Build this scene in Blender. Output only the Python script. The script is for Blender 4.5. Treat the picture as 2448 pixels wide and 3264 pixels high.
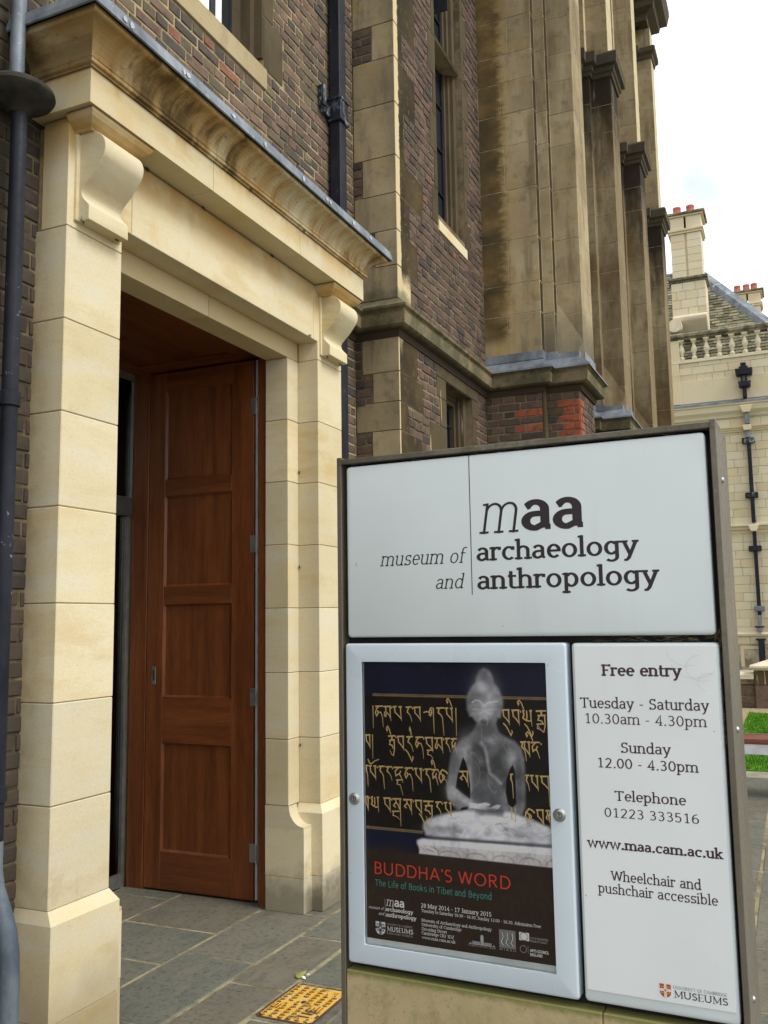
import bpy, bmesh, math, random
from mathutils import Vector, Matrix
import numpy as np

random.seed(7)
for o in list(bpy.data.objects):
    bpy.data.objects.remove(o)
SC = bpy.context.scene
COL = SC.collection

# ------------------------------------------------------------------ camera
def make_camera():
    yaw, pit, rol = 0.418263, 0.1201071, -0.01515973
    F = Vector((math.cos(yaw) * math.cos(pit), math.sin(yaw) * math.cos(pit), math.sin(pit)))
    R = F.cross(Vector((0, 0, 1))).normalized()
    U = R.cross(F)
    R2 = math.cos(rol) * R + math.sin(rol) * U
    U2 = -math.sin(rol) * R + math.cos(rol) * U
    cam = bpy.data.cameras.new("camera")
    co = bpy.data.objects.new("camera", cam)
    COL.objects.link(co)
    m = Matrix((R2, U2, -F)).transposed().to_4x4()
    m.translation = Vector((0, 0, 1.6))
    co.matrix_world = m
    cam.sensor_fit = 'HORIZONTAL'
    cam.sensor_width = 36.0
    cam.lens = 36.0 * 2903.98 / 2448.0
    cam.clip_start = 0.05
    cam.clip_end = 2000
    SC.camera = co
make_camera()

# ------------------------------------------------------------------ light
SC.view_settings.view_transform = 'Standard'
SC.view_settings.look = 'None'
SC.view_settings.exposure = 0.80
SC.view_settings.gamma = 1.0
SC.view_settings.use_curve_mapping = False
SC.render.engine = 'CYCLES'
SC.cycles.max_bounces = 8
SC.cycles.diffuse_bounces = 5
SUN_DIR = Vector((-0.10, -0.80, 0.88)).normalized()      # towards the sun
sun = bpy.data.lights.new("sun", 'SUN')
sun.energy = 1.5
sun.angle = math.radians(24)
sun.color = (1.0, 0.965, 0.90)
so = bpy.data.objects.new("sun", sun)
so.rotation_euler = SUN_DIR.to_track_quat('Z', 'Y').to_euler()
so.location = (0, -10, 12)
COL.objects.link(so)

world = bpy.data.worlds.new("World")
SC.world = world
world.use_nodes = True
wt = world.node_tree
wt.nodes.clear()
w_out = wt.nodes.new('ShaderNodeOutputWorld')
w_sky = wt.nodes.new('ShaderNodeTexSky')
w_sky.sky_type = 'NISHITA'
w_sky.sun_disc = False
w_sky.sun_elevation = math.asin(SUN_DIR.z)
w_sky.sun_rotation = math.atan2(SUN_DIR.x, SUN_DIR.y)
w_bg = wt.nodes.new('ShaderNodeBackground')
w_bg.inputs[1].default_value = 0.13
w_cl = wt.nodes.new('ShaderNodeBackground')
w_cl.inputs[0].default_value = (0.965, 0.985, 1.0, 1)
w_cl.inputs[1].default_value = 0.86
w_mix = wt.nodes.new('ShaderNodeMixShader')
w_tc = wt.nodes.new('ShaderNodeTexCoord')
w_no = wt.nodes.new('ShaderNodeTexNoise')
w_no.inputs['Scale'].default_value = 4.2
w_no.inputs['Detail'].default_value = 6
w_no.inputs['Roughness'].default_value = 0.55
w_rp = wt.nodes.new('ShaderNodeValToRGB')
w_rp.color_ramp.elements[0].position = 0.30
w_rp.color_ramp.elements[0].color = (0.25, 0.25, 0.25, 1)
w_rp.color_ramp.elements[1].position = 0.44
w_rp.color_ramp.elements[1].color = (1, 1, 1, 1)
L = wt.links
L.new(w_tc.outputs['Generated'], w_no.inputs['Vector'])
L.new(w_no.outputs['Fac'], w_rp.inputs[0])
L.new(w_sky.outputs[0], w_bg.inputs[0])
def w_math(op, a, b=None, c=None):
    q = wt.nodes.new('ShaderNodeMath'); q.operation = op
    for i, v in enumerate((a, b, c)):
        if v is None: continue
        if isinstance(v, (int, float)): q.inputs[i].default_value = v
        else: L.new(v, q.inputs[i])
    return q.outputs[0]
w_n2 = wt.nodes.new('ShaderNodeTexNoise'); w_n2.inputs['Scale'].default_value = 9.0; w_n2.inputs['Detail'].default_value = 5
L.new(w_tc.outputs['Generated'], w_n2.inputs['Vector'])
w_fac = w_rp.outputs[0]
for hx, hy, hz, rad, dep in ((0.9030, 0.0650, 0.4230,   .060, .52), (0.9216, 0.0250, 0.3873, .035, .22), (0.79, 0.50, 0.36, .10, .5), (-.6, .3, .7, .16, .6), (.3, -.8, .5, .13, .6)):
    w_d = wt.nodes.new('ShaderNodeVectorMath'); w_d.operation = 'DISTANCE'
    w_d.inputs[1].default_value = (hx, hy, hz); L.new(w_tc.outputs['Generated'], w_d.inputs[0])
    w_q = w_math('ADD', w_d.outputs['Value'], w_math('MULTIPLY', w_math('SUBTRACT', w_n2.outputs['Fac'], .5), .14))
    w_mr = wt.nodes.new('ShaderNodeMapRange'); w_mr.interpolation_type = 'SMOOTHSTEP'
    w_mr.inputs[1].default_value = 0.0; w_mr.inputs[2].default_value = rad; w_mr.inputs[3].default_value = 1 - dep; w_mr.inputs[4].default_value = 1.0
    L.new(w_q, w_mr.inputs[0]); w_fac = w_math('MULTIPLY', w_fac, w_mr.outputs[0])
L.new(w_fac, w_mix.inputs[0])
L.new(w_bg.outputs[0], w_mix.inputs[1])
L.new(w_cl.outputs[0], w_mix.inputs[2])
L.new(w_mix.outputs[0], w_out.inputs[0])

# ------------------------------------------------------------------ objects
def tag(o, label=None, cat=None, group=None, kind=None):
    if label: o['label'] = label
    if cat: o['category'] = cat
    if group: o['group'] = group
    if kind: o['kind'] = kind
    return o

def thing(name, loc, label, cat, group=None, kind=None):
    o = bpy.data.objects.new(name, None)
    o.empty_display_size = 0.1
    o.location = loc
    COL.objects.link(o)
    return tag(o, label, cat, group, kind)

def link(name, me, parent=None, loc=None, rot=None, scale=None):
    """Mesh built in world coordinates (loc None) or about its own origin (loc given, world)."""
    o = bpy.data.objects.new(name, me)
    COL.objects.link(o)
    base = Vector((0, 0, 0))
    p = parent
    while p is not None:
        base += p.location
        p = p.parent
    if parent is not None:
        o.parent = parent
    o.location = (Vector(loc) if loc is not None else Vector((0, 0, 0))) - base
    if rot is not None: o.rotation_euler = rot
    if scale is not None: o.scale = scale
    return o

class MB:
    def __init__(s): s.v = []; s.f = []; s.sm = False
    def add(s, vs, fs):
        n = len(s.v)
        s.v += [tuple(v) for v in vs]
        s.f += [tuple(i + n for i in f) for f in fs]
        return s
    def box(s, x0, x1, y0, y1, z0, z1, b=0.0):
        if x0 > x1: x0, x1 = x1, x0
        if y0 > y1: y0, y1 = y1, y0
        if z0 > z1: z0, z1 = z1, z0
        if b <= 0:
            vs = [(x, y, z) for x in (x0, x1) for y in (y0, y1) for z in (z0, z1)]
            fs = [(0, 1, 3, 2), (4, 6, 7, 5), (0, 4, 5, 1), (2, 3, 7, 6), (0, 2, 6, 4), (1, 5, 7, 3)]
            return s.add(vs, fs)
        b = min(b, (x1 - x0) * .45, (y1 - y0) * .45, (z1 - z0) * .45)
        lo = (x0, y0, z0); hi = (x1, y1, z1)
        vs = []; idx = {}
        for cx in (0, 1):
            for cy in (0, 1):
                for cz in (0, 1):
                    c = (cx, cy, cz)
                    for ax in range(3):
                        p = []
                        for k in range(3):
                            e = (lo[k], hi[k])[c[k]]
                            if k != ax: e += b if c[k] == 0 else -b
                            p.append(e)
                        idx[(c, ax)] = len(vs); vs.append(tuple(p))
        fs = []
        for ax in range(3):
            o1, o2 = [k for k in range(3) if k != ax]
            for sd in (0, 1):
                q = []
                for a_, b_ in ((0, 0), (1, 0), (1, 1), (0, 1)):
                    c = [0, 0, 0]; c[ax] = sd; c[o1] = a_; c[o2] = b_
                    q.append(idx[(tuple(c), ax)])
                fs.append(tuple(q))
        for ax in range(3):
            o1, o2 = [k for k in range(3) if k != ax]
            for s1 in (0, 1):
                for s2 in (0, 1):
                    c0 = [0, 0, 0]; c1 = [0, 0, 0]
                    c0[o1] = c1[o1] = s1; c0[o2] = c1[o2] = s2; c1[ax] = 1
                    c0 = tuple(c0); c1 = tuple(c1)
                    fs.append((idx[(c0, o1)], idx[(c1, o1)], idx[(c1, o2)], idx[(c0, o2)]))
        for cx in (0, 1):
            for cy in (0, 1):
                for cz in (0, 1):
                    c = (cx, cy, cz)
                    fs.append((idx[(c, 0)], idx[(c, 1)], idx[(c, 2)]))
        return s.add(vs, fs)
    def prism(s, poly, z0, z1, top=None):
        """Plan polygon extruded in z; top: optional other polygon of the same count at z1."""
        n = len(poly); top = top or poly
        vs = [(x, y, z0) for x, y in poly] + [(x, y, z1) for x, y in top]
        fs = [tuple(range(n))[::-1], tuple(range(n, 2 * n))]
        fs += [(i, (i + 1) % n, n + (i + 1) % n, n + i) for i in range(n)]
        return s.add(vs, fs)
    def prism_y(s, poly, y0, y1):
        """Polygon in the XZ plane extruded along y."""
        n = len(poly)
        vs = [(x, y0, z) for x, z in poly] + [(x, y1, z) for x, z in poly]
        fs = [tuple(range(n)), tuple(range(n, 2 * n))[::-1]]
        fs += [(i, n + i, n + (i + 1) % n, (i + 1) % n) for i in range(n)]
        return s.add(vs, fs)
    def prism_x(s, poly, x0, x1):
        n = len(poly)
        vs = [(x0, y, z) for y, z in poly] + [(x1, y, z) for y, z in poly]
        fs = [tuple(range(n)), tuple(range(n, 2 * n))[::-1]]
        fs += [(i, n + i, n + (i + 1) % n, (i + 1) % n) for i in range(n)]
        return s.add(vs, fs)
    def sweep(s, path, prof, caps=True):
        """Closed profile [(e, z)] run along a plan path; e is measured outward (right of the heading)."""
        n = len(path); segs = []
        for i in range(n - 1):
            dx = path[i + 1][0] - path[i][0]; dy = path[i + 1][1] - path[i][1]
            l = math.hypot(dx, dy); segs.append((dy / l, -dx / l))
        offs = []
        for i in range(n):
            if i == 0: o = segs[0]
            elif i == n - 1: o = segs[-1]
            else:
                a, b = segs[i - 1], segs[i]
                k = 1 + a[0] * b[0] + a[1] * b[1]
                o = ((a[0] + b[0]) / k, (a[1] + b[1]) / k)
            offs.append(o)
        m = len(prof)
        vs = []
        for (px, py), (ox, oy) in zip(path, offs):
            for e, z in prof: vs.append((px + ox * e, py + oy * e, z))
        fs = []
        for i in range(n - 1):
            for j in range(m):
                k = (j + 1) % m
                fs.append((i * m + j, (i + 1) * m + j, (i + 1) * m + k, i * m + k))
        if caps:
            fs.append(tuple(range(m))[::-1]); fs.append(tuple((n - 1) * m + j for j in range(m)))
        return s.add(vs, fs)
    def tube(s, pts, r, n=12, caps=True):
        """Round tube through points; r number or list."""
        P = [Vector(p) for p in pts]; rr = r if isinstance(r, (list, tuple)) else [r] * len(P)
        base = len(s.v); up0 = None
        for i, p in enumerate(P):
            d = ((P[min(i + 1, len(P) - 1)] - P[max(i - 1, 0)])).normalized()
            if up0 is None:
                up0 = Vector((0, 0, 1)) if abs(d.z) < .9 else Vector((1, 0, 0))
            a = (up0 - d * up0.dot(d)).normalized(); up0 = a
            b = d.cross(a)
            for k in range(n):
                t = 2 * math.pi * k / n
                s.v.append(tuple(p + (a * math.cos(t) + b * math.sin(t)) * rr[i]))
        for i in range(len(P) - 1):
            for k in range(n):
                k2 = (k + 1) % n
                s.f.append((base + i * n + k, base + i * n + k2, base + (i + 1) * n + k2, base + (i + 1) * n + k))
        if caps:
            s.f.append(tuple(base + k for k in range(n))[::-1])
            s.f.append(tuple(base + (len(P) - 1) * n + k for k in range(n)))
        return s
    def lathe(s, c, prof, n=20, axis=2):
        """Profile [(r, h)] turned about an axis through c."""
        base = len(s.v)
        for r, h in prof:
            for k in range(n):
                t = 2 * math.pi * k / n
                a, b = r * math.cos(t), r * math.sin(t)
                p = {2: (a, b, h), 0: (h, a, b), 1: (a, h, b)}[axis]
                s.v.append((c[0] + p[0], c[1] + p[1], c[2] + p[2]))
        for i in range(len(prof) - 1):
            for k in range(n):
                k2 = (k + 1) % n
                s.f.append((base + i * n + k, base + i * n + k2, base + (i + 1) * n + k2, base + (i + 1) * n + k))
        s.f.append(tuple(base + k for k in range(n))[::-1])
        s.f.append(tuple(base + (len(prof) - 1) * n + k for k in range(n)))
        return s
    def mesh(s, name, mat, bevel=0.0, smooth=False, recalc=True):
        me = bpy.data.meshes.new(name)
        me.from_pydata(s.v, [], s.f)
        if recalc or bevel:
            bm = bmesh.new(); bm.from_mesh(me)
            bmesh.ops.recalc_face_normals(bm, faces=bm.faces)
            if bevel:
                es = [e for e in bm.edges if len(e.link_faces) == 2 and e.calc_face_angle(0) > .5]
                bmesh.ops.bevel(bm, geom=es, offset=bevel, segments=1, affect='EDGES', clamp_overlap=True)
            bm.to_mesh(me); bm.free()
        me.materials.append(mat)
        if smooth:
            for p in me.polygons: p.use_smooth = True
            me.set_sharp_from_angle(angle=math.radians(35))
        me.update()
        return me
    def build(s, name, mat, parent=None, bevel=0.0, smooth=False, **k):
        return link(name, s.mesh(name, mat, bevel, smooth), parent, **k)

# ------------------------------------------------------------------ materials
class NT:
    def __init__(s, name, rough=0.9, metal=0.0, spec=0.3):
        s.m = bpy.data.materials.new(name); s.m.use_nodes = True
        s.t = s.m.node_tree; s.b = s.t.nodes['Principled BSDF']
        s.b.inputs['Roughness'].default_value = rough
        s.b.inputs['Metallic'].default_value = metal
        s.b.inputs['Specular IOR Level'].default_value = spec
        s.geo = s.t.nodes.new('ShaderNodeNewGeometry')
        s._sep = None
    def n(s, t, **kw):
        x = s.t.nodes.new(t)
        for k, v in kw.items(): setattr(x, k, v)
        return x
    def put(s, sock, v):
        if v is None: return
        if isinstance(v, bpy.types.NodeSocket): s.t.links.new(v, sock)
        elif isinstance(v, (tuple, list)):
            sock.default_value = tuple(v) + ((1,) if len(v) == 3 and len(sock.default_value) == 4 else ())
        else: sock.default_value = v
    @property
    def pos(s): return s.geo.outputs['Position']
    def xyz(s):
        if s._sep is None:
            s._sep = s.n('ShaderNodeSeparateXYZ'); s.put(s._sep.inputs[0], s.pos)
        return s._sep.outputs
    def nrm(s):
        q = s.n('ShaderNodeSeparateXYZ'); s.put(q.inputs[0], s.geo.outputs['True Normal']); return q.outputs
    def rnd(s): return s.n('ShaderNodeObjectInfo').outputs['Random']
    def island(s): return s.geo.outputs['Random Per Island']
    def scale(s, v, k):
        q = s.n('ShaderNodeVectorMath', operation='MULTIPLY'); s.put(q.inputs[0], v); s.put(q.inputs[1], k); return q.outputs[0]
    def noise(s, sc, det=4, rough=.55, vec=None, stretch=None, off=None, dist=0.0):
        v = vec or s.pos
        if stretch: v = s.scale(v, stretch)
        if off is not None:
            q = s.n('ShaderNodeVectorMath', operation='ADD'); s.put(q.inputs[0], v); s.put(q.inputs[1], off); v = q.outputs[0]
        x = s.n('ShaderNodeTexNoise'); s.put(x.inputs['Vector'], v)
        x.inputs['Scale'].default_value = sc; x.inputs['Detail'].default_value = det
        x.inputs['Roughness'].default_value = rough; x.inputs['Distortion'].default_value = dist
        return x.outputs['Fac']
    def ma(s, op, a, b=None, c=None, clamp=False):
        q = s.n('ShaderNodeMath', operation=op, use_clamp=clamp)
        for i, v in enumerate((a, b, c)):
            if v is not None: s.put(q.inputs[i], v)
        return q.outputs[0]
    def rng(s, v, a, b, c=0.0, d=1.0, smooth=True):
        q = s.n('ShaderNodeMapRange'); q.interpolation_type = 'SMOOTHSTEP' if smooth else 'LINEAR'
        for i, x in enumerate((v, a, b, c, d)): s.put(q.inputs[i], x)
        return q.outputs[0]
    def ramp(s, v, stops, const=False):
        q = s.n('ShaderNodeValToRGB'); s.put(q.inputs[0], v)
        cr = q.color_ramp; cr.interpolation = 'CONSTANT' if const else 'LINEAR'
        while len(cr.elements) < len(stops): cr.elements.new(0.5)
        for e, (p, c) in zip(cr.elements, stops):
            e.position = p; e.color = tuple(c) + (1,)
        return q.outputs[0]
    def mix(s, f, a, b, mode='MIX'):
        q = s.n('ShaderNodeMix', data_type='RGBA', blend_type=mode)
        s.put(q.inputs[0], f); s.put(q.inputs[6], a); s.put(q.inputs[7], b); return q.outputs[2]
    def mul(s, col, f):
        """Colour times a scalar."""
        q = s.n('ShaderNodeVectorMath', operation='SCALE'); s.put(q.inputs[0], col); s.put(q.inputs[3], f); return q.outputs[0]
    def bump(s, h, strength=.3, dist=.01, prev=None):
        q = s.n('ShaderNodeBump'); s.put(q.inputs['Height'], h)
        q.inputs['Strength'].default_value = strength; q.inputs['Distance'].default_value = dist
        if prev: s.put(q.inputs['Normal'], prev)
        return q.outputs[0]
    def out(s, col=None, rough=None, normal=None, metal=None):
        s.put(s.b.inputs['Base Color'], col)
        if rough is not None: s.put(s.b.inputs['Roughness'], rough)
        if metal is not None: s.put(s.b.inputs['Metallic'], metal)
        if normal is not None: s.put(s.b.inputs['Normal'], normal)
        return s.m

def m_cream(name, stain=None, amt=1.0):
    """Pale Bath-type limestone, block to block variation; stain adds the weathering of one place."""
    t = NT(name, .92, spec=.2)
    x, y, z = t.xyz()
    rv = t.rnd(); q = t.n('ShaderNodeCombineXYZ')
    t.put(q.inputs[0], t.ma('MULTIPLY', rv, 41.0)); t.put(q.inputs[1], t.ma('MULTIPLY', rv, 17.0)); t.put(q.inputs[2], t.ma('MULTIPLY', rv, 23.0))
    rv2 = t.ma('FRACT', t.ma('MULTIPLY', rv, 13.7)); rv3 = t.ma('FRACT', t.ma('MULTIPLY', rv, 31.3))
    big = t.noise(1.7, 4, off=q.outputs[0])
    bed = t.ma('ADD', t.noise(2.2, 5, .6, stretch=(1, 1, 4), off=q.outputs[0]), t.ma('MULTIPLY', t.ma('SUBTRACT', rv2, .6), .12))
    fine = t.noise(90, 3, .7)
    speck = t.noise(45, 2, .5)
    c = t.ramp(big, [(.3, (.565, .470, .275)), (.5, (.625, .530, .325)), (.7, (.645, .565, .37))])
    c = t.mix(t.rng(bed, .5, .72), c, (.56, .43, .22))
    c = t.mix(t.ma('MULTIPLY', t.rng(bed, .50, .30), .5), c, (.60, .57, .46))
    c = t.mix(t.ma('MULTIPLY', t.rng(speck, .68, .76, 0, .5), rv3), c, (.42, .31, .15))
    c = t.mix(t.ma('MULTIPLY', rv3, .35), c, (.60, .55, .42))
    c = t.mul(c, t.rng(rv, 0, 1, .91, 1.07, False))
    c = t.mix(t.rng(t.noise(5, 5, .7, off=(1, 8, 2)), .60, .74, 0, .35), c, (.38, .29, .16))
    c = t.mul(c, t.rng(fine, .3, .7, .965, 1.03))
    if stain == 'cornice':
        st = t.noise(9, 5, .65, stretch=(1, .3, .3), dist=.15)
        st2 = t.noise(2.0, 4, .6, off=(3, 1, 0))
        m1 = t.rng(t.ma('ADD', t.ma('MULTIPLY', st, .6), t.ma('MULTIPLY', st2, .5)), .36, .60)
        c = t.mix(t.ma('MULTIPLY', m1, .80), c, (.36, .195, .050))
        m2 = t.rng(t.ma('ADD', t.ma('MULTIPLY', st, .5), t.ma('MULTIPLY', t.noise(3.1, 4, off=(9, 2, 4)), .5)), .48, .62)
        c = t.mix(t.ma('MULTIPLY', m2, .80), c, (.060, .040, .018))
        c = t.mix(t.rng(t.noise(24, 4, .7), .58, .72, 0, .55), c, (.07, .05, .03))
        # darker on the left return where the soot has stayed
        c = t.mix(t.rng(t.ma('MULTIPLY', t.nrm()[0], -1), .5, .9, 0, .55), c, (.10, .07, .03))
    if stain == 'fascia':
        st = t.noise(6, 4, .6, stretch=(1, 1, .4))
        m = t.ma('MULTIPLY', t.rng(z, 3.70, 3.80), t.rng(st, .42, .66))
        c = t.mix(t.ma('MULTIPLY', m, .75), c, (.40, .21, .05))
        c = t.mix(t.rng(t.noise(1.6, 4), .48, .68, 0, .55), c, (.54, .36, .14))
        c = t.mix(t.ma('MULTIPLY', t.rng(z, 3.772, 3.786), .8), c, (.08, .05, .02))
    if stain == 'frieze':
        st = t.noise(2.6, 4, .6)
        c = t.mix(t.ma('MULTIPLY', t.rng(z, 3.38, 3.64), t.rng(st, .26, .56)), c, (.47, .29, .10))
        c = t.mix(t.ma('MULTIPLY', t.rng(y, 2.60, 2.66), .45), c, (.52, .37, .16))
        c = t.mix(t.ma('MULTIPLY', t.rng(t.noise(5, 4), .58, .72), .4), c, (.56, .40, .16))
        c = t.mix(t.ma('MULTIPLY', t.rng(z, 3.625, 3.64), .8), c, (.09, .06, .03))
    if stain == 'pier':
        low = t.ma('MULTIPLY', t.rng(t.ma('ADD', z, t.ma('MULTIPLY', t.noise(9, 5), -.34)), .12, -.12), t.rng(x, 4.5, 4.68))
        c = t.mix(t.ma('MULTIPLY', low, .8), c, (.075, .065, .05))
        lowl = t.ma('MULTIPLY', t.rng(t.ma('ADD', z, t.ma('MULTIPLY', t.noise(7, 5), -.3)), .35, -.05), t.rng(x, 3.2, 3.0))
        c = t.mix(t.ma('MULTIPLY', lowl, .5), c, (.24, .165, .08))
        # rain-splash brown where the left pier meets the wall and the pipe
        side = t.ma('MULTIPLY', t.rng(t.ma('ADD', y, t.ma('MULTIPLY', t.noise(11, 4), .10)), 2.66, 2.76), t.rng(x, 2.66, 2.645))
        c = t.mix(t.ma('MULTIPLY', side, .65), c, (.26, .17, .08))
        c = t.mix(t.ma('MULTIPLY', t.rng(t.noise(110, 3, .6), .62, .7, 0, .5), rv2), c, (.36, .27, .15))
    h = t.ma('ADD', t.ma('MULTIPLY', fine, .6), t.ma('MULTIPLY', t.noise(260, 2), .4))
    return t.out(c, None, t.bump(t.ma('ADD', h, t.ma('MULTIPLY', bed, 1.6)), .32, .004))

def m_bay(name, mode='return'):
    """Old buff-grey Ketton stone, dirty on its street side."""
    t = NT(name, .95, spec=.15)
    x, y, z = t.xyz()
    big = t.noise(1.6, 5, .6); mid = t.noise(9, 5, .65); fine = t.noise(70, 4, .7)
    c = t.ramp(big, [(.30, (.235, .184, .108)), (.5, (.325, .260, .155)), (.70, (.405, .335, .210))])
    c = t.mix(t.rng(mid, .50, .72, 0, .55), c, (.120, .096, .062))
    c = t.mix(t.rng(t.noise(3.3, 5, .65, off=(5, 5, 5), stretch=(1, 1, 1.8)), .52, .66, 0, .6), c, (.33, .235, .10))
    c = t.mix(t.rng(fine, .6, .72, 0, .7), c, (.10, .09, .07))
    c = t.mix(t.rng(t.noise(160, 2, .5), .70, .76, 0, .8), c, (.50, .46, .35))
    c = t.mul(c, t.rng(t.rnd(), 0, 1, .84, 1.10, False))
    runs = t.noise(6.5, 5, .62, stretch=(1, 1, .16))
    if mode in ('butt', 'butt1'):
        c = t.mix(t.rng(runs, .47, .66, 0, .62), c, (.135, .098, .052))
        c = t.mix(t.rng(runs, .40, .30, 0, .45), c, (.40, .335, .215))
    else:
        c = t.mix(t.rng(runs, .52, .66, 0, .5), c, (.12, .10, .07))
    if mode == 'return':
        c = t.mul(c, .98)
        dirt = t.ma('MULTIPLY', t.rng(t.ma('ADD', y, t.ma('MULTIPLY', mid, .16)), 2.60, 2.42), t.rng(t.noise(1.1, 4), .44, .6))
        c = t.mix(t.ma('MULTIPLY', dirt, .55), c, (.14, .12, .09))
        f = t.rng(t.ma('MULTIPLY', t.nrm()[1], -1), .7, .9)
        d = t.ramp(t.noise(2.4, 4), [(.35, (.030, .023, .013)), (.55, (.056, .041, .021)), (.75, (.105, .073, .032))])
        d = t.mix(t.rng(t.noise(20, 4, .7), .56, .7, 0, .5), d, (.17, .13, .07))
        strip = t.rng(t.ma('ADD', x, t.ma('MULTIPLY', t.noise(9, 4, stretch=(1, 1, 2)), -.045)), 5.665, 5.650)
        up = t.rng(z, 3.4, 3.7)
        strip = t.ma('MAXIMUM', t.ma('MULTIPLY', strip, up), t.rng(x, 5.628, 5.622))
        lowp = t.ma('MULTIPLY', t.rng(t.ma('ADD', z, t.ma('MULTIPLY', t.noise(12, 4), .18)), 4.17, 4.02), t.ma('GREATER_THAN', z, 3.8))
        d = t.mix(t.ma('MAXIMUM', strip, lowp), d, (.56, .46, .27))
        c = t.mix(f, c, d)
        green = t.ma('MULTIPLY', t.rng(t.ma('ADD', z, t.ma('MULTIPLY', mid, -.3)), 3.80, 3.68), t.ma('GREATER_THAN', z, 3.75))
        c = t.mix(t.ma('MULTIPLY', green, .7), c, (.085, .09, .05))
    elif mode == 'front':
        c = t.mul(t.mix(.60, c, (.12, .086, .046)), .44)
        run = t.noise(26, 3, .5, stretch=(1, 1, .05))
        rn = t.ma('MULTIPLY', t.rng(run, .66, .70), t.ma('LESS_THAN', z, 3.36))
        c = t.mix(rn, c, (.52, .40, .22))
    elif mode == 'butt1':
        jag = t.ma('ADD', y, t.ma('MULTIPLY', t.noise(5.5, 5, .7, stretch=(1, 1, 2.6), dist=.4), -.24))
        st = t.rng(jag, 1.97, 2.09)
        st = t.ma('MULTIPLY', st, t.ma('MULTIPLY', t.rng(z, 3.98, 4.12), t.ma('LESS_THAN', x, 7.65)))
        dk = t.ramp(t.noise(2.4, 4, .6, stretch=(1, 1, 1.6)), [(.35, (.048, .035, .018)), (.52, (.10, .066, .026)), (.70, (.21, .14, .055))])
        warm = t.ma('MULTIPLY', t.rng(jag, 1.88, 2.08), t.rng(jag, 2.3, 2.08))
        c = t.mix(t.ma('MULTIPLY', t.ma('MULTIPLY', warm, t.ma('LESS_THAN', x, 7.65)), .55), c, (.42, .29, .11))
        c = t.mix(t.ma('MULTIPLY', st, .93), c, dk)
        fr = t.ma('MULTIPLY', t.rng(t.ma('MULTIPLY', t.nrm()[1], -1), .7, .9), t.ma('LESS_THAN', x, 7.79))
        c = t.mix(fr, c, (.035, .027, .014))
        low = t.ma('MULTIPLY', t.rng(t.ma('ADD', z, t.ma('MULTIPLY', mid, .5)), 4.65, 4.2), t.ma('GREATER_THAN', x, 7.69))
        c = t.mix(t.ma('MULTIPLY', low, .7), c, (.10, .09, .065))
    elif mode == 'butt':
        # black crust running down from each cap
        n1 = t.noise(5, 5, .65, stretch=(1.3, 1.3, .25))
        d = t.rng(t.ma('ADD', z, t.ma('MULTIPLY', n1, 3.4)), 8.2, 9.3)
        d = t.ma('MULTIPLY', d, t.ma('LESS_THAN', z, 8.06))
        d2 = t.ma('MULTIPLY', t.rng(t.ma('ADD', z, t.ma('MULTIPLY', n1, .9)), 7.45, 7.95), t.ma('LESS_THAN', z, 8.06))
        pale = t.ma('MULTIPLY', t.rng(t.noise(12, 3, .5, stretch=(1, 1, .12)), .62, .68), .8)
        dd = t.ma('MAXIMUM', t.ma('MULTIPLY', d, .8), t.ma('MULTIPLY', d2, .96))
        base = t.mix(t.ma('MULTIPLY', t.rng(t.noise(1.3, 5, stretch=(1, 1, .6)), .44, .62), .8), t.mul(c, .85), (.10, .062, .028))
        base = t.mix(t.ma('GREATER_THAN', z, 8.04), base, t.mul(c, .95))
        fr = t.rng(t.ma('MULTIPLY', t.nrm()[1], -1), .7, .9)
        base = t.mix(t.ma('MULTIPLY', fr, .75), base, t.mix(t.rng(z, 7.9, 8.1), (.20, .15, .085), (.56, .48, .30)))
        fx = t.ma('FRACT', t.ma('DIVIDE', t.ma('SUBTRACT', x, 7.8), 2.2))
        am = t.ma('MULTIPLY', t.ma('MULTIPLY', t.ma('GREATER_THAN', fx, .89), t.ma('LESS_THAN', fx, .945)), t.ma('LESS_THAN', z, 8.04))
        base = t.mix(t.ma('MULTIPLY', am, t.rng(t.noise(2.2, 4, stretch=(1, 1, .5)), .3, .6, .55, .92)), base, (.040, .027, .015))
        c = t.mix(dd, base, (.022, .017, .012))
        c = t.mix(t.ma('MULTIPLY', pale, t.ma('MULTIPLY', d2, .55)), c, (.30, .25, .13))
    elif mode == 'sill':
        c = t.mix(.45, c, (.52, .42, .24))
    elif mode == 'string':
        c = t.mul(c, .56)
        c = t.mix(t.rng(t.noise(4, 5, .7), .42, .6, 0, .75), c, (.075, .075, .04))
        c = t.mix(t.rng(t.noise(18, 4, .7), .55, .68, 0, .6), c, (.05, .06, .025))
        c = t.mix(t.rng(z, 3.615, 3.60), c, (.055, .04, .028))
    elif mode == 'cap':
        c = t.mix(.86, c, (.042, .035, .026))
        c = t.mix(t.rng(t.noise(30, 4, .7), .6, .7, 0, .5), c, (.12, .11, .08))
    h = t.ma('ADD', t.ma('MULTIPLY', fine, .6), t.ma('MULTIPLY', mid, .6))
    return t.out(c, None, t.bump(h, .45, .006))

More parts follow.
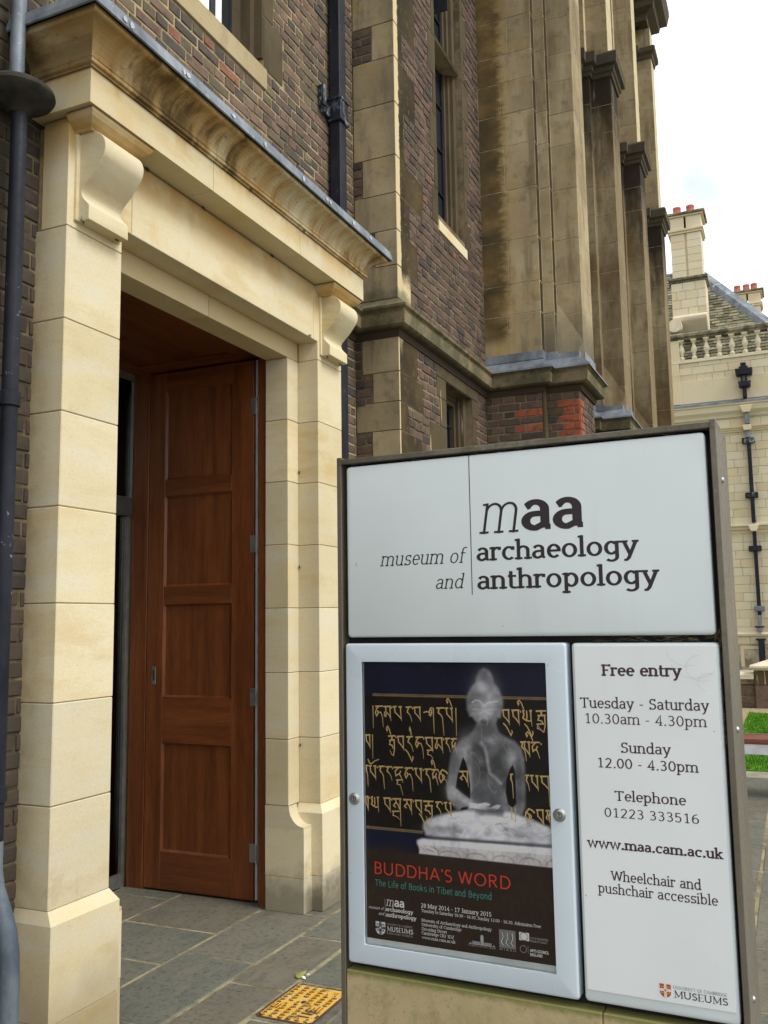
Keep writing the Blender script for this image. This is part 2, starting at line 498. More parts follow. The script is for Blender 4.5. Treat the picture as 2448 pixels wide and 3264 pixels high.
BRICK_STOPS = [(0, (.098, .064, .047)), (.14, (.052, .044, .039)), (.25, (.125, .082, .060)), (.38, (.088, .070, .045)), (.50, (.062, .049, .041)),
               (.60, (.140, .092, .066)), (.70, (.078, .056, .045)), (.80, (.114, .090, .055)), (.90, (.106, .064, .048)), (.985, (.19, .080, .045))]
def m_brick(name, single, stops=BRICK_STOPS, dark=1.0):
    t = NT(name, .9, spec=.25)
    r = t.rnd() if single else t.island()
    c = t.ramp(r, stops, const=True)
    r3 = t.ma('MULTIPLY', r, 37.0)
    q = t.n('ShaderNodeCombineXYZ'); t.put(q.inputs[0], r3); t.put(q.inputs[1], r3)
    a = t.noise(14, 5, .7, off=q.outputs[0]); b = t.noise(60, 3, .7); f = t.noise(200, 2, .6)
    c = t.mix(t.rng(a, .45, .72, 0, .75), c, (.038, .035, .034))
    c = t.mix(t.rng(a, .50, .25, 0, .5), c, (.135, .095, .068))
    c = t.mix(t.rng(b, .60, .72, 0, .5), c, (.14, .125, .075))
    c = t.mix(t.rng(f, .70, .76, 0, .8), c, (.02, .018, .02))
    x, y, z = t.xyz()
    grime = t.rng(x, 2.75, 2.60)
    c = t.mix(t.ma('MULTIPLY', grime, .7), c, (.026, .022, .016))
    c = t.mix(t.rng(t.noise(1.3, 4, .6), .5, .7, 0, .45), c, (.060, .048, .034))
    c = t.mul(c, dark * 1.28)
    h = t.ma('ADD', t.ma('MULTIPLY', a, .5), t.ma('MULTIPLY', b, .5))
    return t.out(c, None, t.bump(h, .6, .006))

def m_mortar(name, col=(.36, .285, .165)):
    t = NT(name, .95, spec=.1)
    c = t.mix(t.rng(t.noise(4, 5, .7), .38, .64), col, tuple(k * .42 for k in col))
    c = t.mix(t.rng(t.noise(60, 3), .58, .7, 0, .5), c, tuple(k * .4 for k in col))
    x, y, z = t.xyz()
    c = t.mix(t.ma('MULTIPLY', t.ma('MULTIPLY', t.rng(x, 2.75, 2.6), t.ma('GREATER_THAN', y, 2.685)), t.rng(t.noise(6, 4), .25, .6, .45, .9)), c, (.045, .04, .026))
    return t.out(c, None, t.bump(t.noise(120, 3), .5, .004))

def m_plain(name, col, rough=.6, metal=0.0, var=.12, sc=12, spec=.4, bump=0.0, bs=60):
    t = NT(name, rough, metal, spec)
    c = t.mul(t.mix(0.0, col, col), t.rng(t.noise(sc, 4), .3, .7, 1 - var, 1 + var))
    nn = t.bump(t.noise(bs, 3), bump, .004) if bump else None
    return t.out(c, t.rng(t.noise(sc * 2, 3), .3, .7, max(.03, rough - .08), min(1, rough + .08)), nn)

def m_wood(name, axis='z', base=((.110, .031, .0085), (.178, .051, .0135), (.240, .074, .0190)), rough=.36):
    t = NT(name, rough, spec=.4)
    st = {'z': (1, 1, .07), 'y': (1, .07, 1), 'x': (.07, 1, 1)}[axis]
    a = t.noise(13, 4, .55, stretch=st, dist=.2)
    b = t.noise(160, 3, .6, stretch=st)
    c = t.ramp(a, [(.28, base[0]), (.5, base[1]), (.75, base[2])])
    c = t.mul(c, t.rng(b, .3, .7, .82, 1.12))
    c = t.mix(t.rng(t.noise(2.2, 3), .55, .8, 0, .35), c, base[2])
    c = t.mul(c, t.rng(t.rnd(), 0, 1, .88, 1.1, False))
    return t.out(c, t.rng(b, .3, .7, rough - .06, rough + .12), t.bump(b, .25, .0015))

def m_lead(name):
    t = NT(name, .55, .25, .5)
    a = t.noise(5, 5, .65, stretch=(1, 1, .5)); b = t.noise(40, 3)
    c = t.ramp(a, [(.3, (.075, .088, .105)), (.5, (.155, .180, .208)), (.72, (.265, .295, .325))])
    c = t.mix(t.rng(b, .62, .7, 0, .4), c, (.36, .38, .40))
    return t.out(c, None, t.bump(b, .25, .003))

def m_iron(name, pale=0.0):
    t = NT(name, .5, 0.0, .20)
    a = t.noise(8, 4, .6, stretch=(1, 1, .5)); b = t.noise(46, 5, .75)
    c = t.ramp(a, [(.35, (.008, .009, .014)), (.65, (.018, .020, .028))])
    if pale: c = t.mix(t.rng(t.noise(9, 5, .7, stretch=(1, 1, .45)), .66 - pale * .2, .80 - pale * .2, 0, .85), c, (.25, .29, .31))
    c = t.mix(t.rng(t.ma('ADD', t.ma('MULTIPLY', b, .6), t.ma('MULTIPLY', a, .4)), .615, .65, 0, .8), c, (.26, .30, .32))
    return t.out(c, t.rng(b, .4, .7, .42, .68), t.bump(b, .15, .002))

def m_print(name, col, rough=.45):
    t = NT(name, rough, spec=.4)
    return t.out(t.mul(t.mix(0., col, col), t.rng(t.noise(300, 2), .3, .7, .94, 1.05)))

M = {}
M['cream'] = m_cream('cream limestone'); M['pier'] = m_cream('cream limestone pier', 'pier')
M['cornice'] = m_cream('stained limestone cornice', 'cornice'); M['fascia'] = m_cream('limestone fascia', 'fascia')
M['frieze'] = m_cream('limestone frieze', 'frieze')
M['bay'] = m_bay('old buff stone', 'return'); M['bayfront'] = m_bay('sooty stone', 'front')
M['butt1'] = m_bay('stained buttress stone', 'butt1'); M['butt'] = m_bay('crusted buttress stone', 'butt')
M['string'] = m_bay('mossy stone', 'string'); M['cap'] = m_bay('black crust stone', 'cap')
M['sillstone'] = m_bay('buff sill stone', 'sill')
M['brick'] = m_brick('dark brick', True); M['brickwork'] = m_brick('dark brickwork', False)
FR = [(a, (b[0] * .72 + .004, b[1] * .70 + .001, b[2] * .72 + .001)) for a, b in BRICK_STOPS]
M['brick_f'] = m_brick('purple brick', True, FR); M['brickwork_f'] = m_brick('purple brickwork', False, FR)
M['red'] = m_brick('red brick', True, [(0, (.25, .058, .027)), (.25, (.31, .080, .035)), (.5, (.20, .048, .026)), (.75, (.28, .070, .032))])
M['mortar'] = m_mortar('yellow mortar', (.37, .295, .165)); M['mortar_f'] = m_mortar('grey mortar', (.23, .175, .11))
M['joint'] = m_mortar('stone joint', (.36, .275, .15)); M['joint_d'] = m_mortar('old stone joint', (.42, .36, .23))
M['oak'] = m_wood('oiled hardwood upright', 'z'); M['oak_h'] = m_wood('oiled hardwood rail', 'y'); M['oak_x'] = m_wood('oiled hardwood board', 'x')
M['lead'] = m_lead('lead sheet'); M['clip'] = m_plain('white lead patination', (.40, .43, .44), .6)
M['iron'] = m_iron('black painted iron'); M['iron_p'] = m_iron('worn black iron', .6)
M['steel'] = m_plain('brushed steel', (.42, .43, .42), .38, .85)
M['steel_d'] = m_plain('grey metal frame', (.13, .135, .13), .45, .5)
M['dark'] = m_plain('dark interior', (.020, .020, .018), .9)
M['white'] = m_plain('white pane', (.80, .82, .86), .6)
# ------------------------------------------------------------------ bricks
CO, HP = 0.067, 0.100          # course height, header pitch
random.seed(11)
def brick_mesh(mat, seed, n=(1.0, 1.0)):
    """One hand-made brick of unit length along x: outer ring, softened arris, slightly uneven face. Face at y=0, body behind (y>0)."""
    r = random.Random(seed)
    H = CO - .0098
    j = lambda k: r.uniform(-k, k)
    def ring(ix, iz, y, jj):
        return [(sx * (.5 - ix) + j(jj * 7), y + j(.0022 if jj else 0), sz * (H / 2 - iz) + j(jj * 3.0)) for sx, sz in ((-1, -1), (1, -1), (1, 1), (-1, 1))]
    a = ring(0, 0, .045, 0); b = ring(0, 0, .006, .0006); c = ring(.030, .0045, .0005, .0009)
    mid = [(j(.1), -.001, j(.008))]
    vs = a + b + c + mid
    fs = []
    for k in range(4):
        k2 = (k + 1) % 4
        fs += [(k, k2, 4 + k2, 4 + k), (4 + k, 4 + k2, 8 + k2, 8 + k), (8 + k, 8 + k2, 12)]
    return vs, fs
_bm = {}
def brick_shared(mat):
    if mat.name not in _bm:
        out = []
        for s in range(7):
            v, f = brick_mesh(mat, s)
            m = MB().add(v, f); out.append(m.mesh('brick', mat, recalc=False))
        _bm[mat.name] = out
    return _bm[mat.name]
_bv = [brick_mesh(None, s) for s in range(12)]

class Bricks:
    """Collects bricks of one thing: the ones that show largest become objects, the rest one stuff mesh."""
    def __init__(s): s.rec = []
    def wall(s, P, u, nrm, L, z0, z1, holes=(), bond='english', start=0.0, red=None, phase=0):
        """P origin (x,y); u direction along the wall; nrm outward normal; length L."""
        k0 = int(math.floor(z0 / CO)); k1 = int(math.ceil(z1 / CO))
        for k in range(k0, k1):
            za, zb = k * CO, (k + 1) * CO
            zc = (za + zb) / 2
            if zc < z0 or zc > z1: continue
            header = (k + phase) % 2 == 0
            x = start - (.05 if header else 0.0) - .4
            while x < L:
                w = HP if header else 2 * HP
                if not header and random.random() < .06: w = HP
                a, b = x, x + w; x = b
                if b <= 0 or a >= L: continue
                a = max(a, 0); b = min(b, L)
                parts = [(a, b)]
                for h0, h1, hz0, hz1 in holes:
                    if zc < hz0 or zc > hz1: continue
                    nx = []
                    for p0, p1 in parts:
                        if p1 <= h0 or p0 >= h1: nx.append((p0, p1)); continue
                        if p0 < h0: nx.append((p0, h0))
                        if p1 > h1: nx.append((h1, p1))
                    parts = nx
                for p0, p1 in parts:
                    if p1 - p0 < .022: continue
                    c = (p0 + p1) / 2
                    o = random.uniform(-.0015, .003)
                    s.rec.append((P[0] + u[0] * c + nrm[0] * o, P[1] + u[1] * c + nrm[1] * o, zc + random.uniform(-.001, .001), p1 - p0 - .0095, math.atan2(nrm[0], -nrm[1]), red is not None and red(c, zc, p1 - p0)))
    def finish(s, parent, mat_single, mat_join, mat_red=None, limit=300, see=None):
        cam = Vector((0, 0, 1.6))
        F = Vector((math.cos(.418263) * math.cos(.1201071), math.sin(.418263) * math.cos(.1201071), math.sin(.1201071)))
        R = F.cross(Vector((0, 0, 1))).normalized(); U = R.cross(F)
        def score(r):
            d = Vector(r[:3]) - cam; z = d.dot(F)
            if z < .2: return 1e9
            px = d.dot(R) / z; py = d.dot(U) / z
            vis = abs(px) < .43 and abs(py) < .57
            if see and not see(r): vis = False
            return d.length + (0 if vis else 1000)
        s.rec.sort(key=score)
        one, rest = s.rec[:limit], s.rec[limit:]
        for r in one:
            mt = mat_red if (r[5] and mat_red) else mat_single
            me = random.choice(brick_shared(mt))
            link('brick', me, parent, loc=r[:3], rot=(0, 0, r[4]), scale=(r[3], 1, 1))
        mb = MB(); mr = MB()
        for r in rest:
            v, f = random.choice(_bv); ca, sa = math.cos(r[4]), math.sin(r[4])
            t = mr if (r[5] and mat_red) else mb
            t.add([(r[0] + x * r[3] * ca - y * sa, r[1] + x * r[3] * sa + y * ca, r[2] + z) for x, y, z in v], f)
        for t, mt in ((mb, mat_join), (mr, mat_red)):
            if t.v:
                me = t.mesh('brickwork', mt, recalc=False)
                tag(link('brickwork', me, parent), kind='stuff')

def rect_block(mb, x0, x1, y0, y1, z0, z1, g=.0016, b=.003):
    return mb.box(x0 + g, x1 - g, y0 + g, y1 - g, z0 + g, z1 - g, b)

# ------------------------------------------------------------------ ground and paving
ground = MB().box(-60, 120, -90, 90, -.5, -.03).build('ground', m_plain('packed earth and paving base', (.20, .18, .14), .95, var=.2, sc=3, bump=.4))
tag(ground, kind='structure')
def m_flag():
    t = NT('york stone flag', .78, spec=.35)
    r = t.rnd()
    a = t.noise(5, 5, .65); b = t.noise(38, 5, .72); f = t.noise(150, 3, .7)
    c = t.ramp(r, [(0, (.122, .128, .100)), (.3, (.142, .144, .112)), (.55, (.150, .128, .095)), (.8, (.130, .137, .112)), (1, (.160, .147, .113))])
    c = t.mix(t.rng(a, .45, .7, 0, .6), c, (.085, .085, .070))
    c = t.mix(t.rng(a, .48, .28, 0, .5), c, (.165, .158, .125))
    c = t.mix(t.rng(b, .50, .66, 0, .75), c, (.050, .047, .036))
    c = t.mix(t.rng(t.noise(3.2, 5, .6, off=(8, 1, 3), stretch=(1, 3, 1)), .52, .68, 0, .6), c, (.165, .155, .115))
    c = t.mix(t.rng(f, .62, .74, 0, .5), c, (.20, .19, .15))
    c = t.mix(t.rng(t.noise(1.1, 3, off=(2, 7, 0)), .6, .66, 0, .35), c, (.19, .18, .15))
    gum = t.n('ShaderNodeTexVoronoi'); gum.inputs['Scale'].default_value = 2.1; t.put(gum.inputs['Vector'], t.scale(t.pos, (1, 1, 0)))
    c = t.mix(t.rng(gum.outputs['Distance'], .055, .045, 0, .75), c, (.045, .043, .038))
    h = t.ma('ADD', t.ma('MULTIPLY', b, .6), t.ma('MULTIPLY', a, .6))
    return t.out(c, t.rng(a, .3, .7, .62, .85), t.bump(h, .5, .006))
M['flag'] = m_flag()
pave = thing('pavement', (4, 1, 0), None, None, kind='structure')
MB().box(-4, 10.05, -6, 3.88, -.03, -.0022).build('mortar_bed', m_mortar('paving mortar', (.34, .30, .19)), pave)
rows = [(3.45, 3.875, [3.62, 4.58, 5.3]), (2.845, 3.445, [2.9, 3.30, 3.72, 4.18, 4.9, 5.7]), (2.43, 2.84, [2.7, 3.15, 3.89, 4.635, 5.4]),
        (2.14, 2.425, [2.85, 3.665, 4.315, 5.05, 5.9])]
y = 2.135
rr = random.Random(5)
fixed = {0: (1.82, [2.6, 3.2, 3.37, 3.78, 4.62, 5.4])}
i = 0
while y > -5.5:
    if i in fixed: y0, xs = fixed[i]
    else:
        y0 = {1: 1.45, 2: 1.06, 3: .70, 4: .288, 5: -.12}.get(i, y - rr.uniform(.32, .5)); xs = None
    rows.append((y0, y - .004, xs)); y = y0; i += 1
flags = []
for y0, y1, xs in rows:
    xs = list(xs) if xs else []
    if abs(y0 - .288) < .01 or abs(y1 - .284) < .01: xs = [4.98, 5.84, 6.44, 7.10, 7.94, 8.78, 9.5]
    if not xs: xs = [2.4 + rr.uniform(0, .5)]
    a = xs[0]
    while a > -3.5: a -= rr.uniform(.55, .9); xs.insert(0, a)
    while xs[-1] < 10.0: xs.append(min(10.04, xs[-1] + rr.uniform(.6, .95)))
    for k in range(len(xs) - 1): flags.append((xs[k], xs[k + 1], y0, y1))
for x0, x1, y0, y1 in flags:
    g = rr.uniform(.0028, .0050)
    if abs(x0 - 3.37) < .01 and abs(x1 - 3.78) < .01: continue    # the access plate stands here
    if y0 > 2.4 and (x1 < 2.9 or (y0 > 2.8 and x0 > 5.4)): continue
    dz = rr.uniform(-.002, .002)
    m = MB().box(x0 + g, x1 - g, y0 + g, y1 - g, -.025, 0 + dz, .006)
    for q in range(len(m.v)):
        vx, vy, vz = m.v[q]; m.v[q] = (vx + rr.uniform(-.003, .003), vy + rr.uniform(-.003, .003), vz)
    m.build('flagstone', M['flag'], pave)

# kerb, lawn, gravel
tag(MB().box(10.06, 10.42, -8, 3, -.03, .004, .008).build('kerb', m_plain('pale concrete edging', (.27, .25, .19), .9, var=.2, sc=4, bump=.4)), kind='structure')
t = NT('lawn', .95, spec=.1)
c = t.ramp(t.noise(6, 4, .6), [(.3, (.055, .17, .012)), (.5, (.085, .24, .018)), (.7, (.13, .30, .03))])
c = t.mix(t.rng(t.noise(60, 3, .7), .5, .7, 0, .5), c, (.03, .10, .008))
M['lawn'] = t.out(c, None, t.bump(t.noise(90, 3), .8, .02))
tag(MB().box(10.43, 16.55, -8, .78, -.03, .012).build('lawn', M['lawn']), kind='structure')
t = NT('pea gravel', .95)
v = t.n('ShaderNodeTexVoronoi'); v.inputs['Scale'].default_value = 42; t.put(v.inputs['Vector'], t.pos)
c = t.mix(t.rng(v.outputs['Distance'], .2, .6), (.52, .42, .25), (.27, .21, .12))
M['gravel'] = t.out(t.mix(t.rng(t.noise(4, 3), .4, .7, 0, .5), c, (.40, .31, .18)), None, t.bump(v.outputs['Distance'], .8, .02))
gp = tag(MB().box(10.43, 17.45, .782, 3.0, -.03, .006).box(16.553, 17.45, -8, .778, -.03, .006).build('gravel_path', M['gravel']), kind='structure')
gr = random.Random(3); gm = MB()
for _ in range(15000):
    x = gr.uniform(10.45, 16.5); y = gr.uniform(-1.2, .775); h = gr.uniform(.02, .045); a = gr.uniform(0, 6.28); w = .006
    dx, dy = math.cos(a) * w, math.sin(a) * w; lx, ly = gr.uniform(-.015, .015), gr.uniform(-.015, .015)
    gm.add([(x - dx, y - dy, .01), (x + dx, y + dy, .01), (x + lx, y + ly, .01 + h)], [(0, 1, 2)])
g_o = link('grass', gm.mesh('grass', M['lawn'], recalc=False)); tag(g_o, kind='stuff')

# ------------------------------------------------------------------ brick wing wall with its window, behind the doorway
YW = 2.69
wing = thing('brick_wall', (4.0, YW, 0), 'dark brick wall above and beside the cream stone doorway, with a leaded window', 'wall')
# mortar backing with openings: doorway (X 2.9-4.85 up to 3.4) and window (X 3.1-4.38, z 4.9-7.2)
def wall_grid(mb, x0, x1, z0, z1, y0, y1, holes):
    xs = sorted({x0, x1} | {h[0] for h in holes} | {h[1] for h in holes}); zs = sorted({z0, z1} | {h[2] for h in holes} | {h[3] for h in holes})
    for a, b in zip(xs, xs[1:]):
        for c, d in zip(zs, zs[1:]):
            xm, zm = (a + b) / 2, (c + d) / 2
            if any(h[0] < xm < h[1] and h[2] < zm < h[3] for h in holes): continue
            mb.box(a, b, y0, y1, c, d)
m = MB(); wall_grid(m, -2.5, 5.604, -.02, 9.2, YW + .0042, YW + .30, [(2.9, 4.80, -.02, 3.38), (3.12, 4.38, 4.90, 7.3)])
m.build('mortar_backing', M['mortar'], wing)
br = Bricks()
dw = (2.66 - 1.0, 5.04 - 1.0, -1, 3.70)
sillh = (3.0 - 1.0, 4.405 - 1.0, 4.762, 4.90)
win = (3.10 - 1.0, 4.38 - 1.0, 4.90, 7.3)
jq = []
zz = 4.905
for k in range(8):     # toothed stone jamb right of the window
    h = (.335, .27)[k % 2]; w = (.225, .115)[k % 2]
    jq.append((zz, zz + h, w)); zz += h
holes = [dw, sillh, win] + [(4.38 - 1.0, 4.38 + w - 1.0, a, b) for a, b, w in jq] + [(3.10 - w - 1.0, 3.10 - 1.0, a, b) for a, b, w in jq]
br.wall((1.0, YW), (1, 0), (0, -1), 4.60, 0, 9.15, holes, start=.02)
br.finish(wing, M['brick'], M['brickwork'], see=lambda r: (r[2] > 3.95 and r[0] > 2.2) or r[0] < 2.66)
for a, b, w in jq:
    rect_block(MB(), 4.38, 4.38 + w, YW - .002, YW + .17, a, b, .002, .004).build('quoin_stone', M['bayfront'], wing)
    rect_block(MB(), 3.10 - w, 3.10, YW - .002, YW + .17, a, b, .002, .004).build('quoin_stone', M['bayfront'], wing)
sill = MB().prism_x([(YW - .012, 4.765), (YW + .2, 4.765), (YW + .2, 5.02), (YW + .13, 5.0), (YW - .012, 4.895)], 3.0, 4.40).build('window_sill', M['sillstone'], wing, bevel=.003)
wf = MB()   # moulded stone jamb and mullion
for X0, sg in ((4.38, -1), (3.10, 1)):
    wf.prism([(X0, YW + .002), (X0, YW + .24), (X0 + sg * .12, YW + .24), (X0 + sg * .12, YW + .15), (X0 + sg * .07, YW + .12), (X0 + sg * .06, YW + .06), (X0 + sg * .03, YW + .05), (X0 + sg * .02, YW + .002)][::1], 4.96, 7.3)
wf.prism([(3.70, YW + .24), (3.70, YW + .13), (3.735, YW + .07), (3.775, YW + .07), (3.81, YW + .13), (3.81, YW + .24)], 4.98, 7.3)
wo = wf.build('window_frame', M['bayfront'], wing)
cas = MB()
for a, b in ((3.815, 4.255), (3.225, 3.695)):
    cas.box(a, a + .022, YW + .145, YW + .165, 4.99, 7.2).box(b - .022, b, YW + .145, YW + .165, 4.99, 7.2).box(a + .022, b - .022, YW + .145, YW + .165, 4.99, 5.015)
    cas.box((a + b) / 2 - .012, (a + b) / 2 + .012, YW + .140, YW + .163, 5.016, 7.2)
    for zz in (5.40, 5.8, 6.2): cas.box(a + .022, (a + b) / 2 - .012, YW + .145, YW + .163, zz, zz + .02).box((a + b) / 2 + .012, b - .022, YW + .145, YW + .163, zz, zz + .02)
cas.build('casement', M['iron'], wing)
def m_glass(name, tint=(.02, .024, .028), rough=.04):
    t = NT(name, rough, 0, .5)
    w = t.noise(3, 2)
    return t.out(tint, rough, t.bump(w, .08, .02))
M['glass'] = m_glass('dark window glass')
gl = MB()
for a, b in ((3.225, 3.695), (3.815, 4.255)): gl.box(a, b, YW + .150, YW + .156, 4.985, 7.2)
gl.build('glazing', M['glass'], wing)
MB().box(3.835, 4.0, YW + .130, YW + .1385, 4.93, 7.2).box(4.052, 4.125, YW + .130, YW + .1385, 4.93, 7.2).build('white_pane', M['white'], wing)  # plain white sheets in front of the glazing
MB().box(4.002, 4.050, YW + .120, YW + .1385, 4.93, 7.2).build('casement_bar', M['iron'], wing)
MB().box(-2.5, 5.604, YW + .02, YW + .5, 9.2, 9.5).build('parapet', M['bay'], wing)

# ------------------------------------------------------------------ projecting range
YB, XR = 2.366, 5.61
rng_ = thing('gothic_building', (7.0, 2.5, 0), 'brown stone and brick building with projecting bay, tall slit window and stepped buttresses', 'building')
m = MB()
wall_grid(m, XR + .0045, 7.6, -.02, 11.2, YB + .0045, YB + .55, [(6.47, 7.13, 4.80, 9.6), (6.55, 7.187, 2.0, 3.458)])
m.box(XR + .006, XR + .2, YB + .56, 3.4, -.02, 11.2)
m.build('mortar_backing', M['mortar_f'], rng_)
# quoins on the return corner: (z0, z1, return extent in y, front extent in x)
zq = [11.2, 10.85, 10.5, 10.2, 9.85, 9.55, 9.2, 8.9, 8.55, 8.25, 7.9, 7.6, 7.25, 6.95, 6.6, 6.3, 5.9, 5.63, 5.28, 4.88, 4.60, 4.33, 4.07, 3.83]
ret = [2.69, 2.53, 2.69, 2.55, 2.62]; fx = [6.02, 5.78, 6.12, 5.80, 5.86]
Q = []
spec = {(5.90, 5.63): (2.535, 5.76), (5.63, 5.28): (2.69, 5.99), (5.28, 4.88): (2.625, 5.77), (4.88, 4.60): (2.60, 6.12), (4.60, 4.33): (2.69, 5.85), (4.33, 4.07): (2.53, 5.99), (4.07, 3.83): (2.69, 5.85)}
spec[(5.28, 4.88)] = (2.69, 5.77); spec[(4.88, 4.60)] = (2.62, 6.12)
for k in range(len(zq) - 1):
    key = (zq[k], zq[k + 1])
    a, b = spec.get(key, (ret[k % 5], fx[k % 5]))
    Q.append((zq[k + 1], zq[k], a, b))
low = [(3.31, 3.555, 2.64, 5.95), (3.10, 3.31, 2.56, 6.05), (2.90, 3.10, 2.69, 5.76), (2.62, 2.90, 2.57, 6.0), (2.3, 2.62, 2.69, 5.8), (2.0, 2.3, 2.57, 6.0), (1.7, 2.0, 2.69, 5.8), (1.4, 1.7, 2.57, 6.0),
       (1.1, 1.4, 2.69, 5.8), (.8, 1.1, 2.57, 6.0), (.5, .8, 2.69, 5.8), (.0, .5, 2.69, 6.0)]
Q += low
hr = []; hf = []
for a, b, ye, xe in Q:
    ye2 = min(ye, 2.688)
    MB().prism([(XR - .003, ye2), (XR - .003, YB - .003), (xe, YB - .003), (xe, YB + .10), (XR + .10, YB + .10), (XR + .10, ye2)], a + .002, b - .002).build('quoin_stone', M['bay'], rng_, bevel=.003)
    hr.append((0, ye2 - YB + .004, a, b)); hf.append((-.1, xe - XR + .006, a, b))
bf = Bricks()
bf.wall((XR, YB), (0, 1), (-1, 0), YW - YB + .01, 0, 3.56, hr, start=.0)
bf.wall((XR, YB), (0, 1), (-1, 0), YW - YB + .01, 3.83, 11.1, hr, start=.0)
# window jamb stones
wz = [(4.42, 4.66, .03), (4.66, 5.00, .09), (5.0, 5.3, .03), (5.3, 5.62, .10), (5.62, 5.95, .03), (5.95, 6.3, .12), (6.3, 6.6, .03), (6.6, 6.95, .11), (6.95, 7.3, .03), (7.3, 7.6, .12), (7.6, 7.95, .03), (7.95, 8.3, .1), (8.3, 8.6, .03), (8.6, 9.0, .1), (9.0, 9.6, .05)]
wz = [(max(a, 4.70), b, w) for a, b, w in wz if b > 4.72]
for a, b, w in wz:
    for X0, X1 in ((6.47 - .04 - w, 6.47), (7.13, 7.17 + w)):
        rect_block(MB(), X0, X1, YB - .003, YB + .12, a, b, .0015, .003).build('jamb_stone', M['bayfront'], rng_)
        hf.append((X0 - XR - .004, X1 - XR + .004, a, b))
hf.append((6.46 - XR, 7.14 - XR, 4.66, 9.6))
lz = [(2.0, 2.4, .12), (2.4, 2.75, .04), (2.75, 3.08, .26), (3.08, 3.30, .04), (3.30, 3.555, .10)]
for a, b, w in lz:
    for X0, X1 in ((6.55 - .1 - w, 6.55), (7.187, 7.27 + w * .45)):
        if a < 3.3: rect_block(MB(), X0, X1, YB - .003, YB + .12, a, b, .0015, .003).build('jamb_stone', M['bayfront'], rng_)
        hf.append((X0 - XR - .004, X1 - XR + .004, a, b))
rect_block(MB(), 6.35, 7.35, YB - .003, YB + .12, 3.46, 3.555, .0015, .003).build('lintel_stone', M['bayfront'], rng_)
rect_block(MB(), 6.35, 6.55, YB - .003, YB + .12, 3.30, 3.46, .0015, .003).build('jamb_stone', M['bayfront'], rng_)
rect_block(MB(), 7.187, 7.35, YB - .003, YB + .12, 3.30, 3.46, .0015, .003).build('jamb_stone', M['bayfront'], rng_)
hf.append((6.35 - XR, 7.35 - XR, 3.30, 3.56)); hf.append((6.54 - XR, 7.19 - XR, 1.95, 3.56))
bf.wall((XR, YB), (1, 0), (0, -1), 7.6 - XR, 0, 3.56, hf, start=.03)
bf.wall((XR, YB), (1, 0), (0, -1), 7.6 - XR, 3.83, 11.1, hf, start=.03)
# brick foot of the first buttress with its red corner bricks
XA, XBf = 7.6, 7.68
F1 = (XA, 1.86); F2 = (XBf, 1.555)
redr = random.Random(2)
def red1(c, z, w):
    k = int(z / CO)
    if not 2.6 < z < 3.44: return False
    return (c < .10 if k % 2 else c < .21)
def red2(c, z, w):
    k = int(z / CO)
    if not 2.6 < z < 3.50: return False
    return (c < .11 if k % 2 else c < .2)
MB().box(XA + .0045, 8.29, 1.866, YB + .0, -.02, 3.6).box(XBf + .0045, 8.29, 1.5595, 1.864, -.02, 3.6).build('mortar_backing', M['mortar_f'], rng_)
bf.wall((XA, 1.862), (0, 1), (-1, 0), YB - 1.862, 0, 3.56, [], start=.0, red=red1)
bf.wall((XBf, 1.558), (0, 1), (-1, 0), 1.862 - 1.558, 0, 3.56, [], start=.0, red=red2)
bf.wall((XBf, 1.555), (1, 0), (0, -1), 8.30 - XBf, 0, 3.56, [], start=.0, red=red2, phase=1)
MB().box(XA - .003, XBf - .002, 1.838, 1.8615, 0, 3.56, .003).build('corner_stone', M['bayfront'], rng_)
bf.finish(rng_, M['brick_f'], M['brickwork_f'], M['red'], see=lambda r: (r[2] > 2.85 and r[2] < 7.5))

# window openings
def slit(x0, x1, z0, z1, yg, name, lo=None):
    w = MB()
    for X0, sg in ((x1, -1), (x0, 1)):
        w.prism([(X0, YB + .122), (X0, yg + .06), (X0 + sg * .09, yg + .06), (X0 + sg * .09, yg), (X0 + sg * .068, yg - .006), (X0 + sg * .066, yg - .030), (X0 + sg * .044, yg - .038), (X0 + sg * .040, yg - .066), (X0 + sg * .014, yg - .080)], z0, z1)
    w.build('window_frame', M['bayfront'], rng_)
slit(6.47, 7.13, 4.80, 9.6, 2.50, 'upper')
MB().box(6.47, 7.13, 2.530, 2.540, 4.80, 9.6).build('glazing', M['glass'], rng_)
MB().prism_x([(YB - .012, 4.66), (YB + .18, 4.66), (YB + .18, 4.86), (YB + .15, 4.84), (YB - .012, 4.745)], 6.46, 7.14).build('window_sill', M['cream'], rng_, bevel=.003)
MB().prism_x([(YB + .02, 6.34), (YB + .16, 6.34), (YB + .16, 6.46), (YB + .13, 6.44), (YB + .02, 6.37)], 6.482, 7.118).build('transom', M['bay'], rng_, bevel=.003)
mm = MB()
for zc in (5.2, 5.6, 6.0, 6.8, 7.2, 7.6, 8.0): mm.box(6.56, 7.04, 2.514, 2.528, zc, zc + .015)
for xc in (6.565, 6.79, 7.018): mm.box(xc, xc + .018, 2.512, 2.529, 4.83, 9.6)
mm.build('casement', M['iron'], rng_)
MB().box(6.62, 6.632, 2.30, 2.51, 6.62, 7.7).build('open_casement', M['iron'], rng_)
MB().box(6.55, 7.187, 2.54, 2.552, 2.0, 3.46).build('glazing', M['glass'], rng_)
slit(6.55, 7.187, 2.0, 3.458, 2.50, 'lower')
w = MB()
w.box(6.552, 7.185, YB + .122, 2.495, 3.42, 3.458).box(6.60, 7.13, 2.497, 2.56, 3.38, 3.458).build('window_head', M['bayfront'], rng_)
mm = MB()
for xc in (6.68, 6.86, 7.04): mm.box(xc, xc + .014, 2.520, 2.538, 2.0, 3.34)
for zc in (2.4, 2.7, 3.0, 3.2): mm.box(6.64, 7.10, 2.522, 2.537, zc, zc + .012)
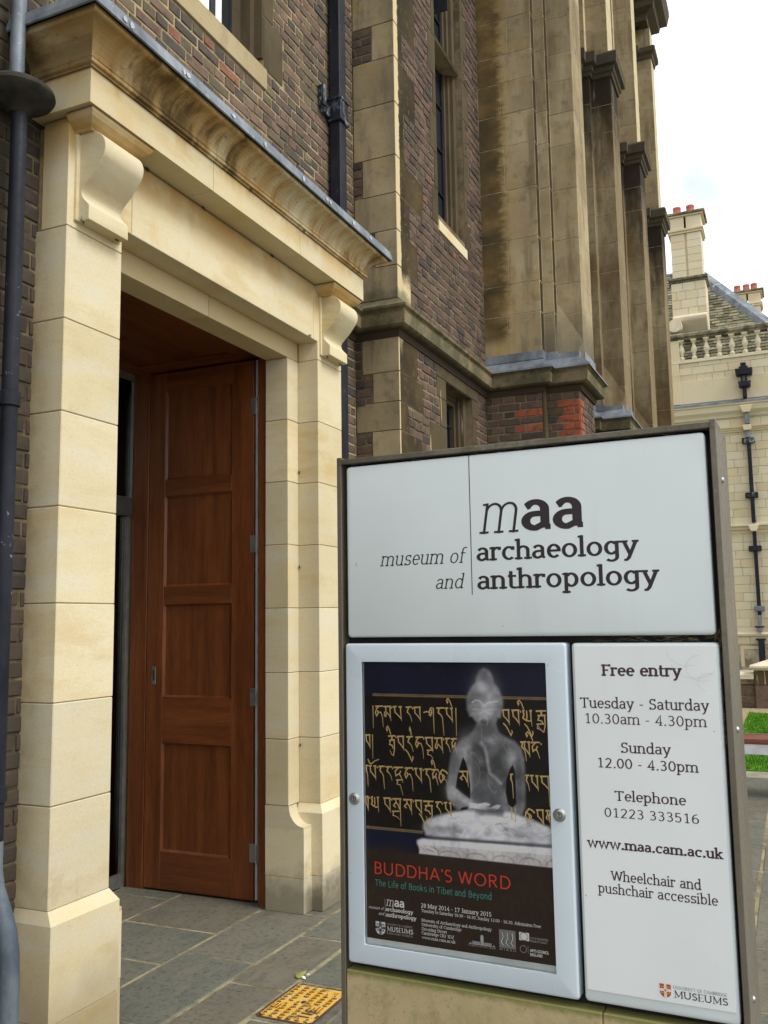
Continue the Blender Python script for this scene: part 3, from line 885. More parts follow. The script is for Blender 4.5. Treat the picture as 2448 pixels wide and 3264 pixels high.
mm.build('casement', M['iron'], rng_)

# buttresses: stepped plan, coursed blocks, cap, upper tier
def bplan(XC, d=0.0, yb=YB + .02):
    return [(XC - .2 + d, yb), (XC - .2 + d, 1.85 + d * .6), (XC - .1 + d, 1.85 + d * .6), (XC - .1 + d, 1.752 + d * .6), (XC + d, 1.752 + d * .6), (XC + d, 1.53 + d * .3),
            (XC + .46 - d * .5, 1.53 + d * .3), (XC + .46 - d * .5, yb)]
XCS = [7.8, 10.0, 12.2, 14.4]
for bi, XC in enumerate(XCS):
    mat = M['butt1'] if bi == 0 else M['butt']
    rb = random.Random(20 + bi)
    if bi == 0: zs = [3.80, 3.86, 4.28, 4.56, 4.97, 5.44, 5.86, 6.17, 6.48, 6.75, 7.1, 7.42, 7.76]
    else: zs = [3.80] + [3.80 + .33 * k for k in range(1, 12)] + [7.76]
    bt = MB().prism(bplan(XC, .0028), 3.70, 7.76).prism(bplan(XC, .0828), 8.0, 11.2)
    bt.build('buttress_core', M['joint_d'], rng_)
    for tier, (zl, d) in enumerate(((zs, 0.0), ([8.03 + .352 * k for k in range(10)], .08))):
        if tier == 1 and bi == 0: zl = [8.03, 9.6, 11.2]
        for k in range(len(zl) - 1):
            a, b = zl[k] + .0018, zl[k + 1] - .0018
            pl = bplan(XC, d, YB + (.02 if bi else .0))
            if k % 2 and tier == 0:
                s = 2.10 + rb.uniform(-.06, .06)
                MB().box(XC - .2, XC - .05, s + .0015, pl[0][1], a, b, .004).build('stone_block', mat, rng_)
                pl = [(pl[0][0], s - .0015)] + pl[1:-1] + [(pl[-1][0], s - .0015)]
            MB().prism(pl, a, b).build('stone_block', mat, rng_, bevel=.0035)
    # weathered foot on the nose
    MB().add([(XC - .1, 1.752, 3.84), (XC - .1, 1.60, 3.84), (XC - .002, 1.752, 4.40), (XC - .002, 1.527, 4.02), (XC + .05, 1.752, 3.84), (XC + .05, 1.527, 3.84), (XC - .02, 1.527, 3.84)],
             [(0, 2, 3, 1), (0, 4, 2), (1, 3, 6), (3, 5, 6), (2, 4, 5, 3), (0, 1, 6, 5, 4)]).build('weathering', mat, rng_)
    # cap
    up = bplan(XC, .0)
    path = up[:7] + [(up[7][0], YB + .02)]
    cap = MB()
    cap.sweep(path, [(-.06, 7.76), (.02, 7.76), (.028, 7.80), (.045, 7.815), (.05, 7.865), (.085, 7.885), (.092, 8.0), (.07, 8.03), (-.12, 8.07)])
    cap.build('buttress_cap', M['cap'], rng_)
    if bi == 3:
        upp = bplan(XC, .08)
        MB().sweep(upp[:7] + [(upp[7][0], YB + .02)], [(-.05, 10.66), (.02, 10.66), (.03, 10.72), (.07, 10.76), (.075, 10.83), (.02, 10.87), (-.05, 10.87)]).build('buttress_capital', M['cap'], rng_)
# walls between the buttresses, with their tall windows
core = MB()
wallx = [(8.262, 9.8), (10.462, 12.0), (12.662, 14.2)]
for a, b in wallx:
    wall_grid(core, a, b, -.02, 11.2, YB + .01, YB + .5, [((a + b) / 2 - .36, (a + b) / 2 + .36, 4.6, 9.6), ((a + b) / 2 - .3, (a + b) / 2 + .3, 2.0, 3.46)])
core.box(14.862, 15.0, YB + .01, 2.9, -.02, 11.2)
core.build('range_wall', M['bayfront'], rng_)
for a, b in wallx:
    c = (a + b) / 2
    MB().box(c - .36, c + .36, 2.60, 2.61, 4.6, 9.6).build('glazing', M['glass'], rng_)
    MB().box(c - .3, c + .3, 2.60, 2.61, 2.0, 3.46).build('glazing', M['glass'], rng_)
    MB().box(c - .02, c + .02, 2.55, 2.598, 4.6, 9.6).box(c - .36, c - .021, 2.57, 2.598, 7.0, 7.05).box(c + .021, c + .36, 2.57, 2.598, 7.0, 7.05).build('mullion', M['bay'], rng_)
    MB().box(a, b, 1.9, YB, -.02, 3.56).build('plinth_wall', M['bayfront'], rng_) if False else None
for XC in XCS[1:]:
    MB().box(XC - .2, XC + .46, 1.56, YB + .01, -.02, 3.60).build('buttress_foot', M['bayfront'], rng_)
# string course, wrapping bay and buttresses
def spath(z=0):
    p = [(5.18, YW), (XR, YW), (XR, YB), (7.6, YB), (7.6, 1.85), (7.68, 1.85), (7.68, 1.55), (8.30, 1.55), (8.30, YB)]
    for XC in XCS[1:]: p += [(XC - .2, YB), (XC - .2, 1.85), (XC - .1, 1.85), (XC - .1, 1.55), (XC + .48, 1.55), (XC + .48, YB)]
    return p
sc_prof = [(-.04, 3.553), (.010, 3.553), (.016, 3.600), (.062, 3.612), (.080, 3.622), (.086, 3.700), (.074, 3.708), (.078, 3.722), (.098, 3.736), (.100, 3.752), (-.004, 3.832), (-.04, 3.832)]
MB().sweep(spath(), sc_prof).build('string_course', M['string'], rng_)
for k, XC in enumerate(XCS):
    if k == 0: p = [(7.6, YB - .004), (7.6, 1.85), (7.68, 1.85), (7.68, 1.55), (8.30, 1.55), (8.30, YB - .1)]
    else: p = [(XC - .2, YB - .1), (XC - .2, 1.85), (XC - .1, 1.85), (XC - .1, 1.55), (XC + .48, 1.55), (XC + .48, YB - .1)]
    MB().sweep(p, [(-.004, 3.834), (.104, 3.750), (.108, 3.738), (.112, 3.740), (.108, 3.758), (.004, 3.850), (.004, 3.90), (-.004, 3.90)]).build('lead_flashing', M['lead'], rng_)
    pl = bplan(XC, 0)
    MB().sweep(pl[:7], [(.002, 3.85), (.012, 3.85), (.010, 3.925 - .0), (.002, 3.925)]).build('lead_upstand', M['lead'], rng_)
# main cornice
pc = [(5.18, YW), (XR, YW), (XR, YB), (7.6, YB)]
for XC in XCS: pc += [(XC - .12, YB), (XC - .12, 1.59), (XC + .42, 1.59), (XC + .42, YB)]
pc += [(15.0, YB), (15.0, 4.0)]
pc2 = [p for p in pc if p != (7.6, YB)]
MB().sweep(pc2, [(-.3, 11.2), (.02, 11.2), (.03, 11.30), (.14, 11.36), (.16, 11.46), (.26, 11.52), (.30, 11.72), (.30, 11.80), (-.3, 11.86)]).build('main_cornice', M['cap'], rng_)
# ------------------------------------------------------------------ stone doorway
YF = 2.53
XL0, XL1, XL2 = 2.643, 2.968, 3.095
XRr0, XRr1, XRr2 = 5.053, 4.740, 4.613
dwy = thing('stone_doorway', (3.85, YF, 0), 'cream limestone doorway with scroll brackets under a stained projecting cornice', 'doorway')
zc_ = [0.575, .943, 1.318, 1.689, 2.059, 2.431, 2.802, 3.182]
core = MB()
core.box(XL0 + .005, XL1 - .005, YF + .005, 2.80, 0, 3.62).box(XL1 - .006, XL2 - .005, 2.671, 2.80, 0, 3.18)
core.box(XRr1 + .005, XRr0 - .005, YF + .005, 2.80, 0, 3.62).box(XRr2 + .005, XRr1 + .006, 2.671, 2.80, 0, 3.18)
core.box(XL1, XRr1, YF + .005, 2.66, 3.30, 3.62).box(XL1, XRr1, 2.671, 2.80, 3.186, 3.6)
core.build('joint_mortar', M['joint'], dwy)
G = .0014
def pier_blocks(z0, z1):
    a, b = z0 + G, z1 - G
    MB().prism([(XL0, YF), (XL1, YF), (XL1, 2.666), (XL1 - .05, 2.82), (XL0, 2.82)], a, b).build('stone_block', M['pier'], dwy, bevel=random.uniform(.0018, .0042))
    MB().prism([(XL1 + .001, 2.666), (XL2, 2.666), (XL2, 2.82), (XL1 - .045, 2.82)], a, b).build('stone_block', M['pier'], dwy, bevel=random.uniform(.0018, .0042))
    MB().prism([(XRr1, YF), (XRr0, YF), (XRr0, 2.82), (XRr1 + .05, 2.82), (XRr1, 2.667)], a, b).build('stone_block', M['pier'], dwy, bevel=random.uniform(.0018, .0042))
    MB().prism([(XRr2, 2.666), (XRr1 - .001, 2.666), (XRr1 + .045, 2.82), (XRr2, 2.82)], a, b).build('stone_block', M['pier'], dwy, bevel=random.uniform(.0018, .0042))
for a, b in zip(zc_, zc_[1:]): pier_blocks(a, b)
# plinths
PLp = [(2.628, 2.50), (2.996, 2.50), (2.996, 2.57), (XL2, 2.57), (XL2, 2.82), (2.628, 2.82)]
PLt = [(XL0, YF), (XL1, YF), (XL1, 2.666), (XL2, 2.666), (XL2, 2.82), (XL0, 2.82)]
PRp = [(XRr2, 2.57), (4.702, 2.57), (4.702, 2.50), (5.085, 2.50), (5.085, 2.82), (XRr2, 2.82)]
PRt = [(XRr2, 2.666), (XRr1, 2.666), (XRr1, YF), (XRr0, YF), (XRr0, 2.82), (XRr2, 2.82)]
for P, T, xi, xo, s in ((PLp, PLt, XL2, 2.996, 1), (PRp, PRt, XRr2, 4.702, -1)):
    MB().prism(P, 0, .190 - G).build('plinth_stone', M['pier'], dwy, bevel=.0025)
    O = [P[0], P[1], (P[1][0], 2.80), (P[0][0], 2.80)] if s > 0 else [P[2], P[3], (P[3][0], 2.80), (P[2][0], 2.80)]
    OT = [T[0], T[1], (T[1][0], 2.80), (T[0][0], 2.80)] if s > 0 else [T[2], T[3], (T[3][0], 2.80), (T[2][0], 2.80)]
    MB().prism(P, .190 + G, .450).prism(O, .450, .530).prism(O, .530, .5755, top=OT).build('plinth_stone', M['pier'], dwy)
    cv = [(2.82, .450), (2.571, .450)]
    for k in range(9):
        q = math.radians(90 * k / 8); cv.append((2.665 - .094 * (1 - math.cos(math.pi / 2 - q)), .574 - .108 * math.sin(math.pi / 2 - q)))
    cv += [(2.82, .574)]
    MB().prism_x(cv, min(xi, xo), max(xi, xo)).build('scooped_stop', M['pier'], dwy, smooth=True)
# top blocks of the piers with a shoulder, frieze stones
for X0, X1, X2 in ((XL0, XL1, 3.028), (XRr0, XRr1, 4.690)):
    poly = [(X0, 3.182 + G), (X1, 3.182 + G), (X1, 3.294), (X2, 3.294), (X2, 3.640), (X0, 3.640)]
    if X0 > X1: poly = poly[::-1]
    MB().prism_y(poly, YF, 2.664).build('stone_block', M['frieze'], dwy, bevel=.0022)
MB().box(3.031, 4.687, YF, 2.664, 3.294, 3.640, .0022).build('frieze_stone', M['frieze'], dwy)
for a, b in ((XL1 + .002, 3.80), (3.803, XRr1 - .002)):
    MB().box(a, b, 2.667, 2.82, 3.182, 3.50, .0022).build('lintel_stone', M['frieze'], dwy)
# abacus mouldings and scroll corbels
def corbel(cx, w=.236):
    x0, x1 = cx - w / 2, cx + w / 2
    ab = [(YF + .0, 3.640), (2.392, 3.640), (2.394, 3.628), (2.402, 3.618), (2.420, 3.604), (2.440, 3.590), (2.446, 3.583), (YF, 3.583)]
    m = MB()
    # return moulding on three sides, by sweep
    m.sweep([(x0 - .012, YF - .0005), (x0 - .012, 2.455), (x1 + .012, 2.455), (x1 + .012, YF - .0005)],
            [(-.06, 3.6395), (.060, 3.6395), (.058, 3.628), (.046, 3.612), (.026, 3.596), (.008, 3.588), (.004, 3.581), (-.06, 3.581)])
    m.build('corbel_moulding', M['frieze'], dwy)
    pr = []
    def arc(cy, cz, r, a0, a1, n, ez=1.0):
        for k in range(n + 1):
            a = math.radians(a0 + (a1 - a0) * k / n); pr.append((cy + r * math.cos(a), cz + r * ez * math.sin(a)))
    pr.append((YF + .03, 3.5815)); pr.append((2.470, 3.5815))
    arc(2.466, 3.504, .0775, 90, 212, 14)                 # upper scroll bulging out to the street
    q = pr[-1]
    # sweep in to the waist, out again over the lower roll
    tgt = [(2.424, 3.432), (2.450, 3.400), (2.480, 3.372), (2.500, 3.352), (2.507, 3.335), (2.502, 3.316), (2.488, 3.298), (2.474, 3.284), (2.4655, 3.274), (2.4655, 3.2135), (YF + .03, 3.2135)]
    # keep the upper roll depth
    pr2 = [(y, z) for y, z in pr] + tgt
    MB().prism_x(pr2, x0, x1).build('scroll_corbel', M['cream'], dwy, bevel=.002, smooth=True)
    MB().box(x0 - .016, x1 + .016, YF - .012, YF + .02, 3.2138, 3.580, .002).build('corbel_back', M['cream'], dwy)
corbel(2.812); corbel(4.895)
# cornice: fascia stones, cyma stones, lead
base = [(XL0, 2.69), (XL0, 2.43), (XRr0, 2.43), (XRr0, 2.69)]
fas = [(-.30, 3.6415), (.043, 3.6415), (.043, 3.786), (-.30, 3.786)]
cym = [(-.28, 3.788), (.050, 3.788), (.050, 3.797), (.062, 3.799), (.064, 3.812), (.056, 3.820)]
for k in range(9):
    a = k / 8
    cym.append((.060 + .098 * (1 - math.cos(a * math.pi / 2)) ** .9, 3.822 + .092 * math.sin(a * math.pi / 2) ** 1.0))
cym += [(.166, 3.918), (.166, 3.938), (-.28, 3.960)]
def seg(cuts, prof, name, mat):
    cuts = [None] + cuts + [None]
    for a, b in zip(cuts, cuts[1:]):
        p = []
        if a is None: p += [(XL0, 2.688), (XL0, 2.43)]
        else: p += [(a + G, 2.43)]
        if b is None: p += [(XRr0, 2.43), (XRr0, 2.688)]
        else: p += [(b - G, 2.43)]
        MB().sweep(p, prof).build(name, mat, dwy)
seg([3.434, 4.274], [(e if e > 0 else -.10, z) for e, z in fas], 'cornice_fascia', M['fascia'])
seg([3.069, 3.52, 3.958, 4.46], [(e if e > 0 else -.10, z) for e, z in cym], 'cornice_stone', M['cornice'])
MB().box(XL0 - .03, XRr0 + .03, 2.536, 2.688, 3.6425, 3.93).build('cornice_core', M['cream'], dwy)
MB().sweep(base, [(-.26, 4.030), (.168, 3.9585), (.175, 3.938), (.185, 3.930), (.190, 3.934), (.186, 3.962), (.184, 3.968), (.178, 3.992), (.168, 3.998), (-.26, 4.045)]).build('lead_capping', M['lead'], dwy)
rl = random.Random(9)
for x in (2.62, 2.66, 3.0, 3.03, 3.38, 3.66, 4.05, 4.32, 4.36, 4.66, 4.9):
    w = rl.uniform(.010, .017); h = rl.uniform(.010, .020)
    n = 9; pts = []
    for k in range(n):
        a = 2 * math.pi * k / n; pts.append((x + w * math.cos(a) * rl.uniform(.8, 1.1), 3.955 + h * math.sin(a) * rl.uniform(.8, 1.1)))
    MB().prism_y([(a, max(3.9345, min(3.966, b))) for a, b in pts], 2.2370, 2.2395).build('lead_dot', M['clip'], dwy)
# timber lining: frames, ceiling, reveals
def frame_member(*a, mat='oak', n='door_frame', b=.003): return MB().box(*a, b).build(n, M[mat], dwy)
frame_member(4.668, 4.76, 2.822, 2.903, 0.0, 3.245)
frame_member(2.95, 3.076, 2.822, 2.905, 0.0, 3.245)
frame_member(3.078, 4.630, 2.822, 2.905, 3.226, 3.30, mat='oak_x')
frame_member(4.690, 4.76, 3.742, 3.868, 0.0, 3.245, n='lining_board')
frame_member(2.95, 3.02, 3.742, 3.868, 0.0, 3.245, n='lining_board')
frame_member(4.745, 4.76, 2.906, 3.741, 0.0, 3.245, n='lining_board')
frame_member(2.95, 2.965, 2.906, 3.741, 0.0, 3.245, n='lining_board')
frame_member(3.022, 4.743, 2.908, 3.04, 3.238, 3.262, mat='oak_x', n='ceiling_board')
frame_member(3.022, 4.743, 3.74, 3.868, 3.238, 3.262, mat='oak_x', n='ceiling_board')
frame_member(3.022, 3.20, 3.042, 3.738, 3.238, 3.262, mat='oak_h', n='ceiling_board')
frame_member(4.57, 4.743, 3.042, 3.738, 3.238, 3.262, mat='oak_h', n='ceiling_board')
frame_member(3.15, 4.60, 3.03, 3.75, 3.255, 3.27, mat='oak_x', n='ceiling_panel')
# the two leaves, folded back against the linings
def door_leaf(X, s):
    """Leaf in the plane x=X, face towards -s; part with rails, stiles and panels as its children."""
    xf, xb = X, X + s * .052
    d = MB().box(X + s * .020, X + s * .032, 3.00, 3.70, .05, 3.19)
    leaf = d.build('door_leaf', M['oak'], dwy)
    for y0, y1 in ((2.950, 3.108), (3.612, 3.736)): MB().box(xf, xb, y0, y1, .014, 3.222, .002).build('stile', M['oak'], leaf)
    for z0, z1 in ((.014, .235), (.880, 1.160), (1.728, 1.842), (2.412, 2.522), (3.092, 3.222)):
        MB().box(xf + s * .0005, xb - s * .0005, 3.1085, 3.6115, z0, z1, .002).build('rail', M['oak_h'], leaf)
    for z0, z1 in ((.235, .880), (1.160, 1.728), (1.842, 2.412), (2.522, 3.092)):
        MB().box(X + s * .013, X + s * .020, 3.112, 3.608, z0 + .003, z1 - .003, .001).build('door_panel', M['oak'], leaf)
        bd = MB()
        bd.prism([(X + s * .001, 3.6115), (X + s * .013, 3.600), (X + s * .0185, 3.6115)], z0, z1)
        bd.prism([(X + s * .001, 3.1085), (X + s * .013, 3.120), (X + s * .0185, 3.1085)], z0, z1)
        bd.prism_y([(X + s * .001, z0), (X + s * .013, z0 + .012), (X + s * .0185, z0)], 3.12, 3.60)
        bd.prism_y([(X + s * .001, z1), (X + s * .013, z1 - .012), (X + s * .0185, z1)], 3.12, 3.60)
        bd.build('panel_moulding', M['oak'], leaf)
    for zh in (2.93, 2.08, 1.17, .28):
        h = MB().box(X - s * .003, X + s * .0005, 2.933, 2.972, zh - .052, zh + .052).box(X - s * .003, X + s * .0005, 2.885, 2.919, zh - .052, zh + .052)
        for k in range(5): h.lathe((X - s * .004, 2.9265, zh - .052 + k * .0208), [(.0085, .001), (.0085, .0195)], 10)
        h.build('hinge', M['steel'], leaf, bevel=0)
    MB().box(X + s * .001, X + s * .03, 2.921, 2.936, .02, 3.22).build('edge_strip', M['clip'], leaf)
    MB().box(X - s * .002, X + s * .002, 3.663, 3.695, 1.235, 1.345, .001).build('lock_plate', M['steel'], leaf)
    MB().box(X - s * .0035, X - s * .0021, 3.675, 3.683, 1.262, 1.322).build('keyhole', M['dark'], leaf)
door_leaf(4.690, 1); door_leaf(3.020, -1)
# glazed screen behind
YG = 3.88
scr = MB()
scr.box(4.655, 4.687, YG, YG + .05, 0, 2.30).box(3.02, 3.055, YG, YG + .05, 0, 2.30).box(3.84, 3.872, YG + .002, YG + .048, 0, 2.30)
scr.box(3.056, 3.839, YG + .004, YG + .046, .004, .085).box(3.873, 4.654, YG + .004, YG + .046, .004, .085)
scr.box(4.700, 4.745, YG, YG + .05, 2.425, 3.25).box(2.965, 3.01, YG, YG + .05, 2.425, 3.25).box(3.011, 4.699, YG + .003, YG + .047, 3.205, 3.25)
scr.build('screen_frame', M['steel'], dwy)
MB().box(2.965, 4.745, YG - .012, YG + .06, 2.302, 2.424, .003).build('transom', M['steel_d'], dwy)
def m_door_glass(tint=(.72, .78, .74, 1), ior=1.5):
    t = NT('clear door glass', .03, 0, .5)
    gl_ = t.n('ShaderNodeBsdfGlossy'); gl_.inputs['Roughness'].default_value = .02
    tr = t.n('ShaderNodeBsdfTransparent'); tr.inputs[0].default_value = tint
    fr = t.n('ShaderNodeFresnel'); fr.inputs[0].default_value = ior
    ms = t.n('ShaderNodeMixShader'); o = t.t.nodes['Material Output']
    t.put(ms.inputs[0], fr.outputs[0]); t.put(ms.inputs[1], tr.outputs[0]); t.put(ms.inputs[2], gl_.outputs[0]); t.put(o.inputs[0], ms.outputs[0])
    return t.m
M['doorglass'] = m_door_glass(); M['caseglass'] = m_door_glass((.99, .99, .99, 1), 1.17)
for a, b in ((3.056, 3.839), (3.873, 4.654)): MB().box(a, b, YG + .02, YG + .028, .086, 2.30).build('glass_pane', M['doorglass'], dwy)
MB().box(3.011, 4.699, YG + .02, YG + .028, 2.426, 3.204).build('glass_pane', M['doorglass'], dwy)
# lobby beyond the glass
lob = MB().box(2.4, 2.5, 3.94, 8.0, 0, 3.6).box(5.4, 5.5, 3.94, 8.0, 0, 3.6).box(2.4, 5.5, 8.0, 8.1, 0, 3.6).box(2.4, 5.5, 3.94, 5.6, 3.6, 3.7).box(2.4, 5.5, 7.6, 8.1, 3.6, 3.7).box(2.4, 5.5, 3.94, 8.1, -.02, .004)  # unseen ceiling gap added to bring daylight onto the back wall
lob.box(2.5, 2.96, 3.94, 3.99, 0, 3.6).box(4.76, 5.4, 3.94, 3.99, 0, 3.6).box(2.96, 4.76, 3.94, 3.99, 3.26, 3.6)
M['lobby'] = m_plain('olive lobby wall', (.42, .42, .24), .8)
lob.build('lobby', M['lobby'], dwy)
MB().box(4.30, 5.3, 5.0, 5.06, .01, 1.98, .004).build('display_case', M['dark'], dwy)
MB().box(2.42, 5.48, 4.0, 7.98, .006, .012).build('lobby_floor', M['dark'], dwy)

# spiders' threads and grime caught in the mouldings
sw_ = random.Random(31); cwm = MB()
for (x, y, z) in ((2.70, 2.505, 3.215), (2.90, 2.50, 3.212), (3.12, 2.526, 3.634), (3.55, 2.526, 3.635), (4.2, 2.526, 3.635), (4.63, 2.526, 3.3), (4.80, 2.50, 3.21), (4.98, 2.50, 3.21), (3.75, 2.38, 3.79), (4.3, 2.38, 3.79), (4.735, 2.66, 2.5), (4.735, 2.66, 1.93), (4.735, 2.66, .9)):
    for _ in range(12):
        p = Vector((x, y, z)); q = [p + Vector((sw_.gauss(0, .008), -abs(sw_.gauss(0, .003)), sw_.gauss(0, .006))) for _ in range(3)]
        cwm.tube(q, .0007, 3)
tag(cwm.build('cobweb_grime', m_plain('grime', (.05, .035, .02), .95), dwy), kind='stuff')

# access plate in the paving
plate = thing('access_plate', (3.575, 2.01, 0), 'rusty yellow cast iron access plate set in the flagstones before the doorway', 'access plate')
t = NT('worn yellow paint on iron', .75, spec=.3)
a = t.noise(17, 5, .7); b = t.noise(70, 4, .7)
c = t.mix(t.rng(a, .40, .62), (.68, .38, .035), (.60, .42, .14))
c = t.mix(t.rng(b, .56, .66), c, (.30, .13, .035))
c = t.mix(t.rng(t.noise(9, 4, off=(4, 4, 0)), .60, .70), c, (.12, .085, .04))
x_, y_, z_ = t.xyz()
side = t.ma('MULTIPLY', t.rng(t.nrm()[2], .93, .75), t.rng(z_, .012, .006))
c = t.mix(t.ma('MULTIPLY', side, .9), c, (.15, .075, .02))
M['yellow'] = t.out(c, None, t.bump(b, .5, .003))
MB().box(3.375, 3.775, 1.823, 2.135, -.02, -.0006).build('plate_surround', m_mortar('plate cement', (.21, .20, .16)), plate)
def oct_(x0, x1, y0, y1, c): return [(x0 + c, y0), (x1 - c, y0), (x1, y0 + c), (x1, y1 - c), (x1 - c, y1), (x0 + c, y1), (x0, y1 - c), (x0, y0 + c)]
PX0, PX1, PY0, PY1 = 3.405, 3.748, 1.875, 2.118
MB().prism(oct_(PX0 - .014, PX1 + .014, PY0 - .012, PY1 + .012, .02), -.004, .0005).build('plate_frame', m_plain('rusted iron', (.075, .035, .02), .9, sc=30), plate)
MB().prism(oct_(PX0, PX1, PY0, PY1, .022), -.002, .002).build('plate_lid', M['yellow'], plate)
tr_ = MB(); pr_ = random.Random(4)
nx, ny = 12, 6
for i in range(nx):
    for j in range(ny):
        cx = PX0 + .018 + i * (PX1 - PX0 - .036) / (nx - 1); cy = PY0 + .02 + j * (PY1 - PY0 - .04) / (ny - 1)
        if 1 <= i <= 5 and j <= 1: continue
        if i in (6, 7) and j == 3: continue
        if pr_.random() < .06: continue
        # small raised crescent
        n = 6; r0 = .0130; w = .0040
        ang = (.5 if (i + j) % 2 else .2) + pr_.uniform(-.2, .2)
        pts = []
        for k in range(n + 1):
            a = ang + math.pi * 1.15 * k / n; pts.append((cx + r0 * math.cos(a), cy + r0 * .85 * math.sin(a) , w * (1 - abs(k - n / 2) / n)))
        vs = []
        for (px, py, pw), k in zip(pts, range(n + 1)):
            a = ang + math.pi * 1.15 * k / n; dx, dy = math.cos(a), math.sin(a)
            for rr_, zz in ((-pw, .0015), (-pw * .5, .0085), (pw * .5, .0085), (pw, .0015)): vs.append((px + dx * rr_, py + dy * rr_, zz))
        fs = []
        for k in range(n):
            for q in range(3): fs.append((k * 4 + q, (k + 1) * 4 + q, (k + 1) * 4 + q + 1, k * 4 + q + 1))
        tr_.add(vs, fs)
tag(tr_.build('tread', M['yellow'], plate), kind='stuff')
for q in ((3.452, 3.4604, 1.905, 1.955), (3.482, 3.4904, 1.905, 1.955), (3.510, 3.545, 1.925, 1.930), (3.510, 3.545, 1.945, 1.950), (3.500, 3.565, 1.893, 1.898), (3.500, 3.565, 1.909, 1.914), (3.49, 3.53, 2.060, 2.066), (3.49, 3.53, 2.078, 2.084), (3.49, 3.53, 2.094, 2.100)):
    MB().box(*q, .0021, .009, .001).build('raised_bar', M['yellow'], plate)
MB().lathe((3.585, 2.0, .002), [(.013, 0), (.013, .0012)], 12).box(3.46, 3.49, 1.876, 1.884, .0021, .0032).build('lifting_hole', M['dark'], plate)

leafm = m_plain('dry yellow green leaf', (.26, .27, .06), .8)
lf = MB(); pts = [(3.800, 2.150), (3.815, 2.172), (3.842, 2.182), (3.872, 2.178), (3.892, 2.155), (3.870, 2.150), (3.858, 2.136), (3.836, 2.142), (3.822, 2.136)]
lf.add([(x, y, .004 + .006 * ((i * 37) % 5) / 5) for i, (x, y) in enumerate(pts)] + [(3.842, 2.158, .014)], [(i, (i + 1) % 9, 9) for i in range(9)])
lo = lf.build('fallen_leaf', leafm)
tag(lo, 'curled yellow green leaf lying on the flagstones beside the yellow plate', 'leaf', kind=None)
lw = MB(); rw = random.Random(8)
for k in range(2):
    c = Vector((3.812 + .028 * k, 2.126 - .01 * k, .010))
    vs = [(c.x + .013 * math.cos(a) * rw.uniform(.6, 1.1), c.y + .012 * math.sin(a) * rw.uniform(.6, 1.1), rw.uniform(.002, .018)) for a in [i * 1.047 for i in range(6)]] + [(c.x, c.y, .016)]
    lw.add(vs, [(i, (i + 1) % 6, 6) for i in range(6)])
tag(lw.build('paper_scrap', m_plain('white paper', (.75, .78, .85), .7)), 'crumpled scrap of white and blue paper beside the yellow plate', 'litter')

# ------------------------------------------------------------------ downpipes
t = NT('weathered grey blue paint', .6, spec=.3)
a = t.noise(6, 5, .65, stretch=(1, 1, .45)); b = t.noise(50, 4, .7)
c = t.ramp(a, [(.3, (.035, .048, .075)), (.5, (.075, .095, .120)), (.7, (.150, .180, .195))])
c = t.mix(t.rng(b, .62, .72, 0, .5), c, (.02, .02, .03))
M['shoe'] = t.out(c, None, t.bump(b, .2, .002))
pc_ = Vector((2.452, 2.60, 0))
lp = thing('downpipe', (2.452, 2.60, 0), 'round black painted downpipe with a flat hopper, left of the cream doorway', 'downpipe')
R0 = .0305
MB().tube([(2.452, 2.60, .80), (2.452, 2.60, 3.60)], R0, 20).build('pipe', M['iron'], lp, smooth=True)
MB().tube([(2.446, 2.615, 3.69), (2.446, 2.615, 6.5)], R0 * .92, 18).build('upper_pipe', M['lead'], lp, smooth=True)
sp = [(2.452, 2.60, .86), (2.452, 2.60, .76), (2.449, 2.585, .70), (2.444, 2.545, .63), (2.440, 2.515, .57), (2.438, 2.500, .50), (2.438, 2.495, .40), (2.438, 2.495, .02)]
MB().tube(sp, [R0 * 1.0, R0 * 1.05, R0 * 1.08, R0 * 1.1, R0 * 1.12, R0 * 1.12, R0 * 1.12, R0 * 1.12], 20).build('shoe', M['shoe'], lp, smooth=True)
for zc in (2.44, 1.02): MB().lathe((2.452, 2.60, zc - .03), [(R0, 0), (R0 + .008, .004), (R0 + .008, .055), (R0, .06)], 20).box(2.41, 2.425, 2.60, 2.69, zc - .02, zc + .02).build('pipe_collar', M['iron'], lp, smooth=True)
MB().lathe((2.448, 2.607, 3.58), [(.034, -.02), (.042, -.01), (.060, .004), (.095, .020), (.128, .040), (.138, .056), (.136, .070), (.122, .084), (.088, .096), (.048, .108), (.036, .120), (.032, .135)], 32).build('hopper', m_plain('mossy weathered lead', (.026, .023, .016), .9, var=.4, sc=25, bump=.6), lp, smooth=True)
sq = thing('square_downpipe', (5.25, 2.63, 0), 'square black downpipe with a bracket, in the brick corner beside the bay', 'downpipe')
MB().box(5.197, 5.292, 2.590, 2.672, 3.90, 9.3, .006).build('pipe', M['iron'], sq)
MB().box(5.205, 5.300, 2.600, 2.676, .3, 3.66, .006).build('lower_pipe', M['iron'], sq)
MB().prism([(5.20, 2.55), (5.30, 2.55), (5.32, 2.60), (5.32, 2.68), (5.18, 2.68), (5.18, 2.60)], 3.60, 3.70).prism([(5.20, 2.58), (5.30, 2.58), (5.30, 2.68), (5.20, 2.68)], 3.70, 3.90).build('hopper', M['iron_p'], sq, bevel=.004)
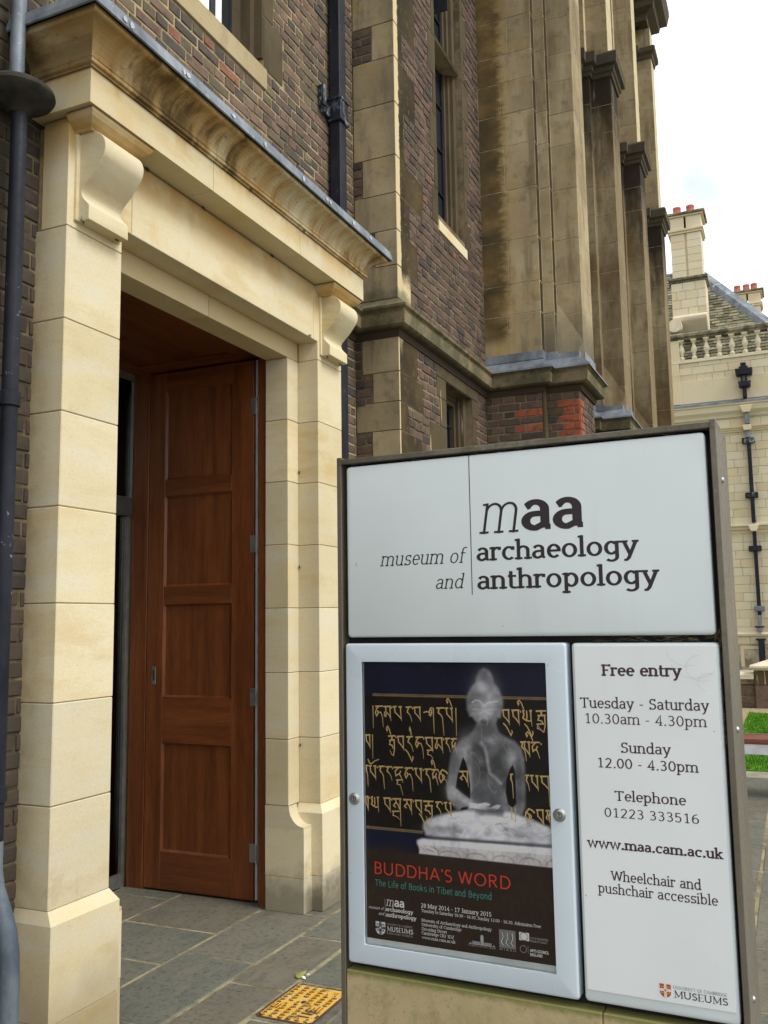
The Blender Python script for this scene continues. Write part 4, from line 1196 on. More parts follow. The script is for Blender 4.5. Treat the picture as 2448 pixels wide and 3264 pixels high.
for zc in (5.06,):
    m = MB().box(5.188, 5.301, 2.581, 2.684, zc - .085, zc + .085, .004)
    m.box(5.180, 5.309, 2.573, 2.687, zc + .068, zc + .086, .004).box(5.180, 5.309, 2.573, 2.687, zc - .086, zc - .068, .004)
    m.build('pipe_collar', M['iron_p'], sq)
    MB().box(5.095, 5.187, 2.655, 2.687, zc - .06, zc + .02, .004).box(5.06, 5.098, 2.640, 2.688, zc - .03, zc + .12, .005).build('bracket', M['iron_p'], sq)
    MB().box(5.302, 5.37, 2.655, 2.687, zc - .1, zc + .03, .004).build('bracket', M['iron_p'], sq)
# small ear box on the far left, low on the brick
ob = MB().box(2.462, 2.478, 2.655, 2.688, 1.94, 2.12, .002).build('cable_clip', M['iron'])
tag(ob, 'thin black metal plate fixed on the brick between pipe and cream pier', 'bracket')
hb = thing('iron_bracket', (2.36, 2.68, 3.25), 'ornate iron bracket with two round bosses on the brick left of the downpipe', 'bracket')
for zc in (3.335, 3.24):
    MB().lathe((2.375, 2.689, zc), [(.022, -.001), (.022, -.010), (.014, -.014), (.014, -.008), (.008, -.008), (.008, -.018)], 16, axis=1).build('boss', M['iron_p'], hb)
MB().box(2.30, 2.39, 2.682, 2.690, 3.19, 3.39, .002).build('plate', M['iron'], hb)
# loose grey cable on the upper wall behind the cornice corner
cb = MB().tube([(2.60, 2.67, 4.20), (2.62, 2.67, 4.32), (2.60, 2.665, 4.46), (2.57, 2.67, 4.7)], .010, 10).build('cable', M['lead'], smooth=True)
tag(cb, 'grey cable rising on the bricks behind the left cornice corner', 'cable')

# ------------------------------------------------------------------ cream building across the court
XC0 = 19.5
cb_ = thing('cream_building', (XC0 + 2, 0, 0), 'cream ashlar building with stone balustrade, slate roof and chimneys beyond the court', 'building')
def m_ashlar(name, single):
    t = NT(name, .92, spec=.2)
    r = t.rnd() if single else t.island()
    c = t.ramp(r, [(0, (.56, .47, .29)), (.2, (.62, .53, .35)), (.4, (.50, .385, .20)), (.55, (.64, .57, .40)), (.75, (.58, .45, .24)), (.9, (.66, .60, .44))], const=True)
    c = t.mix(t.rng(t.noise(4, 5, .6), .5, .75, 0, .45), c, (.42, .33, .19))
    x, y, z = t.xyz()
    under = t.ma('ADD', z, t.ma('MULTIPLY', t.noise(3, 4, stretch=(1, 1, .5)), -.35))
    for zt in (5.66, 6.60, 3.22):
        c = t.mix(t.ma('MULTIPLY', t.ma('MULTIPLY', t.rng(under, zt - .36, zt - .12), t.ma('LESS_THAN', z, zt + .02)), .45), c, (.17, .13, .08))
    c = t.mix(t.rng(t.noise(30, 3, .7), .6, .72, 0, .35), c, (.30, .22, .12))
    c = t.mix(.55, c, (.625, .555, .40))
    return t.out(c, None, t.bump(t.noise(25, 3), .3, .01))
M['ashlar'] = m_ashlar('cream ashlar', True); M['ashlarwork'] = m_ashlar('cream ashlar wall', False)
core = MB()
core.box(XC0 + .006, XC0 + 3.0, -9, 9, 0, 6.86)
core.build('wall_core', m_mortar('pale joint', (.46, .39, .26)), cb_)
ra = random.Random(6); blocks = []
z = .05; H = .168; row = 0
solid = [(5.60, 5.94), (5.30, 5.42), (3.31, 3.44), (1.20, 1.30), (.44, .55)]
while z < 6.84:
    y = -8.9 + ra.uniform(0, .3)
    while y < 8.9:
        w = ra.uniform(.24, .46)
        if not (y < 1.02 and y + w > .60 and z < .97 and z + H > .62):
            blocks.append((y, min(y + w, 8.9), z, z + H))
        y += w
    z += H
def bscore(b): return abs((b[0] + b[1]) / 2 - .9) + (0 if b[2] > .2 else 3)
blocks.sort(key=bscore)
rest = MB()
for k, (y0, y1, z0, z1) in enumerate(blocks):
    o = ra.uniform(-.002, .004)
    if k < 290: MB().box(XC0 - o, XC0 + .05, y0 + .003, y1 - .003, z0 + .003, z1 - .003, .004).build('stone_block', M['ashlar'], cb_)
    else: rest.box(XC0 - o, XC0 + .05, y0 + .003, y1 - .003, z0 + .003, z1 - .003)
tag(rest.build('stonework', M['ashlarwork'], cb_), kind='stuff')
def band(name, prof, mat='ashlar', y0=-9, y1=9):
    # profile (e, z), e outward (-x)
    m = MB(); n = len(prof)
    vs = [(XC0 - e, y, z) for y in (y0, y1) for e, z in prof]
    m.add(vs, [tuple(range(n)), tuple(range(n, 2 * n))[::-1]] + [(i, (i + 1) % n, n + (i + 1) % n, n + i) for i in range(n)])
    return m.build(name, M[mat], cb_)
band('string_course', [(-.02, 5.62), (.03, 5.62), (.04, 5.68), (.11, 5.74), (.13, 5.84), (.17, 5.86), (.17, 5.90), (-.02, 5.96)])
band('lead_flashing', [(.0, 5.961), (.174, 5.902), (.176, 5.885), (.182, 5.885), (.180, 5.915), (.0, 5.985)], 'lead')
band('string_course', [(-.02, 5.30), (.03, 5.31), (.03, 5.345), (.05, 5.35), (.05, 5.385), (.075, 5.39), (.075, 5.42), (-.02, 5.44)])
band('string_course', [(-.02, 3.31), (.03, 3.32), (.05, 3.37), (.09, 3.39), (.09, 3.425), (-.02, 3.46)])
band('plinth_band', [(-.02, 1.22), (.05, 1.22), (.06, 1.255), (.045, 1.27), (-.02, 1.30)])
band('plinth_course', [(-.02, .0), (.08, .0), (.08, .50), (-.02, .56)])
# parapet: sunk panel, base and rail, balusters
band('parapet_base', [(-.12, 6.862), (.035, 6.862), (.035, 6.905), (-.12, 6.915)])
MB().box(XC0 - .03, XC0 + .0, 1.862, 2.3, 5.99, 7.36, .006).build('parapet_pier', M['ashlar'], cb_)
band('panel_margin', [(-.02, 5.99), (.022, 5.99), (.022, 6.465), (-.02, 6.48)])
MB().box(XC0 - .028, XC0 + .14, 1.835, 2.3, 6.90, 7.36, .006).build('parapet_pier', M['ashlar'], cb_)
rm = m_bay('lichened rail stone', 'cap')
t = NT('lichened stone rail', .95); c = t.mix(t.rng(t.noise(3.5, 5, .7), .38, .6), (.30, .255, .17), (.085, .08, .055)); c = t.mix(t.rng(t.noise(20, 4), .58, .7, 0, .6), c, (.22, .20, .13)); M['rail'] = t.out(c, None, t.bump(t.noise(30, 4), .5, .01))
M['rail2'] = M['rail']
band('balustrade_rail', [(-.15, 7.365), (.02, 7.365), (.03, 7.40), (.07, 7.42), (.075, 7.47), (.05, 7.50), (-.16, 7.56)], 'rail')
bal = MB().box(-.052, .052, -.052, .052, 0, .028)
bal.lathe((0, 0, .028), [(.030, 0), (.050, .01), (.052, .035), (.042, .062), (.026, .078), (.024, .084), (.040, .088), (.042, .100), (.028, .106), (.036, .13), (.054, .17), (.060, .205), (.054, .245), (.038, .285), (.028, .32), (.026, .345), (.044, .352), (.046, .366), (.030, .372)], 12)
bal.prism([(-.034, -.034), (.034, -.034), (.034, .034), (-.034, .034)], .400, .425, top=[(-.056, -.056), (.056, -.056), (.056, .056), (-.056, .056)]).box(-.056, .056, -.056, .056, .425, .453)
M['baluster'] = m_plain('cream stone balusters', (.62, .55, .40), .9, var=.1, sc=6)
bme = bal.mesh('baluster', M['baluster'], smooth=True)
yb = 1.795; k = 0
while yb > -8.8:
    link('baluster', bme, cb_, loc=(XC0 + .03, yb, 6.912)); yb -= .247
yb = 2.55
while yb < 8.8:
    link('baluster', bme, cb_, loc=(XC0 + .03, yb, 6.912)); yb += .247
# roof with stone slates
xr0, zr0 = XC0 + .30, 6.88; sl = math.radians(52); Lr = 4.4
def rp(u, y): return (xr0 + u * math.cos(sl), y, zr0 + u * math.sin(sl))
t = NT('stone slate', .95, spec=.15)
r = t.rnd(); r2 = t.ma('ADD', r, t.island())
c = t.ramp(t.ma('FRACT', r2), [(0, (.20, .185, .12)), (.2, (.125, .115, .075)), (.4, (.235, .215, .15)), (.6, (.155, .14, .09)), (.8, (.27, .25, .17)), (.92, (.10, .095, .06))], const=True)
c = t.mix(t.rng(t.noise(9, 5, .7), .5, .68, 0, .7), c, (.085, .09, .045)); c = t.mix(t.rng(t.noise(26, 4, .7), .58, .7, 0, .6), c, (.36, .34, .26))
M['slate'] = t.out(c, None, t.bump(t.noise(30, 4), .6, .01))
def hip_u(y):      # the hip cuts the right end of the slope
    return 1.056 + (y - .159) * 1.69
roof = MB().add([rp(-.1, -9), rp(-.1, 9), rp(Lr + 3, 9), rp(Lr + 3, 3.2), rp(.98 - .0, -.12)], [(0, 1, 2, 3, 4)])
roof = MB()
roof.add([rp(-.15, -.555), rp(-.15, 9), rp(3.58, 9), rp(3.58, 1.652)], [(0, 1, 2, 3)])
r_o = roof.build('roof', m_plain('roof void', (.05, .045, .035), .95), cb_)
sl_list = []; u = -.1; row = 0; rs = random.Random(12)
while u < 3.5:
    hh = .105
    y = -1.0 + rs.uniform(0, .1)
    while y < 6.0:
        w = rs.uniform(.11, .22)
        ym = y + w / 2
        if u + .1 < hip_u(ym) - .0: sl_list.append((u, y, w))
        y += w
    u += hh; row += 1
sl_list.sort(key=lambda s: abs(s[1] - .95) * 2 + s[0] * .6)
nrm = Vector((-math.sin(sl), 0, math.cos(sl)))
srest = MB()
for k, (u, y, w) in enumerate(sl_list):
    th = rs.uniform(.018, .030); du = rs.uniform(-.012, .012)
    p0 = Vector(rp(u + du, y + .003)); p1 = Vector(rp(u + du, y + w - .003)); q0 = Vector(rp(u + .17, y + .003)); q1 = Vector(rp(u + .17, y + w - .003))
    vs = [p0 + nrm * .012, p1 + nrm * .012, q1 + nrm * .0, q0 + nrm * .0, p0 + nrm * (.014 + th), p1 + nrm * (.014 + th), q1 + nrm * .012, q0 + nrm * .012]
    fs = [(0, 1, 5, 4), (4, 5, 6, 7), (0, 4, 7, 3), (1, 2, 6, 5)]
    if k < 296: MB().add(vs, fs).build('slate', M['slate'], r_o)
    else: srest.add(vs, fs)
tag(srest.build('slating', M['slate'], r_o), kind='stuff')
# lead hip and flashings
hp = [Vector(rp(hip_u(y) + 0.02, y)) + nrm * .05 for y in (-.60, 1.68)]
hd = (hp[1] - hp[0]).normalized(); side = hd.cross(nrm).normalized()
h = MB()
for k in range(9):
    a = hp[0].lerp(hp[1], k / 9); b = hp[0].lerp(hp[1], (k + 1) / 9 - .002)
    h.add([a - side * .0 + nrm * .05, b + nrm * .05, b + side * .17, a + side * .17, a - side * .12 - nrm * .03, b - side * .12 - nrm * .03], [(0, 1, 2, 3), (0, 4, 5, 1)])
h.build('lead_hip', M['lead'], cb_)
MB().box(XC0 + .16, XC0 + .30, -9, 9, 6.865, 6.885).build('lead_gutter', M['lead'], cb_)
MB().tube([rp(3.6, 1.6), rp(3.6, 9)], .07, 8).build('ridge', M['lead'], cb_)
# chimneys
def chimney(X, yl, yr, z0, zb, zt, pots, dep=.62, foot=True, dy=0):
    c = MB().box(X + .03, X + dep - .03, yr + .05, yl - .05, z0, zt - .35, .01)
    ch = c.build('chimney', M['ashlar'], cb_)
    if foot:
        cc = random.Random(int(X * 10)); z = z0 + .12
        MB().prism_y([(X - .10, z0 + .02), (X + .3, z0 - .35), (X + dep, z0), (X + dep, z0 + .14), (X - .02, z0 + .16), (X - .12, z0 + .10)], yr - .0, yl + .0).build('chimney_foot', M['ashlar'], ch, bevel=.02)
        while z < zb - .06:
            y = yr
            zz = min(z + .19, zb - .04)
            while y < yl - .02:
                w = cc.uniform(.16, .36); y2 = min(y + w, yl)
                if yl - y2 < .08: y2 = yl
                MB().box(X - .02, X + dep, y + .002, y2 - .002, z + .002, zz - .002, .005).build('chimney_block', M['ashlar'], ch); y = y2
            z = zz
        MB().box(X - .07, X + dep + .04, yr - .05, yl + .05, zb - .04, zb + .02, .006).box(X - .035, X + dep, yr - .02, yl + .02, zb - .09, zb - .042, .004).build('chimney_moulding', M['rail2'], ch)
    ym = (yl + yr) / 2
    cc = random.Random(int(X * 7)); z = zb + .022
    for k in range(40):
        if z > zt - .52: break
        zz = z + .165
        for a, b in ((yr + .04, ym - .022), (ym + .022, yl - .04)): MB().box(X + .0, X + dep - .02, a, b, z + .002, zz - .002, .004).build('chimney_block', M['ashlar'], ch)
        z = zz
    MB().box(X - .03, X + dep, yr + .0, yl - .0, z + .001, z + .05, .006).box(X - .05, X + dep + .02, yr - .02, yl + .02, z + .052, z + .10, .006).build('chimney_moulding', M['ashlar'], ch)
    z += .102
    for a, b in ((yr + .02, ym - .022), (ym + .022, yl - .02)): MB().box(X - .01, X + dep, a, b, z, zt - .07, .004).build('chimney_block', M['ashlar'], ch)
    MB().box(X - .05, X + dep + .03, yr - .03, yl + .03, zt - .068, zt - .03, .005).build('chimney_moulding', M['ashlar'], ch)
    MB().box(X - .09, X + dep + .07, yr - .07, yl + .07, zt - .029, zt + .02, .008).build('chimney_cap', M['rail2'], ch)
    for py in pots:
        MB().lathe((X + dep * .45, py, zt + .01), [(.092, 0), (.092, .10), (.086, .16), (.080, .21), (.088, .225), (.086, .262), (.066, .262), (.060, .12)], 16).build('chimney_pot', M['terra'], ch, smooth=True)
M['terra'] = m_plain('terracotta', (.42, .125, .085), .85, var=.2, sc=8)
chimney(20.0, 1.98, 1.275, 7.90, 8.87, 10.33, (1.80, 1.52))
chimney(26.0, .97, .255, 9.0, 9.3, 10.42, (.86, .63, .43), foot=False)
MB().box(25.5, 29, -6, 3, 8.6, 9.0).prism_x([(-6, 9.0), (3, 9.0), (-1, 9.9)], 27, 29).build('rear_roof', M['slate'], cb_)
# scroll at the foot of the chimney
MB().lathe((XC0 + .35, 1.93, 7.78), [(.14, -.10), (.15, -.05), (.15, .05), (.11, .05), (.11, .02), (.07, .02), (.07, .06), (.02, .06)], 20, axis=0).build('scroll', M['baluster'], cb_)
# basement window
MB().box(XC0 + .02, XC0 + .04, .655, .935, .66, .96).build('window', M['glass'], cb_)
wn = MB()
for q in (.72, .79, .865): wn.box(XC0 + .01, XC0 + .022, q - .004, q + .004, .66, .96)
wn.box(XC0 - .002, XC0 + .03, .62, .655, .62, 1.0).box(XC0 - .002, XC0 + .03, .935, 1.0, .62, 1.0).box(XC0 - .003, XC0 + .03, .62, 1.0, .96, 1.02)
wn.build('window_frame', M['ashlar'], cb_)
# its downpipe
fp = thing('far_downpipe', (XC0 - .08, .62, 0), 'black downpipe with stacked square boxes on the cream building', 'downpipe')
yp = .613; xp = XC0 - .13
def P_(name, y0, y1, z0, z1, x0=None, x1=None, mt='iron', b=.006):
    return MB().box(x0 if x0 else XC0 - .155, x1 if x1 else XC0 - .025, y0, y1, z0, z1, b).build(name, M[mt], fp)
P_('outlet', .563, .668, 6.61, 6.70); P_('outlet', .530, .700, 6.545, 6.615, XC0 - .19)
MB().prism_x([(.445, 6.57), (.775, 6.57), (.760, 6.44), (.455, 6.44)], XC0 - .22, XC0 - .025).build('hopper', M['iron_p'], fp, bevel=.01)
P_('neck', .555, .672, 6.30, 6.44, mt='iron_p')
MB().prism_x([(.490, 6.31), (.730, 6.31), (.715, 6.195), (.505, 6.195)], XC0 - .21, XC0 - .025).build('hopper', M['iron_p'], fp, bevel=.01)
P_('pipe', .578, .655, 5.985, 6.195)
P_('pipe', .560, .648, 5.44, 5.66, mt='lead'); P_('pipe', .565, .650, 5.16, 5.30, mt='lead')
P_('pipe', .565, .640, 3.45, 5.06, XC0 - .12, XC0 - .03)
P_('pipe', .570, .640, 1.52, 3.30, XC0 - .12, XC0 - .03)
for zc, mt in ((5.10, 'iron_p'), (3.995, 'iron_p'), (2.93, 'iron')):
    MB().box(XC0 - .15, XC0 - .02, .488, .728, zc - .055, zc + .055, .012).build('pipe_bracket', M[mt], fp)
MB().box(XC0 - .14, XC0 - .02, .50, .70, 1.70, 1.80, .01).build('pipe_bracket', M['lead'], fp)
P_('pipe', .575, .645, 1.29, 1.62, XC0 - .13, XC0 - .02, mt='lead')
MB().box(XC0 - .14, XC0 - .02, .535, .70, 1.38, 1.41, .005).box(XC0 - .14, XC0 - .02, .52, .70, 1.13, 1.17, .005).build('pipe_bracket', M['iron'], fp)
P_('pipe', .545, .66, .56, 1.13, XC0 - .17, XC0 - .085)
for (z0, z1, w0, w1) in ((5.665, 5.81, .06, .12), (5.30, 5.41, .065, .085), (3.27, 3.40, .05, .10)):
    MB().prism_x([(yp - w0, z0), (yp + w0, z0), (yp + w1, z1), (yp - w1, z1)], XC0 - .21, XC0 - .03).build('pipe_corbel', M['ashlar'], cb_, bevel=.008)

# ------------------------------------------------------------------ low boundary wall
bw = thing('boundary_wall', (17.6, 0, 0), 'low dark brick wall with stone coping and a capped pier before the cream building', 'wall')
MB().box(17.506, 17.75, -8, 3, 0, .415).build('mortar_backing', M['mortar_f'], bw)
b2 = Bricks(); b2.wall((17.5, 3.0), (0, -1), (-1, 0), 11.0, 0, .412, [(2.295, 2.905, -1, .5)], start=0)
b2.finish(bw, M['brick'], M['brickwork'])
for k in range(12):
    a = 2.9 - k * .9
    if a - .9 < .705 < a:
        MB().box(17.46, 17.78, .705, a, .416, .505, .006).box(17.46, 17.78, a - .897, .10, .416, .505, .006).build('coping_base', M['rail'], bw)
    else: MB().box(17.46, 17.78, a - .897, a, .416, .505, .006).build('coping_base', M['rail'], bw)
MB().prism_y([(17.40, .506), (17.84, .506), (17.84, .56), (17.62, .62), (17.40, .585)], .706, 3).prism_y([(17.40, .506), (17.84, .506), (17.84, .56), (17.62, .62), (17.40, .585)], -8, .09).build('coping', M['baluster'], bw, bevel=.005)
MB().box(17.43, 17.85, .108, .690, 0, .40, .008).build('pier_base', M['brickwork'], bw)
MB().box(17.43, 17.85, .10, .705, .401, .66, .02).build('pier', M['bayfront'], bw)
MB().add([(17.37, .04, .70), (17.37, .765, .70), (17.91, .765, .70), (17.91, .04, .70), (17.37, .04, .735), (17.37, .765, .735), (17.91, .765, .735), (17.91, .04, .735), (17.64, .40, .86)],
         [(0, 1, 2, 3), (0, 4, 5, 1), (1, 5, 6, 2), (2, 6, 7, 3), (3, 7, 4, 0), (4, 8, 5), (5, 8, 6), (6, 8, 7), (7, 8, 4)]).box(17.42, 17.86, .09, .715, .66, .70, .004).build('pier_cap', M['baluster'], bw)

# ------------------------------------------------------------------ bench
bn = thing('bench', (9.1, -.6, 0), 'backless bench with red brown timber seat on a pale metal frame, before the lawn', 'bench')
for k in range(4):
    MB().box(8.90 + k * .105, 9.0 + k * .105, -1.6, .95, .472, .520, .004).build('seat_slat', M['bench'] if 'bench' in M else M.setdefault('bench', m_wood('bench hardwood', 'y', ((.10, .026, .02), (.17, .05, .035), (.24, .10, .07)), .6)), bn)
MB().box(8.905, 8.93, -1.6, .95, .380, .470, .003).box(9.29, 9.315, -1.6, .95, .380, .470, .003).build('side_rail', m_plain('pale painted steel', (.62, .64, .66), .5), bn)
for yy in (-1.45, .80): MB().box(8.94, 9.28, yy, yy + .06, 0, .470, .004).build('leg', m_plain('pale painted steel leg', (.62, .64, .66), .5), bn)
# ------------------------------------------------------------------ lettering: stroke-built letters
def arcp(cx, cy, rx, ry, a0, a1, n=None):
    n = n or max(4, int(abs(a1 - a0) / 14))
    return [(cx + rx * math.cos(math.radians(a0 + (a1 - a0) * k / n)), cy + ry * math.sin(math.radians(a0 + (a1 - a0) * k / n))) for k in range(n + 1)]

def glyph(ch, w, slab=True, roman=False):
    """(advance, [(points, width, closed)]) in units: x-height 500, ascender 740, capital 670."""
    b = w / 2 * (.74 if slab and not roman else 1.0); X = 500; A = 745; C = 670; D = -215
    S = []; sw = w * (.92 if slab else 1); s = (w * .5 + 62) if slab else 0
    if roman: sw = w * .42; s = w * .5 + 58
    thin = w * .45 if roman else w
    def st(x, y0, y1, ww=None): S.append(([(x, y0), (x, y1)], ww or w, False))
    def P(pts, ww=None, closed=False): S.append((pts, ww or w, closed))
    def foot(x, l=1, r=1, y=0):
        if s: S.append(([(x - s * l, y + sw / 2), (x + s * r, y + sw / 2)], sw, False))
    def head(x, y, l=1, r=1):
        if s: S.append(([(x - s * l, y - sw / 2), (x + s * r, y - sw / 2)], sw, False))
    def bar(x0, x1, y, ww=None): S.append(([(x0, y), (x1, y)], ww or (sw if slab or roman else w), False))
    def vt(x, y0, y1):
        if s: S.append(([(x, y0), (x, y1)], sw * 1.05, False))
    r2 = X / 2 - b
    if ch == ' ': return 250, []
    if ch == 'n' or ch == 'h' or ch == 'm':
        x1, x2 = 100, 375
        st(x1, 0, X if ch != 'h' else A); head(x1 + b * .3, X if ch != 'h' else A, 1, 0); foot(x1)
        cxm = (x1 + x2) / 2; rr = (x2 - x1) / 2
        P(arcp(cxm, X - b - 130, rr, 130, 172, 0) + [(x2, 0)]); foot(x2)
        if ch == 'm':
            x3 = 650; P(arcp((x2 + x3) / 2, X - b - 130, rr, 130, 172, 0) + [(x3, 0)]); foot(x3); return 755, S
        return 480, S
    if ch == 'u':
        x1, x2 = 95, 370
        P([(x1, X)] + arcp((x1 + x2) / 2, b + 130, (x2 - x1) / 2, 130, 180, 352)); st(x2, 0, X)
        head(x1, X, 1, 0); head(x2, X, 1, 0); foot(x2, 0, 1); return 470, S
    if ch == 'r':
        st(100, 0, X); head(100 + b * .3, X, 1, 0); foot(100)
        P(arcp(235, X - b - 130, 130, 130, 165, 72)); vt(300 - 6, X - 10, X - 125); return 345, S
    if ch == 'i': st(105, 0, X); head(105 + b * .3, X, 1, 0); foot(105); P([(105, 600), (105, 600 + w * 1.15)], w * 1.15); return 215, S
    if ch == 'l': st(105, 0, A); head(105 + b * .3, A, 1, 0); foot(105); return 215, S
    if ch == 't':
        P([(130, 625)] + [(130, 130)] + arcp(235, 120, 105, 120 - b, 180, 300)); bar(40, 285, X - sw / 2); return 310, S
    if ch == 'f':
        P([(125, 0)] + arcp(235, 620, 110, A - b - 620, 180, 55)); bar(35, 275, X - sw / 2); foot(125); return 300, S
    if ch == 'k':
        st(100, 0, A); head(100 + b * .3, A, 1, 0); foot(100); P([(115, 210), (345, X - sw * .5)]); P([(200, 290), (370, sw * .5)]); head(350, X, .9, .8); foot(375, .9, .8); return 465, S
    if ch == 'y':
        P([(85, X - sw * .5), (240, 15)]); P([(400, X - sw * .5), (205, -95), (150, -165), (75, D + b + 5)]); head(85, X, .8, .9); head(400, X, .9, .7); return 470, S
    if ch == 'v': P([(80, X - sw * .5), (240, b * .6), (400, X - sw * .5)]); head(80, X, .8, .9); head(400, X, .9, .8); return 470, S
    if ch == 'x': P([(90, X - sw * .5), (390, sw * .5)]); P([(390, X - sw * .5), (90, sw * .5)], thin); head(90, X, .8, .8); head(390, X, .8, .8); foot(90, .8, .8); foot(390, .8, .8); return 470, S
    if ch == 'w':
        P([(75, X - sw * .5), (205, b * .6), (340, X - 20), (475, b * .6), (610, X - sw * .5)]); head(75, X, .8, .8); head(610, X, .8, .8); return 680, S
    if ch == 'z': P([(80, X - sw / 2), (370, X - sw / 2), (80, sw / 2), (380, sw / 2)]); return 440, S
    if ch == 'a':
        P([(82, 385)] + arcp(200, X - b - 118, 122, 118, 155, 0) + [(322, b * .9)]); bar(322, 395, sw / 2)
        bh = 285 - b * .35
        P([(322, bh)] + [(200, bh)] + arcp(188, (bh + b) / 2, 122, (bh - b) / 2, 90, 275) + [(322, 110)]); return 420, S
    if ch == 'e': P([(80, 262), (376, 262)] + arcp(228, 250, 150, r2, 5, 318)); return 430, S
    if ch == 'o': P(arcp(240, 250, 165, r2, 0, 360, 28)[:-1], closed=True); return 480, S
    if ch == 'c': P(arcp(232, 250, 155, r2, 48, 315)); vt(352, X - 15, X - 145); return 420, S
    if ch == 'd': st(370, 0, A); head(370 + b * .3, A, 1, 0); foot(370, 0, 1); P(arcp(222, 250, 150, r2, 40, 320)); return 480, S
    if ch == 'b': st(105, b * .3, A); head(105 + b * .3, A, 1, 0); P(arcp(250, 250, 150, r2, 145, -145)); return 480, S
    if ch == 'p': st(105, D, X); head(105 + b * .3, X, 1, 0); foot(105, y=D); P(arcp(250, 250, 150, r2, 142, -142)); return 480, S
    if ch == 'q': st(370, D, X); foot(370, y=D); P(arcp(222, 250, 150, r2, 40, 320)); return 480, S
    if ch == 'g':
        P([(370, X - 10), (370, -40)] + arcp(222, -50, 148, -(D + b) - 50, 0, -145)); head(370 + b * .3, X, 0, 1); P(arcp(222, 262, 146, r2 - 12, 40, 320)); return 480, S
    if ch == 's':
        u = (250 + X - b) / 2; ru = (X - b - 250) / 2; d = (250 + b) / 2; rd = (250 - b) / 2
        P(arcp(205, u, 118, ru, 38, 270) + arcp(210, d, 128, rd, 90, -140)[1:]); vt(318, X - 8, X - 120); vt(86, 8, 118); return 400, S
    if ch == 'j': P([(110, X)] + [(110, -60)] + arcp(30, -70, 80, 110, 0, -100)); head(110, X, 1, 0); P([(110, 600), (110, 600 + w * 1.15)], w * 1.15); return 215, S
    # capitals
    def sC(k=1.0, W=0):
        m = C * .52
        u = (m + C - b) / 2; ru = (C - b - m) / 2; d = (m + b) / 2; rd = (m - b) / 2
        P(arcp(238, u, 138, ru, 35, 270) + arcp(240, d, 155, rd, 90, -142)[1:]); vt(372, C - 8, C - 150); vt(90, 8, 145)
    if ch == 'F': st(120, 0, C); foot(120); head(120, C, 1, 0); bar(120, 420, C - sw / 2); bar(120, 350, C * .5); vt(415, C, C - 130); return 460, S
    if ch == 'E': st(120, 0, C); foot(120, 1, 0); head(120, C, 1, 0); bar(120, 430, C - sw / 2); bar(120, 370, C * .51); bar(120, 440, sw / 2); vt(428, C, C - 120); vt(440, 0, 125); return 500, S
    if ch == 'L': st(120, 0, C); foot(120, 1, 0); head(120, C); bar(120, 400, sw / 2); vt(400, 0, 130); return 450, S
    if ch == 'T': st(275, 0, C); foot(275); bar(45, 505, C - sw / 2); vt(50, C, C - 125); vt(500, C, C - 125); return 550, S
    if ch == 'S': sC(); return 470, S
    if ch == 'W':
        P([(70, C - sw * .5), (230, b)]); P([(230, b), (400, C - 10)], thin); P([(400, C - 10), (570, b)]); P([(570, b), (730, C - sw * .5)], thin); head(70, C, .8, .9); head(730, C, .9, .8); return 800, S
    if ch == 'M':
        st(120, 0, C, thin); st(640, 0, C); P([(120, C - 5), (380, 90)]); P([(380, 90), (640, C - 5)], thin); foot(120); foot(640); head(100, C, .8, .3); head(660, C, .3, .8); return 760, S
    if ch == 'A': P([(75, sw * .5), (305, C - 5)], thin); P([(305, C - 5), (535, sw * .5)]); bar(150, 460, C * .34, thin if roman else None); foot(75, .8, .8); foot(535, .8, .8); return 610, S
    if ch == 'C': P(arcp(340, C / 2, 245, C / 2 - b, 42, 318)); vt(528, C - 10, C - 170); return 590, S
    if ch == 'G': P(arcp(340, C / 2, 245, C / 2 - b, 42, 320) + [(528, 150), (528, 300)]); bar(400, 600, 300); vt(528, C - 10, C - 160); return 640, S
    if ch == 'O': P(arcp(350, C / 2, 265, C / 2 - b, 0, 360, 32)[:-1], closed=True); return 700, S
    if ch == 'Q': P(arcp(350, C / 2, 265, C / 2 - b, 0, 360, 32)[:-1], closed=True); P([(400, 120), (600, -60)]); return 700, S
    if ch == 'D': st(120, 0, C); foot(120, 1, 0); head(120, C, 1, 0); P([(120, C - b), (290, C - b)] + arcp(300, C / 2, 250, C / 2 - b, 88, -88) + [(120, b)]); return 620, S
    if ch == 'U': P([(115, C)] + arcp(325, 230, 210, 230 - b, 180, 360) + [(535, C)]); head(115, C); head(535, C); return 650, S
    if ch == 'B':
        st(120, 0, C); foot(120, 1, 0); head(120, C, 1, 0); m = C * .52
        P([(120, C - b), (270, C - b)] + arcp(280, (m + C - b) / 2, 135, (C - b - m) / 2, 88, -88) + [(120, m)]); P([(250, m)] + arcp(290, (m + b) / 2, 160, (m - b) / 2, 88, -88) + [(120, b)]); return 520, S
    if ch == 'P': st(120, 0, C); foot(120); head(120, C, 1, 0); P([(120, C - b), (280, C - b)] + arcp(290, C * .72, 150, C * .28 - b, 88, -88) + [(120, C * .44 + b)]); return 500, S
    if ch == 'R':
        st(120, 0, C); foot(120); head(120, C, 1, 0); P([(120, C - b), (280, C - b)] + arcp(290, C * .73, 145, C * .27 - b, 88, -88) + [(120, C * .46 + b)]); P([(290, C * .46), (470, sw * .5)]); foot(480, .5, .8); return 560, S
    if ch == 'H': st(120, 0, C); st(500, 0, C); foot(120); foot(500); head(120, C); head(500, C); bar(120, 500, C * .52, thin); return 620, S
    if ch == 'N': st(120, 0, C, thin); st(500, 0, C, thin); P([(120, C - 5), (500, 5)]); foot(120); head(110, C, .9, .2); head(500, C); return 620, S
    if ch == 'I': st(120, 0, C); foot(120); head(120, C); return 240, S
